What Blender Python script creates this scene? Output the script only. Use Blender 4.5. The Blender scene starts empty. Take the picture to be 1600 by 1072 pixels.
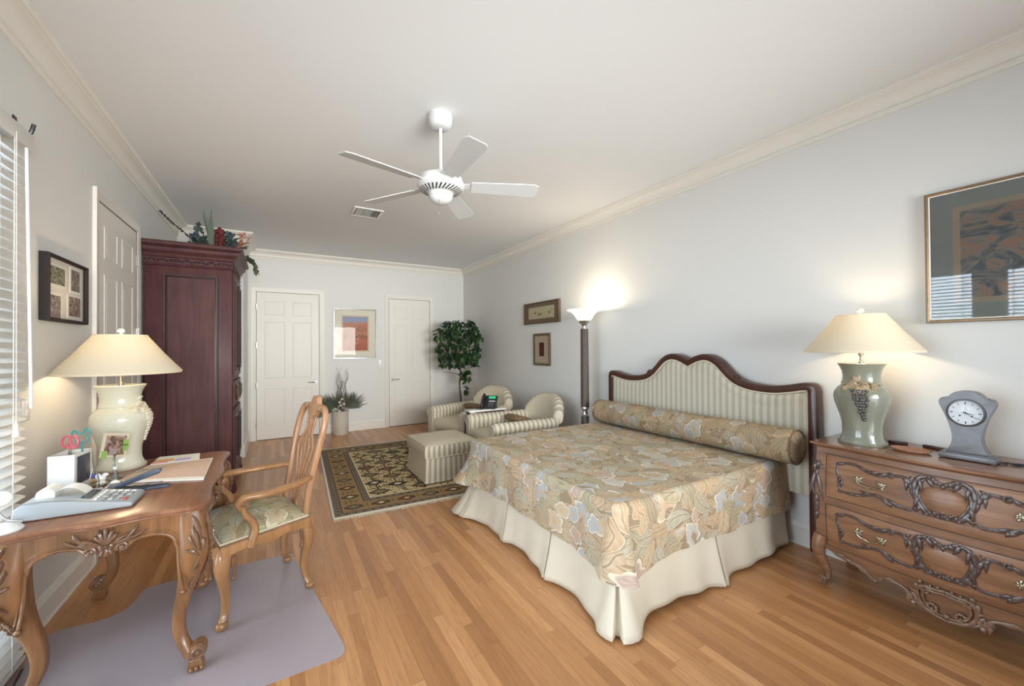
import bpy, bmesh, math, random
from mathutils import Vector, Matrix, noise as mnoise
from math import sin, cos, pi, radians

random.seed(7)
scene = bpy.context.scene
col = scene.collection

# ------------------------------------------------------------------ camera
cam_data = bpy.data.cameras.new('camera')
cam_data.sensor_width = 36.0
cam_data.lens = 626.14 / 1600 * 36
cam_data.clip_start = 0.02
cam = bpy.data.objects.new('camera', cam_data)
col.objects.link(cam)
YAW, PITCH, ROLL = 0.53392, 0.01004, -0.00725
fwd = Vector((sin(YAW) * cos(PITCH), cos(YAW) * cos(PITCH), sin(PITCH)))
rgt = Vector((cos(YAW), -sin(YAW), 0))
upv = rgt.cross(fwd)
r2 = rgt * cos(ROLL) + upv * sin(ROLL)
u2 = -rgt * sin(ROLL) + upv * cos(ROLL)
mw = Matrix((r2, u2, -fwd)).transposed().to_4x4()
mw.translation = Vector((0, 0, 1.5))
cam.matrix_world = mw
scene.camera = cam

# ------------------------------------------------------------------ view + world + daylight + rear fill
scene.view_settings.view_transform = 'Standard'
scene.view_settings.look = 'None'
scene.view_settings.gamma = 1.0
scene.view_settings.use_curve_mapping = False
scene.view_settings.exposure = -0.03
scene.cycles.max_bounces = 10
scene.cycles.diffuse_bounces = 6
scene.cycles.transparent_max_bounces = 24
scene.cycles.sample_clamp_indirect = 6.0
scene.cycles.caustics_reflective = False
scene.cycles.caustics_refractive = False

world = bpy.data.worlds.new('daylight')
scene.world = world
world.use_nodes = True
wn = world.node_tree.nodes
wn['Background'].inputs[0].default_value = (0.80, 0.90, 1.0, 1)
wn['Background'].inputs[1].default_value = 4.0


def area_light(name, loc, direction, sx, sy, power, color, spread=180):
    l = bpy.data.lights.new(name, 'AREA')
    l.shape = 'RECTANGLE'
    l.size, l.size_y = sx, sy
    l.energy = power
    l.color = color
    l.spread = radians(spread)
    o = bpy.data.objects.new(name, l)
    o.location = loc
    o.rotation_euler = Vector(direction).to_track_quat('-Z', 'Z').to_euler()
    col.objects.link(o)
    return o


DAY = (0.79, 0.905, 1.0)
REAR_FILL_COL = (1.0, 0.955, 0.885)
area_light('daylight_left', (-1.75, 1.45, 1.25), (1, 0.05, 0), 2.9, 2.3, 235, DAY)
area_light('rear_fill', (1.15, -2.0, 1.8), (0, 1, 0.03), 3.4, 1.1, 92, REAR_FILL_COL, 66)  # added fill beam from behind the camera, brightens the far end

# ------------------------------------------------------------------ room dimensions
XL, XR, YB, YR, ZC = -1.10, 3.41, 7.76, -1.60, 3.12
YJ, XJ = 6.72, -0.38          # the wall return behind the armoire

# ------------------------------------------------------------------ node helpers


class NT:
    def __init__(s, name):
        s.m = bpy.data.materials.new(name)
        s.m.use_nodes = True
        s.t = s.m.node_tree
        s.b = s.t.nodes['Principled BSDF']
        s.out = s.t.nodes['Material Output']

    def n(s, typ, **kw):
        nd = s.t.nodes.new(typ)
        for k, v in kw.items():
            setattr(nd, k, v)
        return nd

    def put(s, sock, v):
        if hasattr(v, 'is_output'):
            s.t.links.new(v, sock)
        elif v is not None:
            if isinstance(v, (tuple, list)) and len(v) == 3 and sock.type == 'RGBA':
                v = (*v, 1)
            sock.default_value = v

    def coord(s, kind='Object'):
        return s.n('ShaderNodeTexCoord').outputs[kind]

    def math(s, op, a, b=None, c=None, clamp=False):
        nd = s.n('ShaderNodeMath', operation=op)
        nd.use_clamp = clamp
        s.put(nd.inputs[0], a)
        if b is not None:
            s.put(nd.inputs[1], b)
        if c is not None:
            s.put(nd.inputs[2], c)
        return nd.outputs[0]

    def vmath(s, op, a, b=None, scale=None):
        nd = s.n('ShaderNodeVectorMath', operation=op)
        s.put(nd.inputs[0], a)
        if b is not None:
            s.put(nd.inputs[1], b)
        if scale is not None:
            s.put(nd.inputs['Scale'], scale)
        return nd.outputs[0] if op not in ('LENGTH', 'DISTANCE', 'DOT_PRODUCT') else nd.outputs[1]

    def sep(s, v):
        nd = s.n('ShaderNodeSeparateXYZ')
        s.put(nd.inputs[0], v)
        return nd.outputs[0], nd.outputs[1], nd.outputs[2]

    def comb(s, x=0.0, y=0.0, z=0.0):
        nd = s.n('ShaderNodeCombineXYZ')
        s.put(nd.inputs[0], x); s.put(nd.inputs[1], y); s.put(nd.inputs[2], z)
        return nd.outputs[0]

    def noise(s, v, scale=5.0, detail=3.0, rough=0.5, dist=0.0, out=0):
        nd = s.n('ShaderNodeTexNoise')
        s.put(nd.inputs['Vector'], v)
        nd.inputs['Scale'].default_value = scale
        nd.inputs['Detail'].default_value = detail
        nd.inputs['Roughness'].default_value = rough
        nd.inputs['Distortion'].default_value = dist
        return nd.outputs[out]

    def white(s, v, out='Value'):
        nd = s.n('ShaderNodeTexWhiteNoise')
        s.put(nd.inputs['Vector'], v)
        return nd.outputs[out]

    def voro(s, v, scale=5.0, feature='F1', out='Distance', rnd=1.0):
        nd = s.n('ShaderNodeTexVoronoi', feature=feature)
        s.put(nd.inputs['Vector'], v)
        nd.inputs['Scale'].default_value = scale
        nd.inputs['Randomness'].default_value = rnd
        return nd.outputs[out]

    def ramp(s, f, stops, interp='LINEAR'):
        nd = s.n('ShaderNodeValToRGB')
        s.put(nd.inputs[0], f)
        cr = nd.color_ramp
        cr.interpolation = interp
        while len(cr.elements) < len(stops):
            cr.elements.new(0.5)
        for e, (p, c) in zip(cr.elements, stops):
            e.position = p
            e.color = (*c, 1) if len(c) == 3 else c
        return nd.outputs[0]

    def mix(s, f, a, b, blend='MIX'):
        nd = s.n('ShaderNodeMix', data_type='RGBA', blend_type=blend)
        s.put(nd.inputs[0], f)
        s.put(nd.inputs[6], a)
        s.put(nd.inputs[7], b)
        return nd.outputs[2]

    def map(s, v, scale=(1, 1, 1), loc=(0, 0, 0), rot=(0, 0, 0)):
        nd = s.n('ShaderNodeMapping')
        s.put(nd.inputs[0], v)
        nd.inputs['Scale'].default_value = scale
        nd.inputs['Location'].default_value = loc
        nd.inputs['Rotation'].default_value = rot
        return nd.outputs[0]

    def bump(s, h, strength=0.2, dist=0.002):
        nd = s.n('ShaderNodeBump')
        s.put(nd.inputs['Height'], h)
        nd.inputs['Strength'].default_value = strength
        nd.inputs['Distance'].default_value = dist
        s.t.links.new(nd.outputs[0], s.b.inputs['Normal'])

    def fin(s, color=None, rough=0.5, metal=0.0, spec=None, coat=None, **kw):
        s.put(s.b.inputs['Base Color'], color)
        s.put(s.b.inputs['Roughness'], rough)
        s.put(s.b.inputs['Metallic'], metal)
        if spec is not None:
            s.put(s.b.inputs['Specular IOR Level'], spec)
        if coat is not None:
            s.put(s.b.inputs['Coat Weight'], coat)
            s.b.inputs['Coat Roughness'].default_value = 0.12
        for k, v in kw.items():
            s.put(s.b.inputs[k.replace('_', ' ')], v)
        return s.m


def plain(name, c, rough=0.5, metal=0.0, var=0.06, scale=9.0, **kw):
    s = NT(name)
    f = s.noise(s.coord(), scale, 4)
    lo = tuple(max(0, x * (1 - var)) for x in c)
    hi = tuple(min(1, x * (1 + var)) for x in c)
    return s.fin(s.mix(f, lo, hi), rough, metal, **kw)


def wood(name, dark, light, axis=0, rough=0.33, scale=1.0, coat=0.25, fig=0.5, spec=0.4):
    s = NT(name)
    c = s.coord()
    st = [22.0, 22.0, 22.0]
    st[axis] = 1.6
    g = s.noise(s.map(c, tuple(x * scale for x in st)), 1.0, 6, 0.6, 0.8)
    st2 = [130.0, 130.0, 130.0]
    st2[axis] = 5
    fi = s.noise(s.map(c, tuple(x * scale for x in st2)), 1.0, 3, 0.6)
    big = s.noise(c, 4.0 * scale, 2)
    f = s.math('ADD', s.math('MULTIPLY', g, 0.62), s.math('ADD', s.math('MULTIPLY', fi, 0.2), s.math('MULTIPLY', big, fig * 0.4)))
    colr = s.ramp(f, [(0.30, dark), (0.72, light)])
    s.bump(fi, 0.08, 0.001)
    return s.fin(colr, rough, coat=coat, spec=spec)


MAT = {}


def mk_materials():
    M = MAT
    # painted walls and ceiling
    def paint(name, c, rough=0.6, b=0.03):
        s = NT(name)
        co = s.coord()
        f = s.noise(co, 1.3, 3)
        s.bump(s.noise(co, 260, 2), b, 0.0006)
        lo = tuple(x * 0.985 for x in c)
        return s.fin(s.mix(f, lo, c), rough, spec=0.3)
    M['wall'] = paint('wall_paint', (0.722, 0.722, 0.705))
    M['ceiling'] = paint('ceiling_paint', (0.78, 0.79, 0.80), 0.8)
    M['trim'] = paint('trim_paint', (0.78, 0.757, 0.71), 0.4, 0.0)
    M['white'] = plain('white_paint', (0.82, 0.82, 0.80), 0.35, var=0.02)
    M['fan_white'] = plain('fan_enamel', (0.60, 0.61, 0.615), 0.45, var=0.02)
    M['white_plastic'] = plain('white_plastic', (0.80, 0.81, 0.80), 0.3, var=0.02)
    M['offwhite'] = plain('offwhite_paper', (0.80, 0.78, 0.73), 0.7, var=0.03)
    M['black'] = plain('black_plastic', (0.018, 0.018, 0.02), 0.35)
    M['darkgap'] = plain('dark_recess', (0.02, 0.016, 0.014), 0.8)
    M['steel'] = plain('brushed_steel', (0.55, 0.54, 0.52), 0.3, 1.0)
    M['chrome'] = plain('chrome', (0.78, 0.78, 0.78), 0.12, 1.0)
    M['brass'] = plain('aged_brass', (0.36, 0.325, 0.23), 0.33, 1.0, 0.2, 60)
    # oak strip floor, boards along y
    s = NT('oak_strip_floor')
    x, y, z = s.sep(s.coord())
    W = 0.058
    row = s.math('FLOOR', s.math('DIVIDE', x, W))
    off = s.white(s.comb(row, 3.1, 0.0))
    ln = s.math('ADD', 0.55, s.math('MULTIPLY', s.white(s.comb(row, 9.7, 0.0)), 0.75))
    v = s.math('ADD', s.math('DIVIDE', y, ln), s.math('MULTIPLY', off, 17.0))
    brd = s.math('FLOOR', v)
    rnd = s.white(s.comb(row, brd, 0.0))
    rnd2 = s.white(s.comb(row, brd, 5.0))
    base = s.ramp(rnd, [(0.0, (0.372, 0.163, 0.061)), (0.3, (0.478, 0.222, 0.086)), (0.7, (0.555, 0.269, 0.109)), (1.0, (0.649, 0.336, 0.147))])
    gv = s.comb(s.math('MULTIPLY', x, 60.0), s.math('MULTIPLY', y, 3.2), s.math('MULTIPLY', rnd2, 60.0))
    g = s.noise(gv, 1.0, 5, 0.6, 1.4)
    fine = s.noise(s.comb(s.math('MULTIPLY', x, 420.0), s.math('MULTIPLY', y, 14.0), s.math('MULTIPLY', rnd2, 30.0)), 1.0, 2)
    c1 = s.mix(s.math('MULTIPLY', s.ramp(g, [(0.42, (0, 0, 0)), (0.68, (1, 1, 1))]), 0.42), base, (0.25, 0.105, 0.04))
    c1 = s.mix(s.math('MULTIPLY', s.ramp(fine, [(0.5, (0, 0, 0)), (0.75, (1, 1, 1))]), 0.22), c1, (0.60, 0.36, 0.18))
    fx = s.math('FRACT', s.math('DIVIDE', x, W))
    ex = s.math('MINIMUM', fx, s.math('SUBTRACT', 1.0, fx))
    fy = s.math('MULTIPLY', s.math('FRACT', v), ln)
    gap = s.math('MAXIMUM', s.math('LESS_THAN', ex, 0.012), s.math('LESS_THAN', fy, 0.0022))
    c2 = s.mix(s.math('MULTIPLY', gap, 0.55), c1, (0.13, 0.055, 0.02))
    s.bump(s.math('SUBTRACT', s.math('MULTIPLY', g, 0.25), gap), 0.12, 0.0012)
    M['floor'] = s.fin(c2, s.math('ADD', 0.26, s.math('MULTIPLY', g, 0.14)), coat=0.12)
    # woods
    M['walnut'] = wood('walnut_carcass', (0.093, 0.044, 0.024), (0.323, 0.161, 0.084), 1, 0.38, coat=0.12)
    M['walnut_top'] = wood('walnut_top', (0.115, 0.049, 0.027), (0.304, 0.142, 0.074), 1, 0.22, coat=0.5)
    M['walnut_drawer'] = wood('walnut_drawer_front', (0.119, 0.053, 0.027), (0.364, 0.185, 0.095), 1, 0.38, coat=0.12)
    M['carving'] = plain('dark_stained_carving', (0.075, 0.045, 0.037), 0.28, var=0.5, scale=40, coat=0.3)
    M['carving_mid'] = plain('stained_carving', (0.169, 0.092, 0.054), 0.28, var=0.5, scale=30, coat=0.3)
    M['desk_wood'] = wood('desk_walnut', (0.040, 0.016, 0.008), (0.275, 0.135, 0.060), 2, 0.27, fig=1.0)
    M['desk_top'] = wood('desk_top_walnut', (0.128, 0.051, 0.027), (0.338, 0.155, 0.081), 1, 0.34, coat=0.12)
    M['chair_wood'] = wood('honey_walnut', (0.132, 0.060, 0.024), (0.384, 0.202, 0.091), 2, 0.28, fig=0.9)
    M['chair_back_wood'] = wood('pale_honey_walnut', (0.24, 0.115, 0.055), (0.46, 0.265, 0.145), 2, 0.35)
    M['mahogany'] = wood('mahogany', (0.034, 0.012, 0.009), (0.088, 0.032, 0.021), 2, 0.3)
    M['cherry'] = wood('dark_cherry', (0.038, 0.014, 0.015), (0.102, 0.041, 0.043), 2, 0.5, coat=0.02, fig=0.9, spec=0.22)
    M['cherry_dark'] = plain('dark_cherry_groove', (0.035, 0.012, 0.012), 0.4)
    # fabrics
    def floral(name, tint=(1, 1, 1), sc=1.0):
        s = NT(name)
        uv = s.coord('UV')
        wob = s.vmath('SCALE', s.vmath('SUBTRACT', s.noise(uv, 7.0 * sc, 2, out=1), (0.5, 0.5, 0.5)), scale=0.07 / sc)
        p = s.vmath('ADD', uv, wob)
        CREAM, DARK = (0.47, 0.41, 0.30), (0.12, 0.092, 0.068)

        def cell(scale, off, rnd):
            q = s.map(p, (1, 1, 1), off)
            pos = s.voro(q, scale, 'F1', 'Position', rnd)
            r_, g_, b_ = s.sep(s.voro(q, scale, 'F1', 'Color', rnd))
            dx, dy, _ = s.sep(s.vmath('SCALE', s.vmath('SUBTRACT', q, pos), scale=scale))
            return dx, dy, r_, g_, b_

        def leaves(under, scale, off, L, W, stops, keep=0.0):
            dx, dy, r_, g_, b_ = cell(scale, off, 0.85)
            ang = s.math('MULTIPLY', g_, 6.283)
            co, si = s.math('COSINE', ang), s.math('SINE', ang)
            x = s.math('ADD', s.math('MULTIPLY', dx, co), s.math('MULTIPLY', dy, si))
            y = s.math('SUBTRACT', s.math('MULTIPLY', dy, co), s.math('MULTIPLY', dx, si))
            bend = s.math('MULTIPLY', s.math('SUBTRACT', b_, 0.5), 1.3)
            y = s.math('ADD', y, s.math('MULTIPLY', bend, s.math('MULTIPLY', x, x)))
            a = s.math('DIVIDE', x, L)
            b = s.math('ABSOLUTE', s.math('DIVIDE', y, W))
            f = s.math('SUBTRACT', s.math('SUBTRACT', 1.0, s.math('MULTIPLY', a, a)), b)
            c = s.ramp(r_, stops, 'CONSTANT')
            vein = s.math('SINE', s.math('ADD', s.math('MULTIPLY', a, 15.0), s.math('MULTIPLY', b, -7.0)))
            c = s.mix(s.math('MULTIPLY', s.math('ADD', vein, 1.0), 0.13), c, DARK)
            c = s.mix(s.ramp(f, [(0.0, (0.0,) * 3), (1.0, (0.45,) * 3)]), c, CREAM)
            c = s.mix(s.ramp(b, [(0.03, (0.7,) * 3), (0.08, (0, 0, 0))]), c, DARK)
            c = s.mix(s.ramp(f, [(0.06, (0.85,) * 3), (0.17, (0.5,) * 3), (0.24, (0, 0, 0))]), c, CREAM)
            c = s.mix(s.ramp(f, [(0.045, (0.9,) * 3), (0.075, (0, 0, 0))]), c, DARK)
            m_ = s.math('GREATER_THAN', f, 0.0)
            if keep:
                m_ = s.math('MULTIPLY', m_, s.math('GREATER_THAN', b_, keep))
            return s.mix(m_, under, c)

        def flowers(under, scale, off, R, stops, keep):
            dx, dy, r_, g_, b_ = cell(scale, off, 0.9)
            rr = s.math('SQRT', s.math('ADD', s.math('MULTIPLY', dx, dx), s.math('MULTIPLY', dy, dy)))
            th = s.math('ADD', s.math('ARCTAN2', dy, dx), s.math('MULTIPLY', g_, 6.28))
            rad = s.math('MULTIPLY', R, s.math('ADD', 0.74, s.math('MULTIPLY', 0.26, s.math('ABSOLUTE', s.math('SINE', s.math('MULTIPLY', th, 2.5))))))
            t = s.math('DIVIDE', rr, rad)
            c = s.ramp(r_, stops, 'CONSTANT')
            ringw = s.math('SINE', s.math('MULTIPLY', t, 13.0))
            ray = s.math('SINE', s.math('MULTIPLY', th, 15.0))
            c = s.mix(s.math('MULTIPLY', s.math('ADD', s.math('MULTIPLY', ringw, ray), 1.0), 0.16), c, DARK)
            c = s.mix(s.ramp(t, [(0.12, (0.8,) * 3), (0.32, (0, 0, 0))]), c, (0.42, 0.28, 0.16))
            c = s.mix(s.ramp(t, [(0.74, (0, 0, 0)), (0.82, (0.8,) * 3), (0.92, (0.8,) * 3)]), c, (0.55, 0.51, 0.42))
            c = s.mix(s.ramp(t, [(0.93, (0, 0, 0)), (0.96, (0.9,) * 3)]), c, DARK)
            m_ = s.math('MULTIPLY', s.math('LESS_THAN', t, 1.0), s.math('GREATER_THAN', b_, keep))
            return s.mix(m_, under, c)

        pal = [(0.0, (0.30, 0.205, 0.125)), (0.16, (0.225, 0.215, 0.145)), (0.30, (0.37, 0.25, 0.15)), (0.46, (0.26, 0.255, 0.205)),
               (0.60, (0.35, 0.27, 0.18)), (0.74, (0.195, 0.15, 0.105)), (0.87, (0.31, 0.265, 0.18))]
        pal2 = [(0.0, (0.30, 0.31, 0.27)), (0.2, (0.36, 0.27, 0.18)), (0.4, (0.25, 0.26, 0.20)), (0.6, (0.40, 0.29, 0.19)), (0.8, (0.29, 0.24, 0.17))]
        palf = [(0.0, (0.34, 0.37, 0.40)), (0.28, (0.40, 0.31, 0.27)), (0.5, (0.40, 0.41, 0.40)), (0.72, (0.45, 0.37, 0.27)), (0.88, (0.33, 0.36, 0.38))]
        g0 = s.noise(p, 16 * sc, 3)
        c = s.mix(g0, (0.17, 0.13, 0.085), (0.26, 0.205, 0.135))
        c = leaves(c, 11.0 * sc, (0, 0, 0), 0.66, 0.27, pal)
        c = leaves(c, 10.0 * sc, (3.3, 7.1, 0), 0.70, 0.30, pal)
        c = leaves(c, 8.2 * sc, (9.4, 2.2, 0), 0.70, 0.31, pal2)
        c = flowers(c, 6.2 * sc, (5.2, 1.7, 0), 0.48, palf, 0.5)
        c = leaves(c, 7.0 * sc, (1.9, 8.8, 0), 0.68, 0.26, pal, 0.35)
        c = flowers(c, 7.5 * sc, (2.2, 6.7, 0), 0.36, palf, 0.74)
        fine = s.noise(uv, 240, 2)
        c = s.mix(s.math('MULTIPLY', fine, 0.22), c, (0.34, 0.28, 0.20))
        c = s.mix(1.0, c, tint, 'MULTIPLY')
        s.bump(fine, 0.15, 0.001)
        return s.fin(c, 0.75, spec=0.2)
    M['floral'] = floral('floral_tapestry', (1.25, 1.21, 1.17), 0.72)
    M['floral_dark'] = floral('floral_tapestry_bolster', (0.95, 0.87, 0.78), 0.85)
    M['floral_seat'] = floral('floral_tapestry_seat', (1.1, 1.14, 1.06), 0.95)
    def stripes(name, c1, c2, per, axis=0, soft=0.06):
        s = NT(name)
        x, y, z = s.sep(s.coord('UV'))
        t = s.math('FRACT', s.math('DIVIDE', (x, y)[axis], per))
        f = s.ramp(t, [(0.0, (1, 1, 1)), (0.5 - soft, (1, 1, 1)), (0.5 + soft, (0, 0, 0)), (0.97, (0, 0, 0)), (1.0, (1, 1, 1))])
        fine = s.noise(s.coord('UV'), 260, 2)
        c = s.mix(f, c2, c1)
        c = s.mix(s.math('MULTIPLY', fine, 0.15), c, (0.5, 0.46, 0.38))
        s.bump(fine, 0.12, 0.0008)
        return s.fin(c, 0.7, spec=0.2)
    M['stripe'] = stripes('stripe_satin', (0.63, 0.565, 0.445), (0.345, 0.32, 0.25), 0.062)
    M['stripe_head'] = stripes('stripe_headboard', (0.56, 0.52, 0.425), (0.41, 0.38, 0.31), 0.056)
    M['seat_plain'] = plain('cream_seat_weave', (0.573, 0.512, 0.390), 0.8, var=0.08, scale=60)
    s = NT('cream_sateen')
    f = s.noise(s.map(s.coord(), (8, 8, 1.2)), 1.0, 3)
    M['skirt'] = s.fin(s.mix(f, (0.60, 0.545, 0.435), (0.66, 0.60, 0.485)), 0.5, spec=0.3)
    M['brown_cushion'] = floral('brown_floral_cushion', (0.62, 0.48, 0.38), 2.0)
    M['rug_base'] = plain('rug_field_cream', (0.559, 0.448, 0.254), 0.95, var=0.12, scale=120, spec=0.1)
    M['rug_dark'] = plain('rug_dark_wool', (0.058, 0.043, 0.034), 0.95, var=0.25, scale=90, spec=0.1)
    M['rug_brown'] = plain('rug_border_tan', (0.299, 0.202, 0.098), 0.95, var=0.2, scale=90, spec=0.1)
    M['rug_grey'] = plain('rug_guard_grey', (0.176, 0.143, 0.114), 0.95, var=0.25, scale=90, spec=0.1)
    M['rug_red'] = plain('rug_rust_wool', (0.208, 0.072, 0.042), 0.95, var=0.2, scale=90, spec=0.1)
    M['rug_olive'] = plain('rug_olive_wool', (0.156, 0.124, 0.055), 0.95, var=0.2, scale=90, spec=0.1)
    M['rug_light'] = plain('rug_ivory', (0.715, 0.611, 0.429), 0.95, var=0.1, scale=90, spec=0.1)
    M['fringe'] = plain('rug_fringe_cotton', (0.66, 0.60, 0.48), 0.9, var=0.08, scale=60)
    # lamps
    s = NT('lampshade_linen')
    fine = s.noise(s.map(s.coord(), (300, 300, 90)), 1.0, 2)
    M['shade'] = s.fin(s.mix(fine, (0.66, 0.615, 0.51), (0.71, 0.66, 0.55)), 0.8, spec=0.1)
    tr = s.n('ShaderNodeBsdfTranslucent')
    tr.inputs[0].default_value = (0.95, 0.88, 0.72, 1)
    mx = s.n('ShaderNodeMixShader')
    mx.inputs[0].default_value = 0.26
    s.t.links.new(s.b.outputs[0], mx.inputs[1]); s.t.links.new(tr.outputs[0], mx.inputs[2])
    s.t.links.new(mx.outputs[0], s.out.inputs[0])
    def glaze(name, lo, hi):
        s = NT(name)
        c = s.coord()
        f = s.noise(c, 7, 4)
        cr = s.voro(s.vmath('ADD', c, s.vmath('SCALE', s.noise(c, 20, 2, out=1), scale=0.03)), 60, 'DISTANCE_TO_EDGE')
        k = s.math('MULTIPLY', s.math('LESS_THAN', cr, 0.02), 0.18)
        return s.fin(s.mix(k, s.mix(f, lo, hi), (0.2, 0.19, 0.15)), 0.12, coat=0.6)
    M['celadon'] = glaze('celadon_glaze', (0.185, 0.195, 0.150), (0.245, 0.255, 0.20))
    M['celadon_pale'] = glaze('pale_celadon_glaze', (0.55, 0.545, 0.44), (0.63, 0.62, 0.52))
    M['relief_tan'] = plain('tan_leaf_relief', (0.36, 0.28, 0.18), 0.4, var=0.3, scale=60)
    M['relief_grape'] = plain('grey_grape_relief', (0.085, 0.078, 0.070), 0.35, var=0.4, scale=90)
    M['relief_cream'] = plain('cream_grape_relief', (0.60, 0.56, 0.45), 0.35, var=0.15, scale=60)
    M['crystal'] = plain('frosted_finial', (0.75, 0.71, 0.64), 0.15, var=0.05)
    s = NT('lit_frosted_glass')
    M['glow_glass'] = s.fin((0.95, 0.92, 0.85), 0.4, Emission_Color=(1.0, 0.90, 0.74, 1), Emission_Strength=1.05)
    s = NT('lit_bulb')
    M['bulb'] = s.fin((0.9, 0.9, 0.85), 0.4, Emission_Color=(1.0, 0.82, 0.58, 1), Emission_Strength=6.0)
    # glass pane (thin): clear, with a fresnel sheen
    def pane(name, tint=(1, 1, 1), boost=1.0):
        s = NT(name)
        t = s.n('ShaderNodeBsdfTransparent'); t.inputs[0].default_value = (*tint, 1)
        g = s.n('ShaderNodeBsdfGlossy'); g.inputs['Roughness'].default_value = 0.02
        fr = s.n('ShaderNodeFresnel'); fr.inputs[0].default_value = 1.5
        f = s.math('MULTIPLY', fr.outputs[0], boost, clamp=True)
        mx = s.n('ShaderNodeMixShader')
        s.t.links.new(f, mx.inputs[0])
        s.t.links.new(t.outputs[0], mx.inputs[1]); s.t.links.new(g.outputs[0], mx.inputs[2])
        s.t.links.new(mx.outputs[0], s.out.inputs[0])
        s.fin((0.9, 0.9, 0.9), 0.05)
        return s.m
    M['pane'] = pane('window_glass', (0.97, 0.99, 1.0))
    M['picture_glass'] = pane('picture_glass', (1, 1, 1), 1.7)
    M['clear_glazing'] = pane('clear_glazing', (1, 1, 1), 0.3)
    # vinyl chair mat
    s = NT('clear_vinyl_mat')
    f = s.noise(s.coord(), 5, 4)
    s.fin(s.mix(f, (0.44, 0.375, 0.40), (0.50, 0.43, 0.455)), 0.3, spec=0.5)
    t = s.n('ShaderNodeBsdfTransparent'); t.inputs[0].default_value = (0.88, 0.86, 0.90, 1)
    mx = s.n('ShaderNodeMixShader'); mx.inputs[0].default_value = 0.82
    s.t.links.new(t.outputs[0], mx.inputs[1]); s.t.links.new(s.b.outputs[0], mx.inputs[2])
    s.t.links.new(mx.outputs[0], s.out.inputs[0])
    s.bump(s.noise(s.coord(), 900, 1), 0.05, 0.0004)
    M['vinyl'] = s.m


mk_materials()

# ------------------------------------------------------------------ mesh helpers


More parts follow.
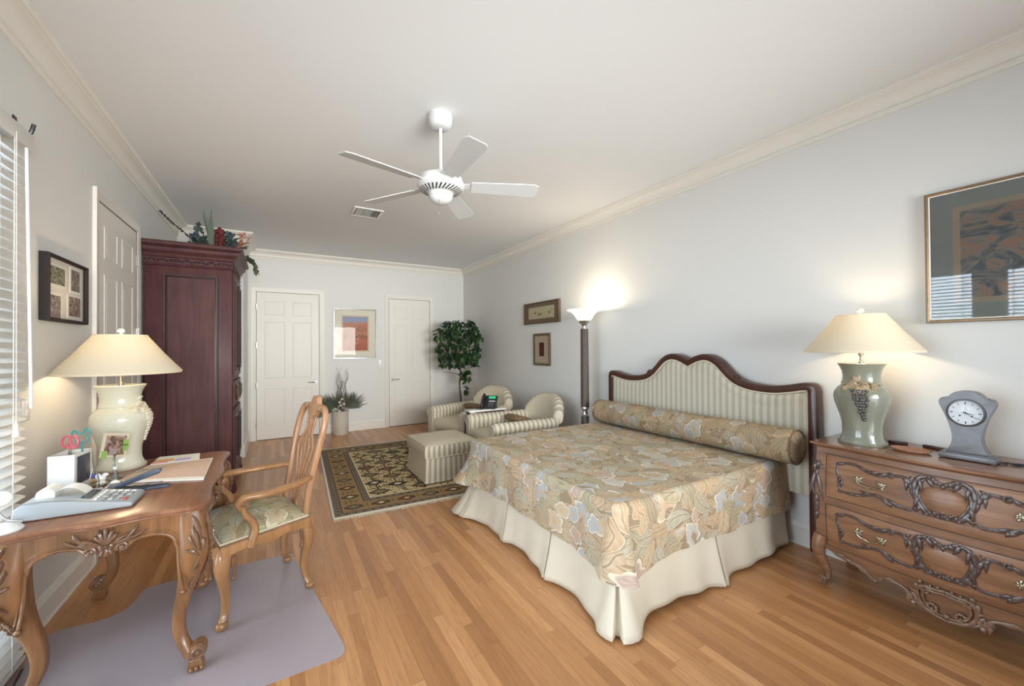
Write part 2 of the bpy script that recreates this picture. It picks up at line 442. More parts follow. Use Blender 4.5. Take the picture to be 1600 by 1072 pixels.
class MB:
    """collects shapes into ONE mesh object"""

    def __init__(s):
        s.b = bmesh.new()
        s.uv = s.b.loops.layers.uv.new('UVMap')
        s.mi = 0

    def face(s, vs, uvs=None):
        try:
            f = s.b.faces.new(vs)
        except ValueError:
            return None
        f.material_index = s.mi
        f.smooth = True
        if uvs:
            for l, u in zip(f.loops, uvs):
                l[s.uv].uv = u
        return f

    def box(s, x0, x1, y0, y1, z0, z1, bev=0.0, mat=None, seg=2):
        vs = [Vector((x, y, z)) for x in (x0, x1) for y in (y0, y1) for z in (z0, z1)]
        if mat is not None:
            vs = [mat @ v for v in vs]
        v = [s.b.verts.new(c) for c in vs]
        fs = [(0, 1, 3, 2), (4, 6, 7, 5), (0, 4, 5, 1), (2, 3, 7, 6), (0, 2, 6, 4), (1, 5, 7, 3)]
        out = [s.face([v[i] for i in q]) for q in fs]
        if bev > 0:
            es = list({e for f in out for e in f.edges})
            r = bmesh.ops.bevel(s.b, geom=es, offset=bev, segments=seg, profile=0.5, affect='EDGES')
            for f in r['faces']:
                f.material_index = s.mi
                f.smooth = True
        return out

    def grid(s, fn, nu, nv, cu=False, cv=False, uvfn=None, flip=False):
        V = [[s.b.verts.new(fn(i / (nu if cu else nu - 1), j / (nv if cv else nv - 1))) for j in range(nv)] for i in range(nu)]
        for i in range(nu if cu else nu - 1):
            for j in range(nv if cv else nv - 1):
                i2, j2 = (i + 1) % nu, (j + 1) % nv
                q = [V[i][j], V[i2][j], V[i2][j2], V[i][j2]]
                du, dv = (nu if cu else nu - 1), (nv if cv else nv - 1)
                uvs = [(i / du, j / dv), ((i + 1) / du, j / dv), ((i + 1) / du, (j + 1) / dv), (i / du, (j + 1) / dv)]
                if uvfn:
                    uvs = [uvfn(*u) for u in uvs]
                if flip:
                    q.reverse(); uvs.reverse()
                s.face(q, uvs)
        return V

    def lathe(s, prof, seg=28, c=(0, 0, 0), sx=1.0, sy=1.0, cap=True, mat=None):
        V = []
        for r, z in prof:
            ring = []
            for k in range(seg):
                a = 2 * pi * k / seg
                p = Vector((c[0] + r * sx * cos(a), c[1] + r * sy * sin(a), c[2] + z))
                ring.append(s.b.verts.new(mat @ p if mat is not None else p))
            V.append(ring)
        n = len(prof)
        for i in range(n - 1):
            for k in range(seg):
                k2 = (k + 1) % seg
                s.face([V[i][k], V[i][k2], V[i + 1][k2], V[i + 1][k]],
                       [(k / seg, i / n), ((k + 1) / seg, i / n), ((k + 1) / seg, (i + 1) / n), (k / seg, (i + 1) / n)])
        if cap:
            if prof[0][0] > 1e-5:
                s.face(list(reversed(V[0])))
            if prof[-1][0] > 1e-5:
                s.face(V[-1])
        return V

    def tube(s, pts, rad, seg=8, closed=False, flat=None, up=None, cap=True, uvlen=False, sec=None):
        """rad: number or list; flat=(a,b): width along side / up multipliers; sec: list of 2d points (unit)"""
        P = [Vector(p) for p in pts]
        n = len(P)
        R = rad if isinstance(rad, (list, tuple)) else [rad] * n
        if sec is None:
            sec = [(cos(2 * pi * k / seg), sin(2 * pi * k / seg)) for k in range(seg)]
        seg = len(sec)
        fa, fb = flat or (1, 1)
        T = []
        for i in range(n):
            a = P[(i - 1) % n] if (closed or i > 0) else P[i]
            b = P[(i + 1) % n] if (closed or i < n - 1) else P[i]
            d = b - a
            T.append(d.normalized() if d.length > 1e-9 else Vector((0, 0, 1)))
        u = Vector(up) if up is not None else None
        if u is None:
            t0 = T[0]
            u = Vector((0, 0, 1)) if abs(t0.z) < 0.9 else Vector((1, 0, 0))
        V = []
        L = 0.0
        Ls = []
        for i in range(n):
            t = T[i]
            if up is not None:
                u = Vector(up)
            side = u.cross(t)
            if side.length < 1e-6:
                side = Vector((1, 0, 0)).cross(t)
            side.normalize()
            u = t.cross(side).normalized()
            V.append([s.b.verts.new(P[i] + side * (R[i] * fa * q[0]) + u * (R[i] * fb * q[1])) for q in sec])
            if i:
                L += (P[i] - P[i - 1]).length
            Ls.append(L)
        m = n if closed else n - 1
        for i in range(m):
            i2 = (i + 1) % n
            for k in range(seg):
                k2 = (k + 1) % seg
                la, lb = Ls[i], (Ls[i2] if i2 else L + (P[0] - P[-1]).length)
                s.face([V[i][k], V[i][k2], V[i2][k2], V[i2][k]],
                       [(la, k / seg), (la, (k + 1) / seg), (lb, (k + 1) / seg), (lb, k / seg)])
        if cap and not closed:
            s.face(list(reversed(V[0])))
            s.face(V[-1])
        return V

    def prism(s, poly, d0, d1, fr=None, bev=0.0, seg=1):
        """poly: 2d points; extruded along w from d0 to d1. fr(u,v,w)->Vector"""
        fr = fr or (lambda u, v, w: Vector((u, v, w)))
        A = [s.b.verts.new(fr(u, v, d0)) for u, v in poly]
        B = [s.b.verts.new(fr(u, v, d1)) for u, v in poly]
        n = len(poly)
        fs = []
        fs.append(s.face(list(reversed(A)), [poly[i] for i in reversed(range(n))]))
        fs.append(s.face(B, list(poly)))
        for i in range(n):
            j = (i + 1) % n
            fs.append(s.face([A[i], A[j], B[j], B[i]], [poly[i], poly[j], poly[j], poly[i]]))
        fs = [f for f in fs if f]
        if bev > 0:
            es = list({e for f in fs[:2] for e in f.edges})
            r = bmesh.ops.bevel(s.b, geom=es, offset=bev, segments=seg, profile=0.5, affect='EDGES')
            for f in r['faces']:
                f.material_index = s.mi
                f.smooth = True
        return fs

    def ell(s, c, r, seg=10, rings=6, mat=None):
        c = Vector(c)
        r = r if isinstance(r, (tuple, list)) else (r, r, r)
        V = []
        def T(p):
            p = Vector((p[0] * r[0], p[1] * r[1], p[2] * r[2]))
            if mat is not None:
                p = mat @ p
            return c + p
        top = s.b.verts.new(T((0, 0, 1)))
        bot = s.b.verts.new(T((0, 0, -1)))
        for i in range(1, rings):
            ph = pi * i / rings
            V.append([s.b.verts.new(T((sin(ph) * cos(2 * pi * k / seg), sin(ph) * sin(2 * pi * k / seg), cos(ph)))) for k in range(seg)])
        for k in range(seg):
            k2 = (k + 1) % seg
            s.face([top, V[0][k], V[0][k2]])
            s.face([bot, V[-1][k2], V[-1][k]])
            for i in range(len(V) - 1):
                s.face([V[i][k], V[i + 1][k], V[i + 1][k2], V[i][k2]])

    def build(s, name, mat, parent=None, angle=40, smooth=True):
        me = bpy.data.meshes.new(name)
        bmesh.ops.recalc_face_normals(s.b, faces=s.b.faces[:]) if s.b.faces else None
        s.b.to_mesh(me)
        s.b.free()
        for m in (mat if isinstance(mat, (list, tuple)) else [mat]):
            me.materials.append(MAT[m] if isinstance(m, str) else m)
        if smooth:
            me.set_sharp_from_angle(angle=radians(angle))
        else:
            for p in me.polygons:
                p.use_smooth = False
        o = bpy.data.objects.new(name, me)
        col.objects.link(o)
        if parent:
            o.parent = parent
        return o


def tag(o, label, cat, group=None, kind=None):
    if label: o['label'] = label
    if cat: o['category'] = cat
    if group: o['group'] = group
    if kind: o['kind'] = kind
    return o


def thing(name, label, cat, loc=(0, 0, 0), rz=0.0, group=None):
    o = bpy.data.objects.new(name, None)
    o.empty_display_size = 0.1
    o.location = loc
    o.rotation_euler = (0, 0, rz)
    col.objects.link(o)
    return tag(o, label, cat, group)


def structure(o, label=None):
    o['kind'] = 'structure'
    if label: o['label'] = label
    return o


def smooth_line(ctrl, n=8, closed=False):
    """Catmull-Rom through control points (tuples of any length)"""
    P = [tuple(p) for p in ctrl]
    m = len(P)
    out = []
    rng = range(m if closed else m - 1)
    for i in rng:
        p0 = P[(i - 1) % m] if (closed or i > 0) else P[0]
        p1 = P[i]
        p2 = P[(i + 1) % m]
        p3 = P[(i + 2) % m] if (closed or i + 2 < m) else P[-1]
        for k in range(n):
            t = k / n
            out.append(tuple(0.5 * ((2 * b) + (-a + c) * t + (2 * a - 5 * b + 4 * c - d) * t * t + (-a + 3 * b - 3 * c + d) * t ** 3)
                             for a, b, c, d in zip(p0, p1, p2, p3)))
    if not closed:
        out.append(P[-1])
    return out


def lerp(a, b, t):
    return a + (b - a) * t


def rot2(x, y, a):
    return x * cos(a) - y * sin(a), x * sin(a) + y * cos(a)


def xf(loc=(0, 0, 0), rx=0, ry=0, rz=0):
    return Matrix.Translation(loc) @ Matrix.Rotation(rz, 4, 'Z') @ Matrix.Rotation(ry, 4, 'Y') @ Matrix.Rotation(rx, 4, 'X')

# ================================================================== ROOM SHELL
def wall_x(name, x, y0, y1, t, holes=()):
    """wall with plane at x, thickness t outward (sign), holes (ya, yb, za, zb)"""
    m = MB()
    ys = sorted({y0, y1} | {h[0] for h in holes} | {h[1] for h in holes})
    for a, b in zip(ys, ys[1:]):
        hs = [h for h in holes if h[0] <= a + 1e-6 and h[1] >= b - 1e-6]
        zs = [(0, ZC)]
        if hs:
            h = hs[0]
            zs = [z for z in ((0, h[2]), (h[3], ZC)) if z[1] - z[0] > 1e-4]
        for z0, z1 in zs:
            m.box(min(x, x + t), max(x, x + t), a, b, z0, z1)
    return structure(m.build(name, 'wall', smooth=False))


WIN = [(1.40, 2.80, 0.0, 2.50), (-0.22, 1.22, 0.0, 2.50)]
m = MB(); m.box(XL - 0.15, XR + 0.15, YR - 0.15, YB + 0.15, -0.12, 0.0)
structure(m.build('floor', 'floor', smooth=False))
m = MB(); m.box(XL - 0.15, XR + 0.15, YR - 0.15, YB + 0.15, ZC, ZC + 0.12)
structure(m.build('ceiling', 'ceiling', smooth=False))
wall_x('wall_left', XL, YR, YJ, -0.15, WIN)
wall_x('wall_right', XR, YR, YB, 0.15)
m = MB(); m.box(XL - 0.15, XR + 0.15, YB, YB + 0.15, 0, ZC)
structure(m.build('wall_back', 'wall', smooth=False))
m = MB(); m.box(XL - 0.15, XJ, YJ, YB, 0, ZC)
structure(m.build('wall_return', 'wall', smooth=False))
m = MB()
RW = (-0.55, 2.85, 0.25, 2.55)  # opening for the added rear window
m.box(XL - 0.15, RW[0], YR - 0.15, YR, 0, ZC)
m.box(RW[1], XR + 0.15, YR - 0.15, YR, 0, ZC)
m.box(RW[0], RW[1], YR - 0.15, YR, 0, RW[2])
m.box(RW[0], RW[1], YR - 0.15, YR, RW[3], ZC)
structure(m.build('wall_rear', 'wall', smooth=False))

# crown moulding: profile (out from wall, z)
CROWN = [(0.0, 2.985), (0.016, 2.985), (0.018, 2.992), (0.016, 2.998), (0.020, 3.004), (0.020, 3.012), (0.014, 3.016), (0.026, 3.022)]
CROWN += [(0.026 + 0.066 * (1 - cos(t * pi / 2)), 3.022 + 0.066 * sin(t * pi / 2)) for t in [i / 7 for i in range(8)]]
CROWN += [(0.096, 3.094), (0.112, 3.094), (0.116, 3.100), (0.120, 3.106), (0.120, 3.12), (0.0, 3.12)]
BASE = [(0.0, 0.0), (0.022, 0.0), (0.022, 0.012), (0.016, 0.018), (0.016, 0.125), (0.020, 0.130), (0.013, 0.142), (0.011, 0.156), (0.004, 0.166), (0.0, 0.166)]


def run(m, prof, a, b, nrm, ea=0, eb=0):
    """sweep a wall profile from a to b (xy); nrm = direction into the room; ea/eb mitre: +1 outside corner, -1 inside"""
    a, b, nrm = Vector((*a, 0)), Vector((*b, 0)), Vector((*nrm, 0))
    d = (b - a).normalized()
    A = [m.b.verts.new(a + nrm * o - d * (o * ea) + Vector((0, 0, z))) for o, z in prof]
    B = [m.b.verts.new(b + nrm * o + d * (o * eb) + Vector((0, 0, z))) for o, z in prof]
    for i in range(len(prof) - 1):
        m.face([A[i], A[i + 1], B[i + 1], B[i]])
    m.face(A); m.face(list(reversed(B)))


def trim(name, prof, *runs):
    m = MB()
    for r in runs:
        run(m, prof, *r)
    return structure(m.build(name, 'trim', angle=30))


trim('trim_1', CROWN, ((XR, YR), (XR, YB), (-1, 0), -1, -1))
trim('trim_2', CROWN, ((XJ, YB), (XR, YB), (0, -1), -1, -1))
trim('trim_3', CROWN, ((XJ, YJ), (XJ, YB), (1, 0), 1, -1))
trim('trim_4', CROWN, ((XL, YJ), (XJ, YJ), (0, -1), -1, 1))
trim('trim_5', CROWN, ((XL, YR), (XL, YJ), (1, 0), -1, -1))
trim('trim_6', CROWN, ((XL, YR), (XR, YR), (0, 1), -1, -1))
trim('baseboard_right', BASE, ((XR, YR), (XR, YB), (-1, 0), -1, -1))
trim('baseboard_back', BASE, ((0.745, YB), (1.785, YB), (0, -1), 0, 0), ((2.755, YB), (XR, YB), (0, -1), 0, -1))
trim('baseboard_return', BASE, ((XJ, YJ), (XJ, YB), (1, 0), 1, 0), ((XL, YJ), (XJ, YJ), (0, -1), -1, 1))
trim('baseboard_left', BASE, ((XL, 2.82), (XL, 3.88), (1, 0), 0, 0), ((XL, 5.0), (XL, YJ), (1, 0), 0, -1), ((XL, YR), (XL, -0.32), (1, 0), -1, 0))


# six-panel doors. fr(u, v, w): u across, v up, w out of the wall towards the room
def six_panel_door(n, fr, width, height, hinge_right, handle_side, z_handle, label, hw):
    o = MB()
    o.prism([(0, 0.008), (width, 0.008), (width, height), (0, height)], -0.012, 0.006, fr)
    st, mid = width * 0.125, width * 0.12
    pw = (width - 2 * st - mid) / 2
    rows = [(0.10 * height, 0.345 * height), (0.415 * height, 0.80 * height), (0.845 * height, 0.94 * height)]
    for u0 in (st, st + pw + mid):
        for v0, v1 in rows:
            u1 = u0 + pw
            # sunk frame: sloped ring, then raised field
            def ring(e, w):
                return [(u0 + e, v0 + e, w), (u1 - e, v0 + e, w), (u1 - e, v1 - e, w), (u0 + e, v1 - e, w)]
            lv = [ring(0.0, 0.0065), ring(0.006, 0.0105), ring(0.014, 0.0080), ring(0.020, -0.002), ring(0.030, -0.002), ring(0.055, 0.0075)]
            V = [[o.b.verts.new(fr(*p)) for p in r] for r in lv]
            for a, b in zip(V, V[1:]):
                for k in range(4):
                    o.face([a[k], a[(k + 1) % 4], b[(k + 1) % 4], b[k]])
            o.face(V[-1])
    d = structure(o.build('door_%d' % n, 'trim', angle=12), label)
    c = MB()
    cw, ct = 0.078, 0.022
    prof = [(0.004, 0.0), (0.004, 0.012), (0.012, 0.016), (0.05, 0.019), (0.06, ct), (cw, ct), (cw, 0.0)]
    pth = [(-1, 0.0), (-1, height), (1, height), (1, 0.0)]
    rings = []
    for sd, v in pth:
        ring = []
        for e, w in prof:
            u = -e if sd < 0 else width + e
            vv = v if v < 0.1 else v + e
            ring.append(c.b.verts.new(fr(u, vv, w)))
        rings.append(ring)
    for a, b in zip(rings, rings[1:]):
        for k in range(len(prof) - 1):
            c.face([a[k], a[k + 1], b[k + 1], b[k]])
    c.build('door_casing', 'trim', d, angle=30)
    g = MB()
    e = 0.0035
    for a, b, cc, dd in ((-e, 0.001, 0.0, height), (width - 0.001, width + e, 0.0, height), (-e, width + e, height - 0.001, height + e)):
        g.prism([(a, cc), (b, cc), (b, dd), (a, dd)], 0.001, 0.0095, fr)
    g.prism([(0, 0), (width, 0), (width, 0.008), (0, 0.008)], -0.006, 0.004, fr)
    g.build('door_gap', 'darkgap', d, smooth=False)
    hu = width + 0.006 if hinge_right else -0.006
    for hz in (0.1, 0.37, 0.64, 0.9):
        h = MB()
        h.tube([fr(hu, hz * height - 0.05, 0.02), fr(hu, hz * height + 0.05, 0.02)], 0.007, 8)
        h.prism([(hu - 0.014, hz * height - 0.045), (hu + 0.014, hz * height - 0.045), (hu + 0.014, hz * height + 0.045), (hu - 0.014, hz * height + 0.045)], 0.008, 0.016, fr)
        h.build('hinge', 'steel', d)
    if hw:
        u = handle_side
        sg = 1 if u < width / 2 else -1
        h = MB()
        h.tube([fr(u, z_handle, 0.004), fr(u, z_handle, 0.018)], 0.026, 16)
        h.tube([fr(u, z_handle, 0.015), fr(u, z_handle, 0.05)], 0.010, 10)
        pts = [fr(u - sg * 0.005, z_handle, 0.05), fr(u + sg * 0.04, z_handle + 0.002, 0.054), fr(u + sg * 0.08, z_handle + 0.004, 0.052), fr(u + sg * 0.12, z_handle + 0.001, 0.048)]
        h.tube([tuple(p) for p in smooth_line([tuple(q) for q in pts], 5)], [0.010] * 10 + [0.008] * 6, 8)
        h.build('door_handle', 'chrome', d)
    return d


fb = lambda x0: (lambda u, v, w: Vector((x0 + u, YB - w, v)))
six_panel_door(1, lambda u, v, w: Vector((XL + w, 3.98 + u, v)), 0.92, 2.575, True, 0.06, 0.95, None, False)
six_panel_door(2, fb(-0.262), 0.925, 2.435, False, 0.865, 0.915, None, True)
six_panel_door(3, fb(1.868), 0.80, 2.435, True, 0.055, 0.895, None, True)

# windows
def french_window(n, y0, y1, z1, x):
    fr = MB()
    t = 0.06
    xa, xb = x - 0.11, x - 0.05
    fr.box(xa, xb, y0, y0 + t, 0, z1); fr.box(xa, xb, y1 - t, y1, 0, z1)
    fr.box(xa, xb, y0 + t, y1 - t, z1 - t, z1); fr.box(xa, xb, y0 + t, y1 - t, 0, 0.18)
    ym = (y0 + y1) / 2
    fr.box(xa, xb, ym - 0.05, ym + 0.05, 0.18, z1 - t)
    w = structure(fr.build('window_%d' % n, 'white', smooth=False))
    p = MB()
    p.box(x - 0.085, x - 0.079, y0 + t, ym - 0.05, 0.18, z1 - t); p.box(x - 0.085, x - 0.079, ym + 0.05, y1 - t, 0.18, z1 - t)
    p.build('pane', 'pane', w, smooth=False)
    c = MB()
    for a, b in ((y0 - 0.008, y0), (y1, y1 + 0.008)):
        c.box(x - 0.14, x + 0.004, a, b, 0, z1 + 0.008)
    c.build('window_jamb', 'trim', w, smooth=False)


french_window(1, WIN[0][0], WIN[0][1], WIN[0][3], XL)
french_window(2, WIN[1][0], WIN[1][1], WIN[1][3], XL)
m = MB()
for a, b in ((RW[0], RW[0] + 0.06), (RW[1] - 0.06, RW[1]), (1.12, 1.18)):
    m.box(a, b, YR - 0.1, YR - 0.05, RW[2], RW[3])
m.box(RW[0] + 0.06, RW[1] - 0.06, YR - 0.1, YR - 0.05, RW[2], RW[2] + 0.06)
m.box(RW[0] + 0.06, RW[1] - 0.06, YR - 0.1, YR - 0.05, RW[3] - 0.06, RW[3])
w = structure(m.build('window_3', 'white', smooth=False))  # unseen window behind the camera, added to let the rear fill in
m = MB()
m.box(RW[0] + 0.06, 1.12, YR - 0.078, YR - 0.072, RW[2] + 0.06, RW[3] - 0.06)
m.box(1.18, RW[1] - 0.06, YR - 0.078, YR - 0.072, RW[2] + 0.06, RW[3] - 0.06)
m.build('pane', 'pane', w, smooth=False)


def venetian(y0, y1, z1, label, ends):
    b = thing('venetian_blind', label, 'blind', (XL + 0.05, (y0 + y1) / 2, 0.0), 0, 'white blinds over the left windows')
    hw = (y1 - y0) / 2
    m = MB(); m.box(-0.03, 0.03, -hw, hw, z1 - 0.05, z1, 0.004); m.box(0.031, 0.036, -hw - 0.01, hw + 0.01, z1 - 0.075, z1 + 0.002, 0.002)
    m.build('headrail', 'white', b)
    m = MB()
    n = int((z1 - 0.12) / 0.046)
    tl = radians(-22)
    for k in range(n):
        z = 0.075 + k * 0.046
        rows = []
        for j in range(5):
            t = j / 4 - 0.5
            x = t * 0.05 * cos(tl)
            zz = z + t * 0.05 * sin(tl) + 0.003 * (0.25 - t * t) * 4
            rows.append((x, zz))
        top = [[m.b.verts.new((x, yy, zz + 0.0012)) for x, zz in rows] for yy in (-hw + 0.01, hw - 0.01)]
        bot = [[m.b.verts.new((x, yy, zz - 0.0012)) for x, zz in rows] for yy in (-hw + 0.01, hw - 0.01)]
        for j in range(4):
            m.face([top[0][j], top[0][j + 1], top[1][j + 1], top[1][j]])
            m.face([bot[0][j + 1], bot[0][j], bot[1][j], bot[1][j + 1]])
        for S in (0, 1):
            for j in range(4):
                m.face([top[S][j], bot[S][j], bot[S][j + 1], top[S][j + 1]])
        for j in (0, 4):
            m.face([top[0][j], top[1][j], bot[1][j], bot[0][j]])
    m.build('slats', 'white', b)
    m = MB(); m.box(-0.026, 0.026, -hw + 0.01, hw - 0.01, 0.03, 0.052, 0.003)
    m.build('bottom_rail', 'white', b)
    for yy in (hw - 0.14, 0.0, -hw + 0.14):
        m = MB()
        m.tube([(0.029, yy, 0.05), (0.029, yy, z1 - 0.03)], 0.0016, 5)
        m.tube([(-0.029, yy, 0.05), (-0.029, yy, z1 - 0.03)], 0.0016, 5)
        m.build('ladder_cord', 'white', b)
    if ends:
        m = MB(); m.tube([(0.042, hw - 0.075, z1 - 0.09), (0.052, hw - 0.05, z1 - 1.32)], 0.006, 8)
        m.build('tilt_wand', 'white_plastic', b)
        m = MB(); m.tube([(0.042, hw - 0.16, z1 - 0.05), (0.042, hw - 0.15, 1.17)], 0.0018, 5)
        m.build('lift_cord', 'white', b)
        m = MB(); m.lathe([(0.004, 0.07), (0.007, 0.05), (0.008, 0.03), (0.014, 0.006), (0.012, 0.0)], 12, (0.042, hw - 0.15, 1.11))
        m.build('cord_tassel', 'white_plastic', b)
    return b


venetian(1.38, 2.855, 2.545, 'white slatted blind at left picture edge, with tilt wand and lift cord', True)
venetian(-0.24, 1.24, 2.545, 'white slatted blind beyond left edge, mirrored in the large framed print', True)

# curtain bracket left above the blind
b = thing('curtain_bracket', 'small black iron bracket on left wall above the blind', 'bracket', (XL, 2.915, 2.59))
m = MB(); m.box(0.0, 0.006, -0.016, 0.016, -0.05, 0.06, 0.002); m.build('wall_plate', 'black', b)
m = MB(); m.tube(smooth_line([(0.003, 0, -0.02), (0.035, -0.005, -0.032), (0.06, -0.01, -0.015), (0.072, -0.012, 0.03)], 5), 0.008, 6); m.build('hook', 'black', b)
# ================================================================== helpers in world space
def wb(m, name, mat, t=None, angle=40, smooth=True):
    """build from world-space coordinates under thing t"""
    o = m.build(name, mat, t, angle, smooth)
    if t is not None:
        M = t.matrix_basis
        while t.parent is not None:
            t = t.parent
            M = t.matrix_basis @ M
        o.data.transform(M.inverted())
    return o


def single(m, name, mat, label, cat, loc, group=None, angle=40, smooth=True, kind=None):
    o = m.build(name, mat, None, angle, smooth)
    o.data.transform(Matrix.Translation(-Vector(loc)))
    o.location = loc
    return tag(o, label, cat, group, kind)


# ================================================================== BED
bed = thing('bed', 'king bed with striped upholstered headboard, dark shaped frame and cream skirt', 'bed', (2.42, 2.46, 0))
HP = [(0, 1.374), (0.06, 1.402), (0.14, 1.424), (0.22, 1.418), (0.30, 1.376), (0.37, 1.308), (0.43, 1.252), (0.50, 1.215), (0.60, 1.193),
      (0.73, 1.188), (0.84, 1.204), (0.93, 1.224), (0.985, 1.224), (1.015, 1.204), (1.028, 1.165), (1.028, 0.9), (1.028, 0.03)]
half = [HP[0]] + smooth_line(HP[1:15], 5)[0:] + HP[15:]
inner = []
for i, (d, z) in enumerate(half):
    a = half[max(0, i - 1)]; b = half[min(len(half) - 1, i + 1)]
    tx, tz = b[0] - a[0], b[1] - a[1]
    L = math.hypot(tx, tz) or 1
    nx, nz = tz / L, -tx / L      # pointing inward (down / towards centre)
    if i == 0:
        nx, nz = 0, -1.15
    w = 0.060
    inner.append((max(0, d + nx * w), z + nz * w))
inner = [(min(d, 0.968), z) for d, z in inner]
YC = 2.372
outer_l = [(YC + d, z) for d, z in half]; outer_r = [(YC - d, z) for d, z in half]
inner_l = [(YC + d, z) for d, z in inner]; inner_r = [(YC - d, z) for d, z in inner]
hf = MB()
XF, XBk = 3.285, 3.375
for O, I in ((outer_l, inner_l), (outer_r, inner_r)):
    rings = []
    for (yo, zo), (yi, zi) in zip(O, I):
        rings.append([hf.b.verts.new((x, lerp(yo, yi, t), lerp(zo, zi, t))) for x, t in
                      ((XBk, 0.0), (XF + 0.012, 0.0), (XF + 0.003, 0.08), (XF, 0.22), (XF - 0.004, 0.5), (XF, 0.78), (XF + 0.003, 0.92), (XF + 0.014, 1.0), (XBk, 1.0))])
    for a, b in zip(rings, rings[1:]):
        for k in range(9):
            hf.face([a[k], a[(k + 1) % 9], b[(k + 1) % 9], b[k]])
    hf.face(rings[-1])
for sg in (1, -1):     # small carved ears where the arch meets the shoulder
    for k in range(3):
        hf.ell((XF + 0.03, YC + sg * (0.452 + 0.008 * k), 1.243 - 0.006 * k), (0.036, 0.016 - 0.003 * k, 0.018 - 0.003 * k), 10, 6)
wb(hf, 'headboard_frame', 'mahogany', bed)
hp = MB()
yy0, yy1 = YC - 0.972, YC + 0.972
zt = lambda y: (lambda d: next((lerp(inner[i][1], inner[i + 1][1], (d - inner[i][0]) / max(1e-6, inner[i + 1][0] - inner[i][0])) for i in range(len(inner) - 1) if inner[i][0] <= d <= inner[i + 1][0]), 1.14))(abs(y - YC)) + 0.006
def hpf(u, v):
    y = lerp(yy0, yy1, u)
    top = zt(y)
    z = lerp(0.42, top, v)
    e = min(u, 1 - u) * 1.944
    dt = (top - z)
    puff = 0.026 * min(1, (e / 0.05)) ** 0.5 * min(1, dt / 0.06) ** 0.5
    groove = 0.006 * math.exp(-((dt - 0.10) / 0.012) ** 2)
    return Vector((XF + 0.02 - puff + groove, y, z))
hp.grid(hpf, 90, 34, uvfn=lambda u, v: (u * 1.97, v))
wb(hp, 'headboard_panel', 'stripe_head', bed, 60)
wl = MB()
pts = [(XF + 0.006, YC + d * 0.998, z) for d, z in reversed(inner[:-2])] + [(XF + 0.006, YC - d * 0.998, z) for d, z in inner[1:-2]]
wl.tube(pts, 0.007, 6, uvlen=True)
wb(wl, 'welting', 'skirt', bed)
mt = MB(); mt.box(1.60, 3.27, 1.60, 3.35, 0.12, 0.635, 0.05, seg=3)
wb(mt, 'mattress', 'offwhite', bed)
for x in (1.70, 3.15):
    for y in (1.70, 3.25):
        lg = MB(); lg.lathe([(0.03, 0), (0.035, 0.10), (0.03, 0.13)], 12, (x, y, 0))
        wb(lg, 'leg', 'mahogany', bed)

# perimeter of the bed: far side (headboard -> foot), foot, near side (foot -> headboard)
BX0, BX1, BY0, BY1 = 1.545, 3.27, 1.545, 3.395
RC = 0.05


def perim(s, out=0.0):
    """s = arc length along the bed outline; returns point (x, y), outward normal"""
    x0, y0, y1 = BX0, BY0, BY1
    L1 = BX1 - x0 - RC
    L2 = y1 - y0 - 2 * RC
    q = pi * RC / 2
    if s < L1:
        return (BX1 - s, y1), (0, 1)
    s -= L1
    if s < q:
        a = pi / 2 + s / RC
        return (x0 + RC + RC * cos(a), y1 - RC + RC * sin(a)), (cos(a), sin(a))
    s -= q
    if s < L2:
        return (x0, y1 - RC - s), (-1, 0)
    s -= L2
    if s < q:
        a = pi + s / RC
        return (x0 + RC + RC * cos(a), y0 + RC + RC * sin(a)), (cos(a), sin(a))
    s -= q
    return (x0 + RC + s, y0), (0, -1)


PL1 = BX1 - BX0 - RC
PQ = pi * RC / 2
PL2 = BY1 - BY0 - 2 * RC
PT = 2 * PL1 + 2 * PQ + PL2
C_FAR = PL1 + PQ / 2
C_NEAR = PL1 + PQ + PL2 + PQ / 2

# skirt with inverted pleats
sk = MB()
foot_y = [3.262, 2.70, 2.13]
pleats = [C_FAR] + [PL1 + PQ + (BY1 - RC - y) for y in foot_y] + [C_NEAR] + [PL1 + 2 * PQ + PL2 + (x - BX0 - RC) for x in (2.40,)] + [PL1 - 0.85]
pleats.sort()
NS, NVv = 420, 12
smp = []
for i in range(NS):
    smp.append(PT * i / (NS - 1))
for p in pleats:
    smp += [p - 0.008, p - 0.004, p, p + 0.004, p + 0.008]
smp = sorted(smp)
cols = []
for s_ in smp:
    (x, y), (nx, ny) = perim(min(max(s_, 0), PT - 1e-6))
    dp = min(abs(s_ - p) for p in pleats)
    nxt = [p for p in pleats if p >= s_]; prv = [p for p in pleats if p < s_]
    a = prv[-1] if prv else 0.0
    b = nxt[0] if nxt else PT
    t = (s_ - a) / max(1e-6, b - a)
    colm = []
    for j in range(NVv):
        v = j / (NVv - 1)            # 0 top, 1 hem
        edge = math.exp(-(dp / 0.075) ** 2)
        wave = 0.010 * sin(s_ * 9.0 + 1.3) + 0.008 * sin(s_ * 23.0)
        out = -0.01 + v * (0.012 + 0.050 * edge + wave) + 0.02 * v * v
        if dp < 0.006:
            out -= 0.055 * (0.25 + 0.75 * v)
        cn = math.exp(-((s_ - C_NEAR) / 0.16) ** 2); cf = math.exp(-((s_ - C_FAR) / 0.22) ** 2)
        out += v * v * (0.045 * cn + 0.12 * cf)
        hem = 0.014 + 0.022 * (1 - edge) * (0.5 + 0.5 * sin(s_ * 5.1 + 0.6))
        z = lerp(0.345, hem, v)
        colm.append(sk.b.verts.new((x + nx * out, y + ny * out, z)))
    cols.append(colm)
for a, b, sa, sb in zip(cols, cols[1:], smp, smp[1:]):
    for j in range(NVv - 1):
        sk.face([a[j], b[j], b[j + 1], a[j + 1]], [(sa, j * .03), (sb, j * .03), (sb, j * .03 + .03), (sa, j * .03 + .03)])
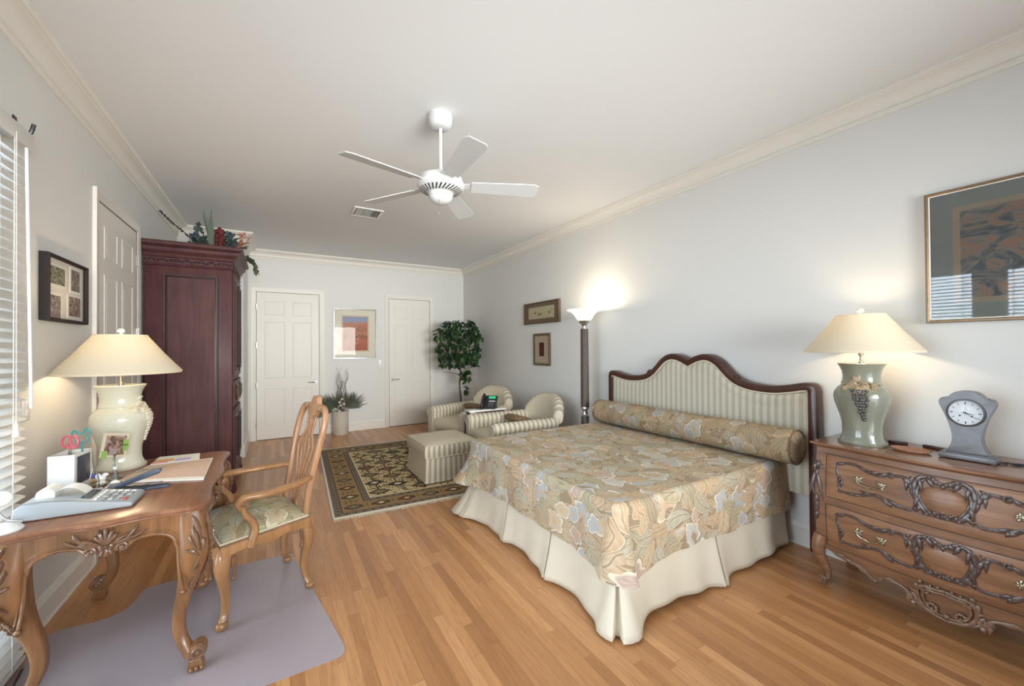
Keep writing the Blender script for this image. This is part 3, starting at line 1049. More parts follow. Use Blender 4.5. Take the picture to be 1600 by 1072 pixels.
o = wb(sk, 'bed_skirt', 'skirt', bed, 50)
so = o.modifiers.new('thick', 'SOLIDIFY'); so.thickness = 0.004

# bedspread: top + hanging strip
sp = MB()
ZT = 0.655
def sag(x, y):
    return 0.006 * mnoise.noise(Vector((x * 3.1, y * 3.1, 1.0))) + 0.004 * mnoise.noise(Vector((x * 8, y * 8, 4.0)))
NP = 300
ring_top = []
prof = []
for j in range(7):
    a = j / 6 * pi / 2
    prof.append((-0.05 + 0.05 * sin(a), -0.05 + 0.05 * cos(a)))     # (out, z) shoulder
drops = 14
cols = []
for i in range(NP + 1):
    s_ = PT * i / NP
    (x, y), (nx, ny) = perim(min(s_, PT - 1e-6))
    colm = []
    cn = math.exp(-((s_ - C_NEAR) / 0.10) ** 2); cf = math.exp(-((s_ - C_FAR) / 0.16) ** 2)
    for o_, z_ in prof:
        cxx, cyy = x + nx * (o_ + 0.008), y + ny * (o_ + 0.008)
        colm.append((Vector((cxx, cyy, ZT + z_ + sag(cxx, cyy) * (1 if z_ > -0.03 else 0.4))), o_ if z_ > -0.01 else z_))
    D = 0.355
    for j in range(1, drops + 1):
        v = j / drops
        wave = 0.010 * sin(s_ * 7.3 + 0.4) + 0.007 * sin(s_ * 17.0 + 1.0) + 0.004 * sin(s_ * 31)
        out = 0.008 + v * (0.016 + wave) + v * v * (0.05 * cn + 0.15 * cf)
        fold = 0.035 * math.exp(-((s_ - C_NEAR - 0.05) / 0.022) ** 2) - 0.03 * math.exp(-((s_ - C_NEAR + 0.01) / 0.018) ** 2)
        out += fold * v
        z = ZT - 0.05 - v * (D - 0.05 + 0.03 * cn + 0.012 * sin(s_ * 4.0))
        colm.append((Vector((x + nx * out, y + ny * out, z)), -0.05 - v * D))
    cols.append((s_, [(sp.b.verts.new(p), d) for p, d in colm], (x, y)))
for (sa, a, _), (sb, b, _2) in zip(cols, cols[1:]):
    for j in range(len(a) - 1):
        sp.face([a[j][0], b[j][0], b[j + 1][0], a[j + 1][0]], [(sa, a[j][1] + 5), (sb, b[j][1] + 5), (sb, b[j + 1][1] + 5), (sa, a[j + 1][1] + 5)])
# top sheet: far side columns pair with near side columns along x, foot closes it
def top_pt(u, v):
    x = lerp(BX0 + 0.03, BX1, u)
    y = lerp(BY0 + 0.03, BY1 - 0.03, v)
    return Vector((x, y, ZT + 0.0005 + sag(x, y) - 0.004 * max(0, abs(v - .5) * 2 - 0.93) / 0.07 * 0))
sp.grid(top_pt, 60, 60, uvfn=lambda u, v: (lerp(BX0, BX1, u), lerp(BY0, BY1, v)))
o = single(sp, 'bedspread', 'floral', 'floral tapestry bedspread in tan and grey blue draped over the bed', 'bedspread', (2.42, 2.46, 0.655), angle=70)

# bolster
bo = MB()
RB, yb0, yb1 = 0.122, 1.40, 3.375
prof = [(0.0, -0.014), (0.02, -0.020), (0.05, -0.022), (0.09, -0.014), (RB - 0.012, 0.0), (RB, 0.012)]
N = 40
body = [(RB * (1 + 0.012 * sin(t * 37) + 0.008 * sin(t * 11)), 0.012 + t * (yb1 - yb0 - 0.024)) for t in [i / N for i in range(N + 1)]]
full = prof + body[1:-1] + [(r, (yb1 - yb0) - z) for r, z in reversed(prof)]
Mx = Matrix(((1, 0, 0, 3.135), (0, 0, 1, yb0), (0, -1, 0, 0.663 + RB), (0, 0, 0, 1)))
V = bo.lathe(full, 36, mat=Mx, cap=False)
for f in bo.b.faces:
    for l in f.loops:
        u, v = l[bo.uv].uv
        l[bo.uv].uv = (l.vert.co.y, u * 2 * pi * RB)
bol = thing('bolster_pillow', 'long floral bolster pillow lying against the headboard', 'pillow', (3.135, 2.39, 0.663))
wb(bo, 'cover', 'floral_dark', bol, 60)
for yy in (yb0 + 0.004, yb1 - 0.004):
    p = MB(); p.tube([(3.135 + (RB - 0.004) * cos(a), yy, 0.663 + RB + (RB - 0.004) * sin(a)) for a in [2 * pi * k / 32 for k in range(32)]], 0.006, 6, closed=True)
    wb(p, 'piping', 'carving_mid', bol)

# ================================================================== DRESSER
dr = thing('dresser', 'bombe walnut dresser with carved drawers and brass handles below the framed print', 'dresser', (3.15, 0.645, 0))
DYC, DHW = 0.645, 0.575


def dx(y, z):
    t = (y - DYC) / DHW
    serp = -0.022 * cos(pi * min(1.2, abs(t)))
    b = max(0.0, min(1.0, (z - 0.15) / 0.71))
    bombe = -0.032 * sin(pi * b) ** 1.0
    return 2.955 + serp + bombe


low_l = [(1.165, 0.225), (1.128, 0.212), (1.092, 0.202), (1.011, 0.187), (0.960, 0.163), (0.931, 0.146), (0.905, 0.172), (0.875, 0.190), (0.803, 0.176), (0.762, 0.135), (0.715, 0.105), (0.645, 0.085)]
def low(y):
    d = abs(y - DYC)
    P = [(p[0] - DYC, p[1]) for p in low_l]
    for (a, za), (b, zb) in zip(P, P[1:]):
        if b <= d <= a:
            return lerp(za, zb, (a - d) / (a - b))
    return 0.225
bd = MB()
yl, yr = DYC + DHW, DYC - DHW
bd.grid(lambda u, v: (lambda y: (lambda z: Vector((dx(y, z), y, z)))(lerp(low(y), 0.862, v)))(lerp(yl, yr, u)), 90, 24, uvfn=lambda u, v: (u * 1.15, v * .66))
for y in (yl, yr):
    bd.grid(lambda u, v: (lambda z: Vector((lerp(dx(y, z), 3.395, u), y, z)))(lerp(0.225, 0.862, v)), 3, 24)
bd.grid(lambda u, v: Vector((3.395, lerp(yl, yr, u), lerp(0.225, 0.862, v))), 2, 2)
bd.grid(lambda u, v: Vector((lerp(2.99, 3.395, u), lerp(yl, yr, v), 0.24)), 2, 2)
wb(bd, 'carcass', 'walnut', dr)
tp = MB()
def plan(y_ext, out):
    pts = []
    n = 40
    for i in range(n + 1):
        y = lerp(DYC + DHW + y_ext, DYC - DHW - y_ext, i / n)
        t = (y - DYC) / DHW
        c = min(1.0, (1 - abs((i / n) * 2 - 1)) / 0.05)
        pts.append((2.955 - 0.022 * cos(pi * min(1.2, abs(t))) - out + 0.02 * (1 - c) ** 2, y))
    return [(3.405, DYC + DHW + y_ext)] + pts + [(3.405, DYC - DHW - y_ext)]
lv = [(0.012, 0.010, 0.856), (0.018, 0.018, 0.860), (0.022, 0.022, 0.865), (0.030, 0.034, 0.869), (0.033, 0.038, 0.874), (0.033, 0.038, 0.879), (0.028, 0.034, 0.8835), (0.020, 0.026, 0.885)]
rings = [[tp.b.verts.new((x, y, z)) for x, y in plan(e, o_)] for e, o_, z in lv]
for a, b in zip(rings, rings[1:]):
    n = len(a)
    for k in range(n):
        tp.face([a[k], a[(k + 1) % n], b[(k + 1) % n], b[k]])
tp.face(rings[0]); tp.face(rings[-1])
wb(tp, 'top', 'walnut_top', dr, 25)


def on_front(p, off):
    return Vector((dx(p[0], p[1]) - off, p[0], p[1]))


def fcarve(m, pts, rad, off=0.004, n=5, flat=0.75, taper=True):
    P = smooth_line(pts, n)
    N_ = len(P)
    rr = []
    for i in range(N_):
        t = i / (N_ - 1)
        k = (0.45 + 0.55 * sin(pi * min(1, max(0, t))) ** 0.5) if taper else 1.0
        rr.append(rad * k * (1 + 0.12 * sin(t * N_ * 1.1)))
    m.tube([on_front(p, off) for p in P], rr, 8, up=(-1, 0, 0), flat=(1, flat))


def scroll(c, r0, turns, a0, sg, n=16):
    return [(c[0] + r0 * (1 - 0.8 * i / n) * cos(a0 + sg * turns * 2 * pi * i / n), c[1] + r0 * (1 - 0.8 * i / n) * sin(a0 + sg * turns * 2 * pi * i / n)) for i in range(n + 1)]


def leaf(m, p, ang, L, w, off=0.006, curl=0.0):
    """teardrop leaf on the front, direction ang in the (y,z) plane"""
    pts, rr = [], []
    for i in range(9):
        t = i / 8
        a = ang + curl * t
        pts.append(on_front((p[0] + L * t * cos(a), p[1] + L * t * sin(a)), off + 0.003 * sin(pi * t)))
        rr.append(max(0.0006, w * (sin(pi * (0.12 + 0.88 * t) ** 0.75) ** 0.8 if t < 1 else 0.05)))
    m.tube(pts, rr, 8, up=(-1, 0, 0), flat=(1, 0.6))


def bead(m, p, r, off=0.005):
    m.ell(on_front(p, off), (r * 0.8, r, r), 10, 6)


def mir(P):
    return [(2 * DYC - y, z) for y, z in P]


def dz(P, d):
    return [(y, z + d) for y, z in P]


ft = [(1.099, 0.774), (1.048, 0.787), (1.003, 0.784), (0.955, 0.764), (0.905, 0.758), (0.862, 0.776)]
ft2 = [(0.842, 0.774), (0.795, 0.779), (0.771, 0.751), (0.752, 0.705), (0.742, 0.665)]
fl = [(1.099, 0.774), (1.107, 0.729), (1.092, 0.695), (1.095, 0.657), (1.088, 0.614)]
fbm = [(1.088, 0.614), (1.045, 0.613), (0.995, 0.620), (0.938, 0.640), (0.892, 0.644), (0.857, 0.628), (0.814, 0.620), (0.773, 0.617), (0.745, 0.637)]


def drawer_carving(d):
    m = MB()
    for s_ in (0, 1):
        f = (lambda P: dz(P, d)) if s_ == 0 else (lambda P: dz(mir(P), d))
        sg = 1 if s_ == 0 else -1
        for path, r in ((ft, 0.0098), (ft2, 0.0110), (fl, 0.0085), (fbm, 0.0100)):
            fcarve(m, f(path), r)
            if path is not fl:
                fcarve(m, [(y, z + 0.006) for y, z in f(path)], r * 0.55, 0.007)
        fcarve(m, scroll(f([(0.853, 0.772)])[0], 0.017, 1.4, 0.5 if sg > 0 else pi - 0.5, sg), 0.0058, 0.007)
        bead(m, f([(0.853, 0.772)])[0], 0.008, 0.010)
        bead(m, f([(0.838, 0.776)])[0], 0.006)
        for (y, z, r) in ((1.099, 0.774, 0.011), (1.093, 0.70, 0.011), (1.091, 0.683, 0.012), (1.088, 0.612, 0.010), (0.747, 0.634, 0.012)):
            bead(m, f([(y, z)])[0], r)
        A = lambda a: a if sg > 0 else pi - a
        for (y, z, a, L, w) in ((1.09, 0.772, 2.6, 0.03, 0.007), (1.075, 0.782, -0.3, 0.04, 0.006), (0.97, 0.770, 3.3, 0.05, 0.007), (0.95, 0.765, 3.0, 0.05, 0.008), (0.925, 0.760, 3.2, 0.05, 0.007),
                                (0.905, 0.757, 2.7, 0.05, 0.008), (1.088, 0.64, 1.9, 0.05, 0.006), (1.06, 0.612, 3.0, 0.05, 0.006), (1.03, 0.613, 3.0, 0.05, 0.006), (0.94, 0.640, 0.2, 0.05, 0.006),
                                (0.90, 0.645, 3.5, 0.06, 0.008), (0.885, 0.640, 3.9, 0.05, 0.008), (0.87, 0.64, 3.4, 0.06, 0.007), (0.86, 0.63, 4.2, 0.03, 0.007),
                                (0.80, 0.780, 4.0, 0.045, 0.007), (0.79, 0.775, 2.5, 0.03, 0.006), (0.775, 0.76, 4.3, 0.055, 0.008), (0.762, 0.735, 4.6, 0.05, 0.007), (0.785, 0.765, 4.7, 0.05, 0.006)):
            leaf(m, f([(y, z)])[0], A(a), L * 1.1, w * 1.35)
        # cartouche side
        ct = [(0.700, 0.806), (0.728, 0.800), (0.748, 0.770), (0.752, 0.727), (0.737, 0.675), (0.712, 0.634), (0.680, 0.624), (0.645, 0.620)]
        fcarve(m, f(ct), 0.0130, 0.008)
        fcarve(m, [(lerp(DYC, y, 0.86) if s_ == 0 else lerp(DYC, y, 0.86), lerp(0.71 + d, z, 0.88)) for y, z in f(ct)], 0.0060, 0.010)
        fcarve(m, [(lerp(DYC, y, 1.10), lerp(0.71 + d, z, 1.06)) for y, z in f(ct[1:6])], 0.0055, 0.006)
        cp = [(0.700, 0.806), (0.688, 0.806), (0.678, 0.796), (0.662, 0.784), (0.645, 0.788)]
        fcarve(m, f(cp), 0.0115, 0.008)
        fcarve(m, scroll(f([(0.670, 0.792)])[0], 0.016, 1.2, 1.2 if sg > 0 else pi - 1.2, -sg), 0.0055, 0.010)
        for (y, z, a, L, w) in ((0.705, 0.805, 4.2, 0.05, 0.008), (0.735, 0.79, 4.5, 0.06, 0.007), (0.742, 0.74, 4.7, 0.07, 0.007), (0.735, 0.70, 5.0, 0.06, 0.007), (0.72, 0.66, 5.3, 0.05, 0.007),
                                (0.68, 0.628, 0.4, 0.03, 0.008), (0.668, 0.629, 1.0, 0.025, 0.007), (0.69, 0.625, -0.2, 0.03, 0.006)):
            leaf(m, f([(y, z)])[0], A(a), L * 1.1, w * 1.3, 0.011)
        bead(m, f([(0.672, 0.632)])[0], 0.011, 0.010)
    bead(m, (DYC, 0.628 + d), 0.014, 0.012)
    bead(m, (DYC, 0.628 + d), 0.006, 0.024)
    for a in (1.2, 1.57, 1.94):
        leaf(m, (DYC, 0.635 + d), a, 0.03, 0.006, 0.010)
    leaf(m, (DYC, 0.786 + d), -pi / 2, 0.03, 0.009, 0.011)
    return m


def cushion_panel(d):
    """smooth raised field inside the cartouche"""
    m = MB()
    N = 40
    ring0 = []
    cc = (DYC, 0.705 + d)
    prev = None
    for k, (sc, off) in enumerate(((1.0, 0.004), (0.9, 0.010), (0.7, 0.015), (0.4, 0.018), (0.12, 0.019))):
        R = []
        for i in range(N):
            a = 2 * pi * i / N
            R.append(m.b.verts.new(on_front((cc[0] + 0.098 * sc * cos(a), cc[1] + (0.082 if sin(a) < 0 else 0.070) * sc * sin(a)), off)))
        if prev:
            for i in range(N):
                m.face([prev[i], prev[(i + 1) % N], R[(i + 1) % N], R[i]])
        prev = R
    m.face(prev)
    return m


def bail_handle(y, z, parent):
    h = MB()
    for s_ in (1, -1):
        c = (y + s_ * 0.056, z)
        bead(h, c, 0.010, 0.010)
        for k in range(7):
            a = k / 7 * 2 * pi + 0.3
            leaf(h, c, a, 0.022 + 0.006 * (k % 2), 0.0055, 0.008, 0.5 * s_)
        leaf(h, c, pi / 2 - s_ * -0.9, 0.036, 0.005, 0.008)
    P = smooth_line([(y + 0.056, z - 0.004), (y + 0.036, z - 0.018), (y + 0.018, z - 0.020), (y, z - 0.026), (y - 0.018, z - 0.020), (y - 0.036, z - 0.018), (y - 0.056, z - 0.004)], 4)
    h.tube([on_front(p, 0.022) for p in P], [0.0042] * len(P), 8, up=(-1, 0, 0))
    bead(h, (y, z - 0.026), 0.006, 0.024)
    return wb(h, 'handle', 'brass', parent)


for d in (0.0, -0.305):
    f = MB()
    y0, y1, z0, z1 = 1.162, 2 * DYC - 1.162, 0.562 + d, 0.818 + d
    f.grid(lambda u, v: on_front((lerp(y0, y1, u), lerp(z0, z1, v)), 0.006 - (0.005 if (u in (0, 1) or v in (0, 1)) else 0)), 60, 14)
    dw = wb(f, 'drawer', 'walnut_drawer', dr, 50)
    g = MB()
    e = 0.0035
    for (a, b, c, dd) in ((y0 + e, y0, z0, z1), (y1, y1 - e, z0, z1), (y0 + e, y1 - e, z0 - e, z0), (y0 + e, y1 - e, z1, z1 + e)):
        g.grid(lambda u, v: on_front((lerp(a, b, u), lerp(c, dd, v)), 0.0012), 40 if abs(a - b) > .1 else 2, 10 if abs(c - dd) > .1 else 2)
    o = wb(g, 'drawer_gap', 'darkgap', dr); 
    o = wb(drawer_carving(d), 'carving', 'carving', dr); o.parent = dw
    o = wb(cushion_panel(d), 'cartouche_panel', 'walnut_drawer', dr, 60); o.parent = dw
    for y in (0.945, 2 * DYC - 0.945):
        h = bail_handle(y, 0.706 + d, dr); h.parent = dw

# apron carving
m = MB()
edge_pts = low_l
for f in (lambda P: P, mir):
    fcarve(m, f([(y, z + 0.004) for y, z in low_l[1:6]]), 0.0075, 0.006)
    fcarve(m, f([(y, z + 0.004) for y, z in low_l[6:11]]), 0.0085, 0.006)
    fcarve(m, f([(y, z + 0.018) for y, z in low_l[2:5]]), 0.005, 0.006)
    bead(m, f([(0.931, 0.150)])[0], 0.013, 0.006)
    bead(m, f([(0.905, 0.172)])[0], 0.009, 0.006)
    sg = 1 if f([(1.0, 0)])[0][0] > DYC else -1
    A = lambda a: a if sg > 0 else pi - a
    for (y, z, a, L, w) in ((1.128, 0.215, 2.9, 0.05, 0.008), (1.09, 0.212, 3.3, 0.06, 0.008), (1.05, 0.205, 3.4, 0.06, 0.007), (1.01, 0.19, 3.5, 0.06, 0.008), (0.97, 0.17, 3.7, 0.05, 0.007), (0.90, 0.185, 2.8, 0.05, 0.008), (0.875, 0.19, 3.2, 0.06, 0.008),
                            (0.80, 0.175, 4.0, 0.06, 0.008), (0.775, 0.175, 3.8, 0.06, 0.009), (0.79, 0.15, 4.6, 0.04, 0.008), (0.755, 0.235, 4.6, 0.05, 0.009), (0.765, 0.135, 4.9, 0.03, 0.010)):
        leaf(m, f([(y, z)])[0], A(a), L * 1.1, w * 1.3)
    cc = [(0.645, 0.246), (0.69, 0.238), (0.728, 0.236), (0.750, 0.205), (0.748, 0.168), (0.730, 0.130), (0.695, 0.108), (0.645, 0.098)]
    fcarve(m, f(cc), 0.011, 0.010)
    fcarve(m, [(lerp(DYC, y, 0.80), lerp(0.172, z, 0.80)) for y, z in f(cc)], 0.007, 0.012)
    fcarve(m, scroll(f([(0.700, 0.140)])[0], 0.028, 1.5, 0.0 if sg > 0 else pi, -sg), 0.0075, 0.012)
    fcarve(m, scroll(f([(0.722, 0.215)])[0], 0.022, 1.3, 0.0 if sg > 0 else pi, sg), 0.0065, 0.012)
    fcarve(m, scroll(f([(0.585 + 0.2, 0.15)])[0], 0.018, 1.2, 0.0 if sg > 0 else pi, sg), 0.006, 0.010)
    for (y, z, a, L, w) in ((0.74, 0.245, 1.9, 0.025, 0.010), (0.70, 0.24, 1.7, 0.02, 0.007), (0.67, 0.245, 1.6, 0.02, 0.007), (0.75, 0.19, 0.3, 0.03, 0.008), (0.745, 0.15, -0.2, 0.03, 0.008)):
        leaf(m, f([(y, z)])[0], A(a), L, w, 0.010)
bead(m, (DYC, 0.120), 0.014, 0.012); bead(m, (DYC, 0.120), 0.006, 0.024)
wb(m, 'apron_carving', 'carving_mid', dr)
# front legs with scroll feet, stile carvings
for sg in (1, -1):
    yb = DYC + sg * 0.555
    lg = MB()
    path = smooth_line([(2.975, yb + sg * 0.0, 0.30), (2.955, yb + sg * 0.012, 0.235), (2.962, yb + sg * 0.004, 0.17), (2.985, yb - sg * 0.020, 0.10), (2.985, yb - sg * 0.025, 0.055), (2.965, yb - sg * 0.012, 0.022)], 6)
    n = len(path)
    lg.tube(path, [lerp(0.042, 0.020, min(1, i / (n * .75))) for i in range(n)], 10)
    lg.ell((2.958, yb - sg * 0.010, 0.038), (0.026, 0.026, 0.026), 12, 8)
    lg.lathe([(0.016, 0.0), (0.020, 0.008), (0.018, 0.02)], 10, (2.966, yb - sg * 0.012, 0.0))
    leg = wb(lg, 'leg', 'walnut', dr)
    sc = MB()
    sc.tube([(2.958 - 0.024 - 0.003, yb - sg * 0.010 + p[0], 0.042 + p[1]) for p in [(q[0], q[1]) for q in scroll((0, 0), 0.024, 1.6, pi / 2, sg)]], 0.006, 7)
    c = wb(sc, 'foot_scroll', 'carving_mid', dr); c.parent = leg
    ys = DYC + sg * 0.567
    A = lambda a: a if sg > 0 else pi - a
    UP = ((0.0, 0.765, 4.5, 0.05, 0.012), (0.006, 0.75, 5.0, 0.05, 0.011), (-0.010, 0.75, 4.0, 0.04, 0.010), (0.0, 0.715, 4.7, 0.05, 0.011), (0.012, 0.68, 4.9, 0.14, 0.012), (-0.004, 0.68, 4.5, 0.15, 0.010),
          (0.0, 0.56, 4.7, 0.07, 0.012), (0.008, 0.53, 4.4, 0.07, 0.011), (-0.006, 0.50, 4.9, 0.07, 0.011), (0.0, 0.45, 4.7, 0.05, 0.011))
    LO = ((0.014, 0.30, 4.5, 0.06, 0.012), (0.0, 0.30, 4.3, 0.07, 0.012), (0.016, 0.26, 4.5, 0.05, 0.012), (0.0, 0.25, 4.2, 0.06, 0.011))
    for half_, zc, sc_ in ((UP, 0.752, 1), (LO, 0.232, -1)):
        st = MB()
        for (dy, z, a, L, w) in half_:
            leaf(st, (ys + sg * dy, z), A(a), L, w, 0.006)
        fcarve(st, scroll((ys, zc), 0.018, 1.2, 1.5, sg * sc_), 0.007, 0.008)
        if half_ is UP:
            fcarve(st, [(ys + sg * 0.004, 0.74), (ys + sg * 0.012, 0.69), (ys + sg * 0.022, 0.63), (ys + sg * 0.014, 0.57), (ys, 0.54)], 0.008)
            bead(st, (ys, 0.555), 0.012)
        wb(st, 'stile_carving', 'carving', dr)
    rl = MB(); rl.box(3.33, 3.39, DYC + sg * 0.5, DYC + sg * 0.56, 0.0, 0.26, 0.005)
    wb(rl, 'leg', 'walnut', dr)

# ================================================================== TABLE LAMPS
def table_lamp(loc, rz, vase_mat, label, shade_label, relief_mats, power):
    t = thing('table_lamp', label, 'table lamp', loc, rz)
    m = MB()
    m.lathe([(0.118, 0.0), (0.120, 0.004), (0.120, 0.016), (0.116, 0.020)], 40)
    m.build('base_plate', vase_mat, t)
    m = MB()
    pr = [(0.110, 0.020), (0.108, 0.028), (0.100, 0.045), (0.096, 0.075), (0.098, 0.12), (0.108, 0.17), (0.122, 0.215), (0.134, 0.255), (0.139, 0.290), (0.134, 0.322), (0.118, 0.348), (0.100, 0.362),
          (0.098, 0.368), (0.101, 0.374), (0.098, 0.380), (0.094, 0.40), (0.093, 0.425), (0.097, 0.450), (0.107, 0.475), (0.117, 0.492), (0.119, 0.497), (0.116, 0.499), (0.06, 0.497), (0.0, 0.497)]
    m.lathe(pr, 48)
    v = m.build('vase', vase_mat, t, 50)
    def rad(z):
        for (a, za), (b, zb) in zip(pr, pr[1:]):
            if za <= z <= zb:
                return lerp(a, b, (z - za) / (zb - za + 1e-9))
        return 0.1
    def on(a, z, o=0.0):
        return Vector(((rad(z) + o) * cos(a), (rad(z) + o) * sin(a), z))
    g = MB()
    rnd = random.Random(3)
    for k in range(11):
        z = 0.335 - k * 0.0175
        n = max(1, 6 - k // 2 - (k == 1))
        for i in range(n):
            a = (i - (n - 1) / 2) * 0.105 + rnd.uniform(-.02, .02) + 0.02 * k
            g.ell(on(a, z + rnd.uniform(-.003, .003), 0.001), 0.0105, 8, 5)
    g.build('grape_relief', relief_mats[1], v)
    g = MB()
    for (a, z, s_, tilt) in ((-0.30, 0.385, 1.0, 0.2), (0.25, 0.375, 1.1, -0.3), (0.0, 0.352, 1.1, 0.0), (0.62, 0.362, 0.8, -0.6), (-0.62, 0.355, 0.8, 0.5), (-0.15, 0.415, 0.8, 0.1)):
        for q in (-1, -.5, 0, .5, 1):
            pts = []
            for i in range(6):
                tt = i / 5
                pts.append(on(a + (0.30 * s_ * tt * sin(q * 1.2 + tilt)), z + 0.012 - 0.05 * s_ * tt * cos(q * 1.2 + tilt), 0.002))
            g.tube(pts, [0.006, 0.011, 0.013, 0.011, 0.007, 0.002], 7, flat=(1.1, 0.5))
    g.tube([on(a, 0.372 + 0.006 * sin(a * 9), 0.003) for a in [i / 30 * 2.2 - 1.1 for i in range(31)]], 0.0045, 6)
    g.build('leaf_relief', relief_mats[0], v)
    m = MB()
    m.lathe([(0.012, 0.497), (0.012, 0.51), (0.007, 0.515), (0.007, 0.545), (0.014, 0.55), (0.014, 0.585)], 14)
    m.lathe([(0.004, 0.585), (0.004, 0.80)], 8)
    m.build('stem', 'brass', t)
    m = MB()
    n = 64
    zs = [0.562, 0.572, 0.80, 0.806]
    prof = [(0.287, 0.566), (0.289, 0.570), (0.289, 0.578), (0.205, 0.682), (0.123, 0.796), (0.123, 0.801), (0.121, 0.801), (0.121, 0.796), (0.203, 0.681), (0.286, 0.577), (0.286, 0.568), (0.287, 0.566)]
    m.lathe(prof, n, cap=False)
    sh = m.build('lamp_shade', 'shade', t, 30)
    m = MB()
    for k in range(3):
        a = k * 2 * pi / 3
        m.tube([(0, 0, 0.80), (0.122 * cos(a), 0.122 * sin(a), 0.797)], 0.002, 5)
    m.build('shade_spider', 'brass', t)
    m = MB(); m.lathe([(0.006, 0.80), (0.010, 0.806), (0.006, 0.812), (0.017, 0.820), (0.019, 0.828), (0.014, 0.838), (0.0, 0.842)], 16)
    m.build('finial', 'crystal', t)
    m = MB(); m.ell((0, 0, 0.645), (0.03, 0.03, 0.042), 14, 8); m.lathe([(0.014, 0.585), (0.014, 0.612)], 12)
    m.build('bulb', 'bulb', t)
    l = bpy.data.lights.new('lamp_light', 'POINT'); l.energy = power; l.color = (1.0, 0.77, 0.49); l.shadow_soft_size = 0.045
    lo = bpy.data.objects.new('lamp_light', l); lo.location = (0, 0, 0.695); lo.parent = t; col.objects.link(lo)
    return t


table_lamp((3.155, 1.048, 0.885), 3.36, 'celadon', 'sage green vase lamp with cream shade on the carved dresser', None, ('relief_tan', 'relief_grape'), 6.5)
table_lamp((-0.805, 3.30, 0.79), -0.15, 'celadon_pale', 'pale celadon vase lamp with cream shade on the writing desk', None, ('relief_cream', 'relief_cream'), 8)

# ================================================================== CLOCK
ck = thing('mantel_clock', 'grey pewter mantel clock with round dial on the dresser', 'clock', (3.165, 0.605, 0.885))
XFc = 3.122
m = MB(); m.box(XFc - 0.012, 3.215, 0.502, 0.706, 0.889, 0.915, 0.003); m.box(XFc - 0.006, 3.21, 0.509, 0.699, 0.915, 0.921, 0.002)
for y in (0.515, 0.693):
    for x in (3.12, 3.20):
        m.ell((x, y, 0.889), (0.008, 0.008, 0.004), 8, 5)
PEW = plain('weathered_pewter', (0.185, 0.185, 0.195), 0.45, 0.5, 0.25, 28)
wb(m, 'base', PEW, ck)
hpz = [(0.078, 0.921), (0.070, 0.935), (0.058, 0.960), (0.052, 0.99), (0.053, 1.02), (0.060, 1.06), (0.074, 1.11), (0.089, 1.150), (0.097, 1.172), (0.099, 1.190), (0.094, 1.204), (0.083, 1.211), (0.070, 1.209), (0.061, 1.220), (0.046, 1.238), (0.028, 1.247), (0.0, 1.250)]
hs = smooth_line(hpz, 3)
poly = [(0.604 - d, z) for d, z in hs] + [(0.604 + d, z) for d, z in reversed(hs[:-1])]
m = MB(); m.prism(poly, XFc, XFc + 0.078, lambda u, v, w: Vector((w, u, v)), 0.004, 2)
wb(m, 'case', PEW, ck, 35)
Rx = Matrix(((0, 0, -1, XFc), (1, 0, 0, 0.604), (0, 1, 0, 1.137), (0, 0, 0, 1))) @ Matrix.Diagonal((1.13, 1.13, 1, 1))
m = MB(); m.lathe([(0.060, -0.001), (0.064, 0.004), (0.062, 0.010), (0.057, 0.011), (0.055, 0.006)], 40, mat=Rx, cap=False)
wb(m, 'bezel', plain('dark_bezel', (0.10, 0.10, 0.10), 0.3, 0.8), ck)
m = MB(); m.lathe([(0.056, 0.002), (0.056, 0.004), (0.0, 0.004)], 40, mat=Rx)
di = wb(m, 'dial', plain('white_enamel', (0.72, 0.75, 0.77), 0.25), ck)
m = MB()
for k in range(12):
    a = k * pi / 6
    p = lambda r, w: Rx @ Vector((r * cos(a) - w * sin(a), r * sin(a) + w * cos(a), 0.0048))
    wd = 0.0022 if k % 3 == 0 else 0.0012
    m.face([m.b.verts.new(q) for q in (p(0.040, -wd), p(0.050, -wd), p(0.050, wd), p(0.040, wd))])
for y, z in ((0.018, -0.014), (-0.020, -0.014)):
    m.ell(Rx @ Vector((y, z, 0.005)), (0.0015, 0.004, 0.004), 10, 6)
o = wb(m, 'hour_marks', 'black', ck); o.parent = di
m = MB()
for a, L, w in ((3.75, 0.042, 0.0016), (3.35, 0.028, 0.0022)):
    m.tube([Rx @ Vector((-0.008 * cos(a), -0.008 * sin(a), 0.007)), Rx @ Vector((L * cos(a), L * sin(a), 0.007))], [w, w * .5], 5)
m.ell(Rx @ Vector((0, 0, 0.007)), 0.004, 8, 5)
wb(m, 'clock_hand', 'black', ck)
m = MB(); m.ell(Rx @ Vector((0, 0, 0.004)), (0.012, 0.056, 0.056), 30, 12)
wb(m, 'dial_glass', 'clear_glazing', ck)

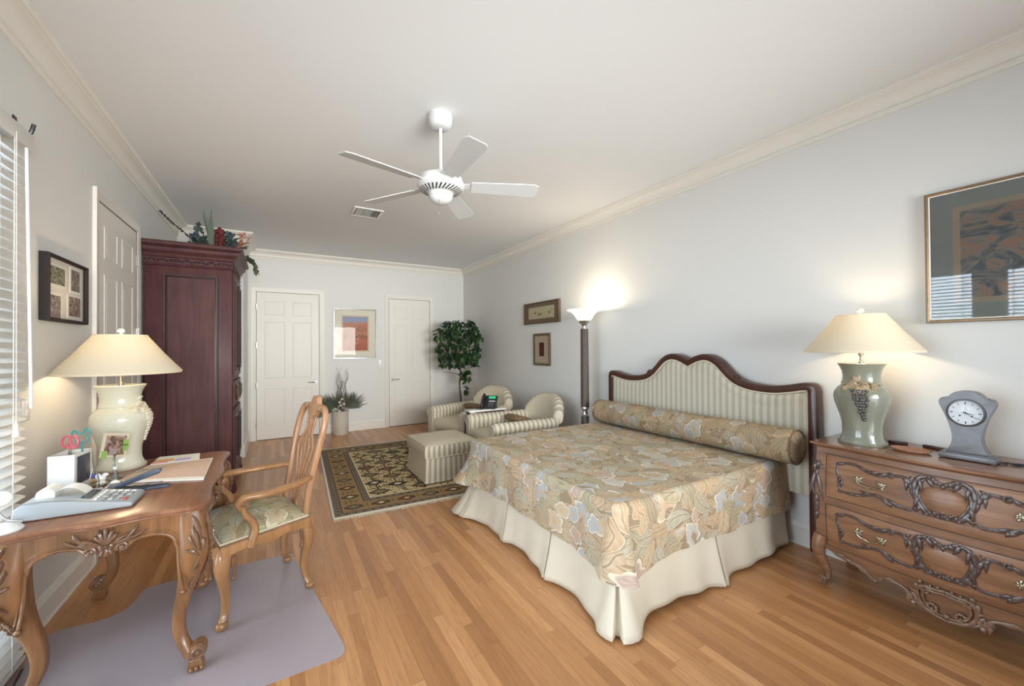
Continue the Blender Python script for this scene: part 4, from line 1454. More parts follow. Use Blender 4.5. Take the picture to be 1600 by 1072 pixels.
# ================================================================== SMALL THINGS ON THE DRESSER
ZD = 0.885
def dish():
    m = MB()
    N = 56
    prev = None
    for sc, z in ((0.0, 0.004), (0.6, 0.005), (0.85, 0.010), (1.0, 0.016), (1.0, 0.012), (0.85, 0.002), (0.0, 0.0)):
        R = [m.b.verts.new((0.062 * sc * (1 + 0.05 * cos(14 * 2 * pi * k / N)) * cos(2 * pi * k / N), 0.082 * sc * (1 + 0.05 * cos(14 * 2 * pi * k / N)) * sin(2 * pi * k / N), z)) for k in range(N)] if sc else [m.b.verts.new((0, 0, z))]
        if prev:
            for k in range(N):
                if len(prev) == 1: m.face([prev[0], R[k], R[(k + 1) % N]])
                elif len(R) == 1: m.face([prev[k], R[0], prev[(k + 1) % N]])
                else: m.face([prev[k], prev[(k + 1) % N], R[(k + 1) % N], R[k]])
        prev = R
    return m
o = dish().build('scalloped_dish', plain('terracotta', (0.40, 0.20, 0.125), 0.6, var=0.2, scale=60)); o.location = (3.135, 0.822, ZD)
tag(o, 'flat scalloped terracotta dish on the dresser top', 'dish')
def small_case(loc, rz, label):
    t = thing('pen_case', label, 'case', loc, rz, 'dark cases on the dresser')
    m = MB(); m.box(-0.012, 0.012, -0.045, 0.045, 0.0, 0.016, 0.004); m.build('case_body', plain('oxblood_leather', (0.075, 0.028, 0.024), 0.4), t)
    m = MB(); m.box(-0.0125, 0.0125, 0.010, 0.016, -0.0, 0.0168, 0.001); m.build('band', 'black', t)
small_case((3.31, 0.925, ZD), 0.2, 'slim dark brown case on the dresser beside the green lamp')
small_case((3.325, 0.775, ZD), -0.25, 'slim dark brown case on the dresser beside the pewter clock')
gl = thing('eyeglasses', 'small folded dark eyeglasses on the dresser right of the clock', 'eyeglasses', (3.205, 0.475, ZD), 0.4)
for s_ in (-1, 1):
    m = MB(); m.tube([(0.024 * cos(a), s_ * 0.026 + 0.021 * sin(a), 0.004 + 0.002 * sin(a)) for a in [2 * pi * k / 18 for k in range(18)]], 0.002, 6, closed=True); m.build('rim', 'black', gl)
    m = MB(); m.tube(smooth_line([(0.02, s_ * 0.05, 0.006), (-0.01, s_ * 0.02, 0.010), (-0.04, -s_ * 0.045, 0.006)], 5), 0.002, 6); m.build('temple', 'black', gl)
m = MB(); m.tube([(0.010, -0.006, 0.007), (0.014, 0, 0.009), (0.010, 0.006, 0.007)], 0.002, 6); m.build('bridge', 'black', gl)
pn = thing('pen', 'dark blue pen lying at the right end of the dresser top', 'pen', (3.235, 0.405, ZD), 0.2)
m = MB(); m.tube([(0, -0.06, 0.005), (0, 0.05, 0.005), (0, 0.065, 0.005)], [0.005, 0.005, 0.001], 8); m.build('barrel', plain('navy_plastic', (0.03, 0.04, 0.10), 0.3), pn)
m = MB(); m.tube([(0, -0.055, 0.0105), (0, -0.015, 0.0105)], 0.0012, 5); m.build('clip', 'steel', pn)
s = NT('blue_white_porcelain')
dd = s.voro(s.coord(), 55, 'F1', 'Distance')
bw = s.fin(s.ramp(dd, [(0.0, (0.12, 0.2, 0.42)), (0.24, (0.12, 0.2, 0.42)), (0.30, (0.75, 0.78, 0.82)), (0.5, (0.75, 0.78, 0.82)), (0.56, (0.2, 0.28, 0.48))]), 0.15)
m = MB(); m.lathe([(0.032, 0), (0.044, 0.02), (0.052, 0.06), (0.052, 0.10), (0.044, 0.14), (0.030, 0.165), (0.030, 0.18), (0.026, 0.18), (0.0, 0.17)], 28)
o = m.build('ginger_jar', bw); o.location = (3.30, 1.152, ZD)
tag(o, 'small blue and white patterned jar behind the green lamp', 'jar')

# ================================================================== PICTURES
def picture(name, label, o, ux, un, w, h, depth, fw, frame_mat, mat_mat, layers, art, glass='clear_glazing', group=None, rim=None):
    """o: centre on the wall; ux: unit along the width; un: out of the wall"""
    ux, un = Vector(ux), Vector(un)
    t = thing(name, label, 'picture', o, 0, group)
    fr = lambda u, v, d: ux * u + Vector((0, 0, 1)) * v + un * d
    m = MB()
    prof = [(0.0, 0.0), (0.0, depth * 0.8), (0.18, depth), (0.6, depth), (0.8, depth * 0.85), (1.0, depth * 0.72), (1.0, 0.0)]
    rings = []
    for su, sv in ((-1, -1), (1, -1), (1, 1), (-1, 1)):
        rings.append([m.b.verts.new(fr(su * (w / 2 - e * fw), sv * (h / 2 - e * fw), d)) for e, d in prof])
    for i in range(4):
        a, b = rings[i], rings[(i + 1) % 4]
        for k in range(len(prof) - 1):
            m.face([a[k], a[k + 1], b[k + 1], b[k]])
    m.build('frame', frame_mat, t, 25)
    iw, ih = w / 2 - fw, h / 2 - fw
    d0 = depth * 0.45
    m = MB(); m.prism([(-iw, -ih), (iw, -ih), (iw, ih), (-iw, ih)], 0.001, d0, fr); m.build('mat_board', mat_mat, t, smooth=False)
    d = d0
    for (lm, lw, lh, nm) in layers:
        d += 0.0012
        m = MB(); m.prism([(-lw / 2, -lh / 2), (lw / 2, -lh / 2), (lw / 2, lh / 2), (-lw / 2, lh / 2)], d - 0.001, d, fr)
        for f in m.b.faces:
            for l in f.loops:
                q = l.vert.co
                l[m.uv].uv = (q.dot(ux) / lw + 0.5, q.z / lh + 0.5)
        m.build(nm, lm, t, smooth=False)
    if art:
        art(t, fr, d + 0.0006)
    if rim:
        m = MB()
        e = fw
        for a, b in (((-iw, -ih), (iw, -ih)), ((iw, -ih), (iw, ih)), ((iw, ih), (-iw, ih)), ((-iw, ih), (-iw, -ih))):
            m.tube([fr(*a, depth * 0.72), fr(*b, depth * 0.72)], 0.004, 6)
        m.build('inner_fillet', rim, t)
    if glass:
        m = MB(); g = depth * 0.66
        m.face([m.b.verts.new(fr(*p, g)) for p in ((-iw, -ih), (iw, -ih), (iw, ih), (-iw, ih))])
        m.build('glass', 'picture_glass' if glass is True else glass, t, smooth=False)
    return t


def blotch(name, stops, scale, stretch=(1, 1, 1), dist=1.5, rough=0.7):
    s = NT(name)
    uv = s.coord('UV')
    f = s.noise(s.map(uv, stretch), scale, 5, 0.55, dist)
    return s.fin(s.ramp(f, stops), rough, spec=0.2)


GOLD = plain('antique_gold_frame', (0.21, 0.135, 0.07), 0.35, 0.35, 0.3, 30)
art1 = blotch('abstract_print', [(0.28, (0.06, 0.07, 0.10)), (0.42, (0.17, 0.175, 0.18)), (0.5, (0.34, 0.29, 0.24)), (0.56, (0.46, 0.22, 0.13)), (0.64, (0.36, 0.30, 0.24)), (0.72, (0.10, 0.11, 0.14))], 2.6, (1.6, 1.4, 1), 2.2)
picture('framed_print', 'large gilt framed abstract print on right wall above the dresser', (XR - 0.001, 0.335, 2.012), (0, -1, 0), (-1, 0, 0), 0.95, 0.775, 0.028, 0.020, GOLD,
        plain('grey_green_mat', (0.31, 0.32, 0.28), 0.9), [(plain('tan_fillet', (0.46, 0.35, 0.24), 0.8), 0.72, 0.56, 'fillet'), (art1, 0.66, 0.50, 'print')], None, 'picture_glass', None, 'offwhite')
GOLD2 = plain('old_bronze_frame', (0.14, 0.09, 0.05), 0.4, 0.3, 0.3, 30)
s = NT('pale_figures_print')
u, v, _ = s.sep(s.coord('UV'))
f = s.math('SUBTRACT', 0.86, s.voro(s.map(s.coord('UV'), (7.0, 2.2, 1)), 1.0, 'F1', 'Distance', 1.0))
band = s.math('LESS_THAN', s.math('ABSOLUTE', s.math('SUBTRACT', v, 0.42)), 0.3)
c = s.mix(s.math('MULTIPLY', s.ramp(f, [(0.56, (0, 0, 0)), (0.62, (1, 1, 1))]), band), (0.50, 0.46, 0.28), (0.30, 0.17, 0.07))
fig = s.fin(c, 0.7)
picture('framed_artwork', 'wide dark framed print of small figures, right wall above a smaller frame', (XR - 0.001, 4.895, 2.008), (0, -1, 0), (-1, 0, 0), 0.92, 0.325, 0.03, 0.022, GOLD2,
        plain('brown_mat', (0.17, 0.11, 0.065), 0.9), [(fig, 0.66, 0.175, 'print')], None)
art3 = blotch('dark_red_print', [(0.4, (0.03, 0.012, 0.012)), (0.6, (0.13, 0.03, 0.02)), (0.72, (0.22, 0.07, 0.04))], 7, (1, 2, 1))
picture('small_framed_print', 'small upright framed print with a dark centre, beside the floor lamp', (XR - 0.001, 4.885, 1.462), (0, -1, 0), (-1, 0, 0), 0.425, 0.475, 0.025, 0.035, GOLD2,
        plain('tan_mat', (0.46, 0.38, 0.27), 0.9), [(art3, 0.125, 0.205, 'print')], None)
s = NT('desert_print')
u, v, _ = s.sep(s.coord('UV'))
n1 = s.noise(s.map(s.coord('UV'), (5, 8, 1)), 1.0, 5, 0.6, 1.0)
h = s.math('ADD', v, s.math('MULTIPLY', s.math('SUBTRACT', n1, 0.5), 0.35))
c = s.ramp(h, [(0.0, (0.33, 0.105, 0.06)), (0.30, (0.42, 0.14, 0.08)), (0.42, (0.24, 0.10, 0.075)), (0.5, (0.50, 0.20, 0.12)), (0.6, (0.36, 0.15, 0.10)), (0.78, (0.48, 0.19, 0.12)), (0.86, (0.30, 0.33, 0.42)), (1.0, (0.24, 0.31, 0.45))])
sp_ = s.math('MULTIPLY', s.math('LESS_THAN', s.math('ABSOLUTE', s.math('SUBTRACT', u, 0.58)), 0.12), s.math('MULTIPLY', s.ramp(s.noise(s.coord('UV'), 16, 3), [(0.58, (0, 0, 0)), (0.62, (1, 1, 1))]), s.math('LESS_THAN', s.math('ABSOLUTE', s.math('SUBTRACT', v, 0.45)), 0.25)))
c = s.mix(sp_, c, (0.62, 0.52, 0.28))
des = s.fin(c, 0.7)
picture('framed_landscape', 'silver framed red desert landscape on back wall between two doors', (1.262, YB - 0.001, 1.765), (1, 0, 0), (0, -1, 0), 0.735, 0.905, 0.03, 0.020, 'chrome',
        plain('cream_mat', (0.70, 0.67, 0.56), 0.9), [(plain('peach_fillet', (0.62, 0.47, 0.34), 0.8), 0.475, 0.66, 'fillet'), (des, 0.425, 0.615, 'print')], None)
# collage of four photographs on the left wall
def photo_mat(name, seed, stops):
    s = NT(name)
    f = s.noise(s.map(s.coord('UV'), (3, 3, 1), (seed, seed * 2.3, 0)), 1.6, 5, 0.6, 0.8)
    return s.fin(s.ramp(f, stops), 0.25)
P1 = [(0.3, (0.05, 0.06, 0.03)), (0.48, (0.20, 0.21, 0.11)), (0.6, (0.34, 0.33, 0.26)), (0.72, (0.55, 0.56, 0.56))]
P2 = [(0.3, (0.06, 0.05, 0.05)), (0.5, (0.22, 0.18, 0.16)), (0.65, (0.45, 0.42, 0.40))]
P3 = [(0.3, (0.07, 0.04, 0.03)), (0.48, (0.25, 0.17, 0.13)), (0.6, (0.40, 0.35, 0.32)), (0.7, (0.7, 0.68, 0.66))]
def collage(t, fr, d):
    for (u, v, w, h, st, sd) in ((-0.115, 0.075, 0.185, 0.10, P1, 1.0), (0.125, 0.078, 0.12, 0.13, P2, 4.0), (-0.135, -0.105, 0.12, 0.13, P2, 7.0), (0.115, -0.085, 0.165, 0.12, P3, 11.0)):
        m = MB(); e = 0.016
        m.prism([(u - w / 2 - e, v - h / 2 - e), (u + w / 2 + e, v - h / 2 - e), (u + w / 2 + e, v + h / 2 + e), (u - w / 2 - e, v + h / 2 + e)], d - 0.004, d + 0.002, fr)
        ph = m.build('photo_mount', 'offwhite', t, smooth=False)
        m = MB()
        q = [(u - w / 2, v - h / 2), (u + w / 2, v - h / 2), (u + w / 2, v + h / 2), (u - w / 2, v + h / 2)]
        m.prism(q, d + 0.001, d + 0.003, fr)
        for f in m.b.faces:
            for l, uu in zip(f.loops, ((0, 0), (1, 0), (1, 1), (0, 1))):
                l[m.uv].uv = uu
        m.build('photo', photo_mat('photograph', sd, st), ph, smooth=False)
picture('photo_collage', 'black box frame holding four small photographs on left wall', (XL + 0.001, 3.425, 1.853), (0, 1, 0), (1, 0, 0), 0.535, 0.375, 0.042, 0.018, plain('ebony_frame', (0.030, 0.022, 0.020), 0.6, spec=0.2),
        plain('white_mat', (0.72, 0.69, 0.63), 0.9), [], collage)
# ================================================================== ARMOIRE
ar = thing('armoire', 'tall dark cherry armoire with moulded cornice against left wall', 'armoire', (-0.73, 5.515, 0))
AX0, AX1, AY0, AY1 = -1.075, -0.385, 5.06, 5.97
m = MB()
m.box(AX0, AX1, AY0, AY1, 0.10, 2.36, 0.006)
wb(m, 'carcass', 'cherry', ar)
m = MB()     # near side: stiles, rails, recessed panel look via applied moulding
def frame_strip(m, a0, a1, b0, b1, w, d, fr, prof=((0, 0), (0.15, 1), (0.45, 1), (0.6, 0.45), (0.85, 0.6), (1, 0))):
    rings = []
    for su, sv in ((0, 0), (1, 0), (1, 1), (0, 1)):
        u = a0 if su == 0 else a1
        v = b0 if sv == 0 else b1
        du, dv = (1 if su == 0 else -1), (1 if sv == 0 else -1)
        rings.append([m.b.verts.new(fr(u + du * e * w, v + dv * e * w, d * h)) for e, h in prof])
    for i in range(4):
        a, b = rings[i], rings[(i + 1) % 4]
        for k in range(len(prof) - 1):
            m.face([a[k], a[k + 1], b[k + 1], b[k]])
sidefr = lambda u, v, w: Vector((u, AY0 - w, v))
frame_strip(m, AX0 + 0.14, AX1 - 0.115, 0.22, 2.24, 0.034, 0.014, sidefr)
wb(m, 'side_moulding', 'cherry_dark', ar)
m = MB()
m.prism([(AX0 + 0.172, 0.252), (AX1 - 0.147, 0.252), (AX1 - 0.147, 2.208), (AX0 + 0.172, 2.208)], 0.0, 0.004, sidefr)
wb(m, 'side_panel', 'cherry', ar)
# cornice: stepped sections all round (front +x and both sides)
def ring_xy(e, z):
    return [(AX0, AY0 - e, z), (AX1 + e, AY0 - e, z), (AX1 + e, AY1 + e, z), (AX0, AY1 + e, z)]
def cornice(m, prof):
    rr = [[m.b.verts.new(p) for p in ring_xy(e, z)] for e, z in prof]
    for a, b in zip(rr, rr[1:]):
        for k in range(4):
            m.face([a[k], a[(k + 1) % 4], b[(k + 1) % 4], b[k]])
    m.face(rr[-1]); m.face(rr[0])
m = MB()
cornice(m, [(0.002, 2.315), (0.016, 2.320), (0.020, 2.328), (0.016, 2.336), (0.010, 2.340), (0.010, 2.395), (0.022, 2.400), (0.030, 2.410), (0.034, 2.425), (0.030, 2.432), (0.040, 2.440), (0.058, 2.455), (0.068, 2.478), (0.068, 2.486),
            (0.060, 2.490), (0.080, 2.500), (0.096, 2.512), (0.098, 2.530), (0.092, 2.545)])
wb(m, 'cornice', 'cherry', ar, 25)
m = MB()     # carved frieze band
for k in range(22):
    x = lerp(AX0 + 0.02, AX1 - 0.0, k / 21)
    m.ell((x, AY0 - 0.012, 2.368 + 0.008 * sin(k * 2.1)), (0.019, 0.008, 0.012), 8, 5, Matrix.Rotation(0.5 * (-1) ** k, 3, 'Y'))
for k in range(28):
    y = lerp(AY0 + 0.02, AY1 - 0.02, k / 27)
    m.ell((AX1 + 0.012, y, 2.368 + 0.008 * sin(k * 2.1)), (0.008, 0.019, 0.012), 8, 5)
wb(m, 'frieze_carving', 'cherry_dark', ar)
m = MB()
rr = [[m.b.verts.new(p) for p in ring_xy(e, z)] for e, z in ((0.0, 0.19), (0.022, 0.17), (0.026, 0.15), (0.026, 0.095))]
for a, b in zip(rr, rr[1:]):
    for k in range(4):
        m.face([a[k], a[(k + 1) % 4], b[(k + 1) % 4], b[k]])
wb(m, 'plinth', 'cherry', ar)
for x in (AX0 + 0.05, AX1 - 0.01):
    for y in (AY0 + 0.03, AY1 - 0.03):
        m = MB(); m.lathe([(0.035, 0), (0.048, 0.03), (0.05, 0.06), (0.04, 0.10)], 14, (x, y, 0))
        wb(m, 'foot', 'cherry', ar)
frontfr = lambda u, v, w: Vector((AX1 + w, u, v))
ymid = (AY0 + AY1) / 2
for a, b in ((AY0 + 0.05, ymid - 0.004), (ymid + 0.004, AY1 - 0.05)):
    for z0, z1, nm in ((1.20, 2.29, 'door'), (0.22, 0.86, 'door')):
        m = MB(); m.prism([(a, z0), (b, z0), (b, z1), (a, z1)], 0, 0.02, frontfr, 0.004)
        d = wb(m, nm, 'cherry', ar)
        m = MB(); frame_strip(m, a + 0.06, b - 0.06, z0 + 0.07, z1 - 0.07, 0.03, 0.012, lambda u, v, w: frontfr(u, v, 0.02 + w))
        o = wb(m, 'panel_moulding', 'cherry_dark', ar); o.parent = d
        m = MB(); kb = b - 0.03 if a < ymid - 0.1 else a + 0.03
        kz = 1.32 if z0 > 1 else 0.74
        m.ell((AX1 + 0.033, kb, kz), (0.014, 0.013, 0.02), 10, 6); m.tube([(AX1 + 0.03, kb, kz - 0.01), (AX1 + 0.03, kb, kz - 0.06)], [0.006, 0.012], 8)
        o = wb(m, 'pull', 'black', ar); o.parent = d
    m = MB(); m.prism([(a, 0.90), (b, 0.90), (b, 1.16), (a, 1.16)], 0, 0.022, frontfr, 0.004)
    d = wb(m, 'drawer', 'cherry', ar)
    m = MB()
    c = (a + b) / 2
    m.tube([(AX1 + 0.03, c + 0.10 * cos(q), 1.03 + 0.075 * sin(q)) for q in [2 * pi * k / 24 for k in range(24)]], 0.012, 8, closed=True)
    for q in range(6):
        m.ell((AX1 + 0.03, c + 0.05 * cos(q), 1.03 + 0.03 * sin(q)), (0.012, 0.024, 0.018), 8, 5)
    o = wb(m, 'drawer_carving', 'carving', ar); o.parent = d

# ------------------------------------------------------------------ dried arrangement on top of the armoire
fa = thing('flower_arrangement', 'dried flower and eucalyptus arrangement on top of the dark armoire', 'flower arrangement', (-0.55, 5.42, 2.545))
rnd = random.Random(11)
def leafquad(m, p, d, up, L, w, bend=0.25, n=3):
    d = Vector(d).normalized(); up = Vector(up)
    s_ = d.cross(up)
    if s_.length < 1e-4: s_ = Vector((1, 0, 0))
    s_.normalize()
    nn = s_.cross(d).normalized()
    A, B = [], []
    for i in range(n + 1):
        t = i / n
        c = Vector(p) + d * (L * t) - nn * (bend * L * t * t)
        ww = w * (sin(pi * (0.08 + 0.88 * t)) ** 0.8)
        A.append(m.b.verts.new(c + s_ * ww)); B.append(m.b.verts.new(c - s_ * ww))
    for i in range(n):
        m.face([A[i], A[i + 1], B[i + 1], B[i]])
GRN_D = plain('dusky_eucalyptus', (0.050, 0.075, 0.065), 0.6, var=0.4, scale=30)
GRN_B = plain('blue_grey_eucalyptus', (0.075, 0.105, 0.115), 0.6, var=0.4, scale=30)
RED = plain('dried_burgundy', (0.095, 0.012, 0.012), 0.7, var=0.4, scale=40)
RUST = plain('dried_rust', (0.36, 0.13, 0.075), 0.7, var=0.3, scale=40)
TWIG = plain('twig_brown', (0.10, 0.075, 0.055), 0.7, var=0.3, scale=60)
def sprig(m, pts, n, L, w, spread=0.9):
    P = [Vector(p) for p in smooth_line(pts, 6)]
    m.tube(P, 0.004, 5)
    for i in range(n):
        t = (i + 0.5) / n
        p = P[min(len(P) - 1, int(t * (len(P) - 1)))]
        d = (P[min(len(P) - 1, int(t * (len(P) - 1)) + 1)] - p)
        d = (d.normalized() if d.length > 0 else Vector((0, 0, 1))) + Vector((rnd.uniform(-1, 1), rnd.uniform(-1, 1), rnd.uniform(-1, 1))) * spread
        leafquad(m, p, d, (rnd.uniform(-1, 1), rnd.uniform(-1, 1), 1), L * rnd.uniform(.7, 1.2), w)
m = MB()
for k in range(14):
    a = rnd.uniform(0, 2 * pi)
    sprig(m, [(0, 0, 0.01), (0.14 * cos(a), 0.12 * sin(a), 0.07), (0.26 * cos(a), 0.2 * sin(a), rnd.uniform(0.08, 0.16))], 14, 0.06, 0.016)
sprig(m, [(-0.05, 0, 0.02), (-0.10, 0, 0.15), (-0.16, 0.02, 0.30)], 22, 0.06, 0.018)
sprig(m, [(0.06, 0, 0.02), (0.08, -0.02, 0.14), (0.10, -0.02, 0.24)], 18, 0.06, 0.018)
m.build('greenery', GRN_D, fa)
m = MB()
for x0, h in ((-0.17, 0.22), (-0.20, 0.16), (0.13, 0.21), (0.17, 0.14)):
    sprig(m, [(x0 * .3, 0, 0.02), (x0 * .8, -0.05, h * .6), (x0, -0.06, h)], 24, 0.055, 0.022, 0.7)
m.build('blue_eucalyptus', GRN_B, fa)
m = MB()
for k in range(9):
    leafquad(m, (-0.03 + rnd.uniform(-.03, .03), -0.02, 0.02), (rnd.uniform(-.25, .1), rnd.uniform(-.1, .1), 1), (0, 1, 0), rnd.uniform(0.32, 0.47), 0.010, 0.05, 5)
m.build('grass_blades', plain('grey_green_blade', (0.09, 0.12, 0.085), 0.6), fa)
m = MB()
for k in range(40):
    t = k / 40
    m.ell((0.03 + rnd.uniform(-.045, .045) * (1 - t * .4), -0.06 + rnd.uniform(-.03, .03), 0.10 + 0.16 * t), (0.020, 0.016, 0.026), 7, 5)
m.build('burgundy_bloom', RED, fa)
m = MB()
for q in range(6):
    a = rnd.uniform(-.5, .5)
    P = smooth_line([(0.2, 0, 0.02), (0.22 + a * .05, 0, 0.12), (0.24 + a * .14, a * .05, 0.26 - abs(a) * .1)], 6)
    m.tube(P, 0.002, 4)
    for k in range(14):
        p = P[rnd.randrange(4, len(P))]
        m.ell(Vector(p) + Vector((rnd.uniform(-.025, .025), rnd.uniform(-.025, .025), rnd.uniform(-.02, .02))), 0.008, 6, 4)
m.build('rust_sprays', RUST, fa)
m = MB()
P = smooth_line([(-0.1, 0, 0.04), (-0.22, -0.05, 0.14), (-0.36, -0.08, 0.26), (-0.46, -0.09, 0.37)], 10)
m.tube(P, 0.003, 5)
for i, p in enumerate(P[8:]):
    for k in range(3):
        m.ell(Vector(p) + Vector((rnd.uniform(-.010, .010), rnd.uniform(-.01, .01), rnd.uniform(-.008, .008))), 0.0075, 6, 4)
m.build('berry_branch', plain('dark_berries', (0.035, 0.028, 0.030), 0.5), fa)
m = MB()
for k in range(8):
    b = 0.35 + rnd.uniform(-.05, .05)
    sprig(m, [(0.18, 0.05, 0.03), (0.28, 0.20 + k * .05, 0.035), (0.335, 0.28 + k * .05, 0.0), (0.345 + rnd.uniform(-.01, .02), 0.33 + k * .05, rnd.uniform(-0.11, -0.04))], 12, 0.042, 0.014)
m.build('trailing_ivy', plain('olive_ivy', (0.10, 0.12, 0.075), 0.6, var=0.4), fa)

# ================================================================== CEILING FAN
fn = thing('ceiling_fan', 'white five-blade ceiling fan hanging from a downrod', 'ceiling fan', (0.992, 2.635, ZC))
m = MB(); m.lathe([(0.05, -0.10), (0.066, -0.09), (0.078, -0.07), (0.083, -0.045), (0.083, -0.005), (0.078, 0.0)], 32); m.build('canopy', 'fan_white', fn)
m = MB(); m.lathe([(0.012, -0.40), (0.012, -0.09)], 14); m.lathe([(0.022, -0.41), (0.022, -0.385), (0.014, -0.375)], 14); m.build('downrod', 'fan_white', fn)
m = MB(); m.lathe([(0.155, -0.517), (0.163, -0.510), (0.163, -0.490), (0.158, -0.486), (0.158, -0.478), (0.150, -0.474), (0.150, -0.452), (0.142, -0.442), (0.10, -0.425), (0.06, -0.412), (0.02, -0.405)], 48)
m.build('motor_housing', 'fan_white', fn)
m = MB(); m.lathe([(0.060, -0.556), (0.075, -0.552), (0.110, -0.545), (0.140, -0.532), (0.155, -0.517)], 48, cap=True); vp = m.build('vent_ring', 'fan_white', fn)
m = MB()
for k in range(30):
    a = 2 * pi * k / 30
    q = []
    for r, da, z in ((0.098, 0.0, -0.5495), (0.146, 0.16, -0.5285), (0.146, 0.24, -0.5285), (0.098, 0.10, -0.5495)):
        q.append(m.b.verts.new((r * cos(a + da), r * sin(a + da), z - 0.0012)))
    m.face(q)
o = m.build('vent_slots', 'darkgap', fn, smooth=False); o.parent = vp
m = MB(); m.lathe([(0.0, -0.625), (0.03, -0.622), (0.060, -0.610), (0.078, -0.588), (0.084, -0.565), (0.084, -0.552)], 32); m.build('switch_housing', 'fan_white', fn)
m = MB(); m.tube([(-0.03, -0.05, -0.61), (-0.03, -0.05, -0.70)], 0.0012, 4); m.ell((-0.03, -0.05, -0.705), (0.004, 0.004, 0.008), 8, 5); m.build('pull_chain', 'steel', fn)
for k in range(5):
    a = radians(50.5 + 72 * k)
    bl = MB()
    pitch = radians(-13)
    R = Matrix.Rotation(a, 4, 'Z') @ Matrix.Translation((0, 0, -0.497)) @ Matrix.Rotation(pitch, 4, 'X')
    n = 14
    outl = []
    for i in range(n + 1):
        t = i / n
        r = lerp(0.21, 0.685, t)
        w = lerp(0.056, 0.074, t)
        if t > 0.93: w *= 1 - ((t - 0.93) / 0.07) ** 2 * 0.28
        outl.append((r, w))
    poly = [(r, -w) for r, w in outl] + [(r, w) for r, w in reversed(outl)]
    bl.prism(poly, -0.003, 0.003, lambda u, v, w: R @ Vector((u, v, w)), 0.0015)
    b = bl.build('blade', 'fan_white', fn)
    ir = MB()
    ir.prism([(0.14, -0.022), (0.20, -0.030), (0.27, -0.045), (0.285, -0.03), (0.29, 0), (0.285, 0.03), (0.27, 0.045), (0.20, 0.030), (0.14, 0.022)], 0.003, 0.008, lambda u, v, w: R @ Vector((u, v, w)), 0.001)
    o = ir.build('blade_iron', 'fan_white', fn); o.parent = b

# ceiling vent
cv = thing('ceiling_vent', 'white louvred air vent in the ceiling beyond the fan', 'vent', (0.945, 4.99, ZC), 0.0)
m = MB()
W_, H_ = 0.165, 0.17
for a, b, c, d in ((-W_, W_, -H_, -H_ + 0.03), (-W_, W_, H_ - 0.03, H_), (-W_, -W_ + 0.03, -H_ + 0.03, H_ - 0.03), (W_ - 0.03, W_, -H_ + 0.03, H_ - 0.03)):
    m.box(a, b, c, d, -0.012, 0.0, 0.002)
m.build('frame', 'white', cv)
m = MB(); m.box(-W_ + 0.03, W_ - 0.03, -H_ + 0.03, H_ - 0.03, -0.002, 0.0); m.build('duct_opening', 'darkgap', cv, smooth=False)
m = MB()
for x in (-0.115, -0.095, -0.075, -0.055, 0.055, 0.075, 0.095, 0.115):
    M4 = xf((x, 0, -0.008), ry=radians(40 if x < 0 else -40))
    m.box(-0.009, 0.009, -H_ + 0.03, H_ - 0.03, -0.0012, 0.0012, mat=M4)
for y in (-0.115, -0.08, -0.045, -0.01, 0.025, 0.06, 0.095, 0.12):
    M4 = xf((0, y, -0.008), rx=radians(35))
    m.box(-0.045, 0.045, -0.014, 0.014, -0.0012, 0.0012, mat=M4)
m.build('louvre', 'white', cv)
# light switch and outlets
def plate(name, label, loc, rz, cat, toggles):
    t = thing(name, label, cat, loc, rz)
    m = MB(); m.box(-0.036, 0.036, -0.006, 0.0, -0.058, 0.058, 0.002); m.build('cover_plate', 'white_plastic', t)
    for z in toggles:
        m = MB(); m.box(-0.014, 0.014, -0.010, -0.006, z - 0.017, z + 0.017, 0.002); m.build('insert', 'white', t)
plate('light_switch', 'white light switch plate on back wall beside the right door', (1.715, YB, 1.22), 0, 'switch', (0.0,))
plate('wall_switch', 'white plate on left wall beside the window blind', (XL, 3.03, 1.20), pi / 2, 'switch', (0.02, -0.02))
plate('wall_outlet', 'white outlet plate low on right wall between bed and dresser', (XR - 0.022, 1.315, 0.16), -pi / 2, 'outlet', (0.022, -0.022))

# ================================================================== FLOOR LAMP
fl_ = thing('floor_lamp', 'torchiere floor lamp with brown column and lit glass bowl', 'floor lamp', (3.12, 3.61, 0))
m = MB(); m.lathe([(0.15, 0), (0.152, 0.012), (0.14, 0.026), (0.06, 0.036), (0.045, 0.05)], 32); m.build('base', 'steel', fl_)
BRN = plain('bronze_brown_column', (0.070, 0.050, 0.040), 0.45, var=0.25, scale=20)
for z0, z1 in ((0.05, 0.69), (0.79, 1.705)):
    m = MB(); m.lathe([(0.046, z0), (0.050, z0 + 0.01), (0.046, z1 - 0.01), (0.043, z1)], 12); m.build('column', BRN, fl_, 20)
m = MB(); m.lathe([(0.050, 0.685), (0.052, 0.70), (0.036, 0.712), (0.030, 0.74), (0.036, 0.768), (0.052, 0.78), (0.050, 0.795)], 20); m.build('joint', 'steel', fl_)
m = MB(); m.lathe([(0.040, 1.70), (0.042, 1.712), (0.026, 1.720), (0.024, 1.735), (0.034, 1.755), (0.060, 1.785), (0.070, 1.80), (0.064, 1.803)], 24); m.build('cup', 'steel', fl_)
m = MB(); m.lathe([(0.060, 1.797), (0.072, 1.803), (0.090, 1.825), (0.108, 1.855), (0.130, 1.885), (0.160, 1.908), (0.198, 1.922), (0.207, 1.927), (0.203, 1.930), (0.165, 1.915), (0.128, 1.892), (0.100, 1.855), (0.06, 1.81), (0.0, 1.805)], 40, cap=False)
m.build('glass_bowl', 'glow_glass', fl_)
l = bpy.data.lights.new('torchiere_light', 'POINT'); l.energy = 11; l.color = (1.0, 0.84, 0.62); l.shadow_soft_size = 0.05
lo = bpy.data.objects.new('torchiere_light', l); lo.location = (0, 0, 1.90); lo.parent = fl_; col.objects.link(lo)

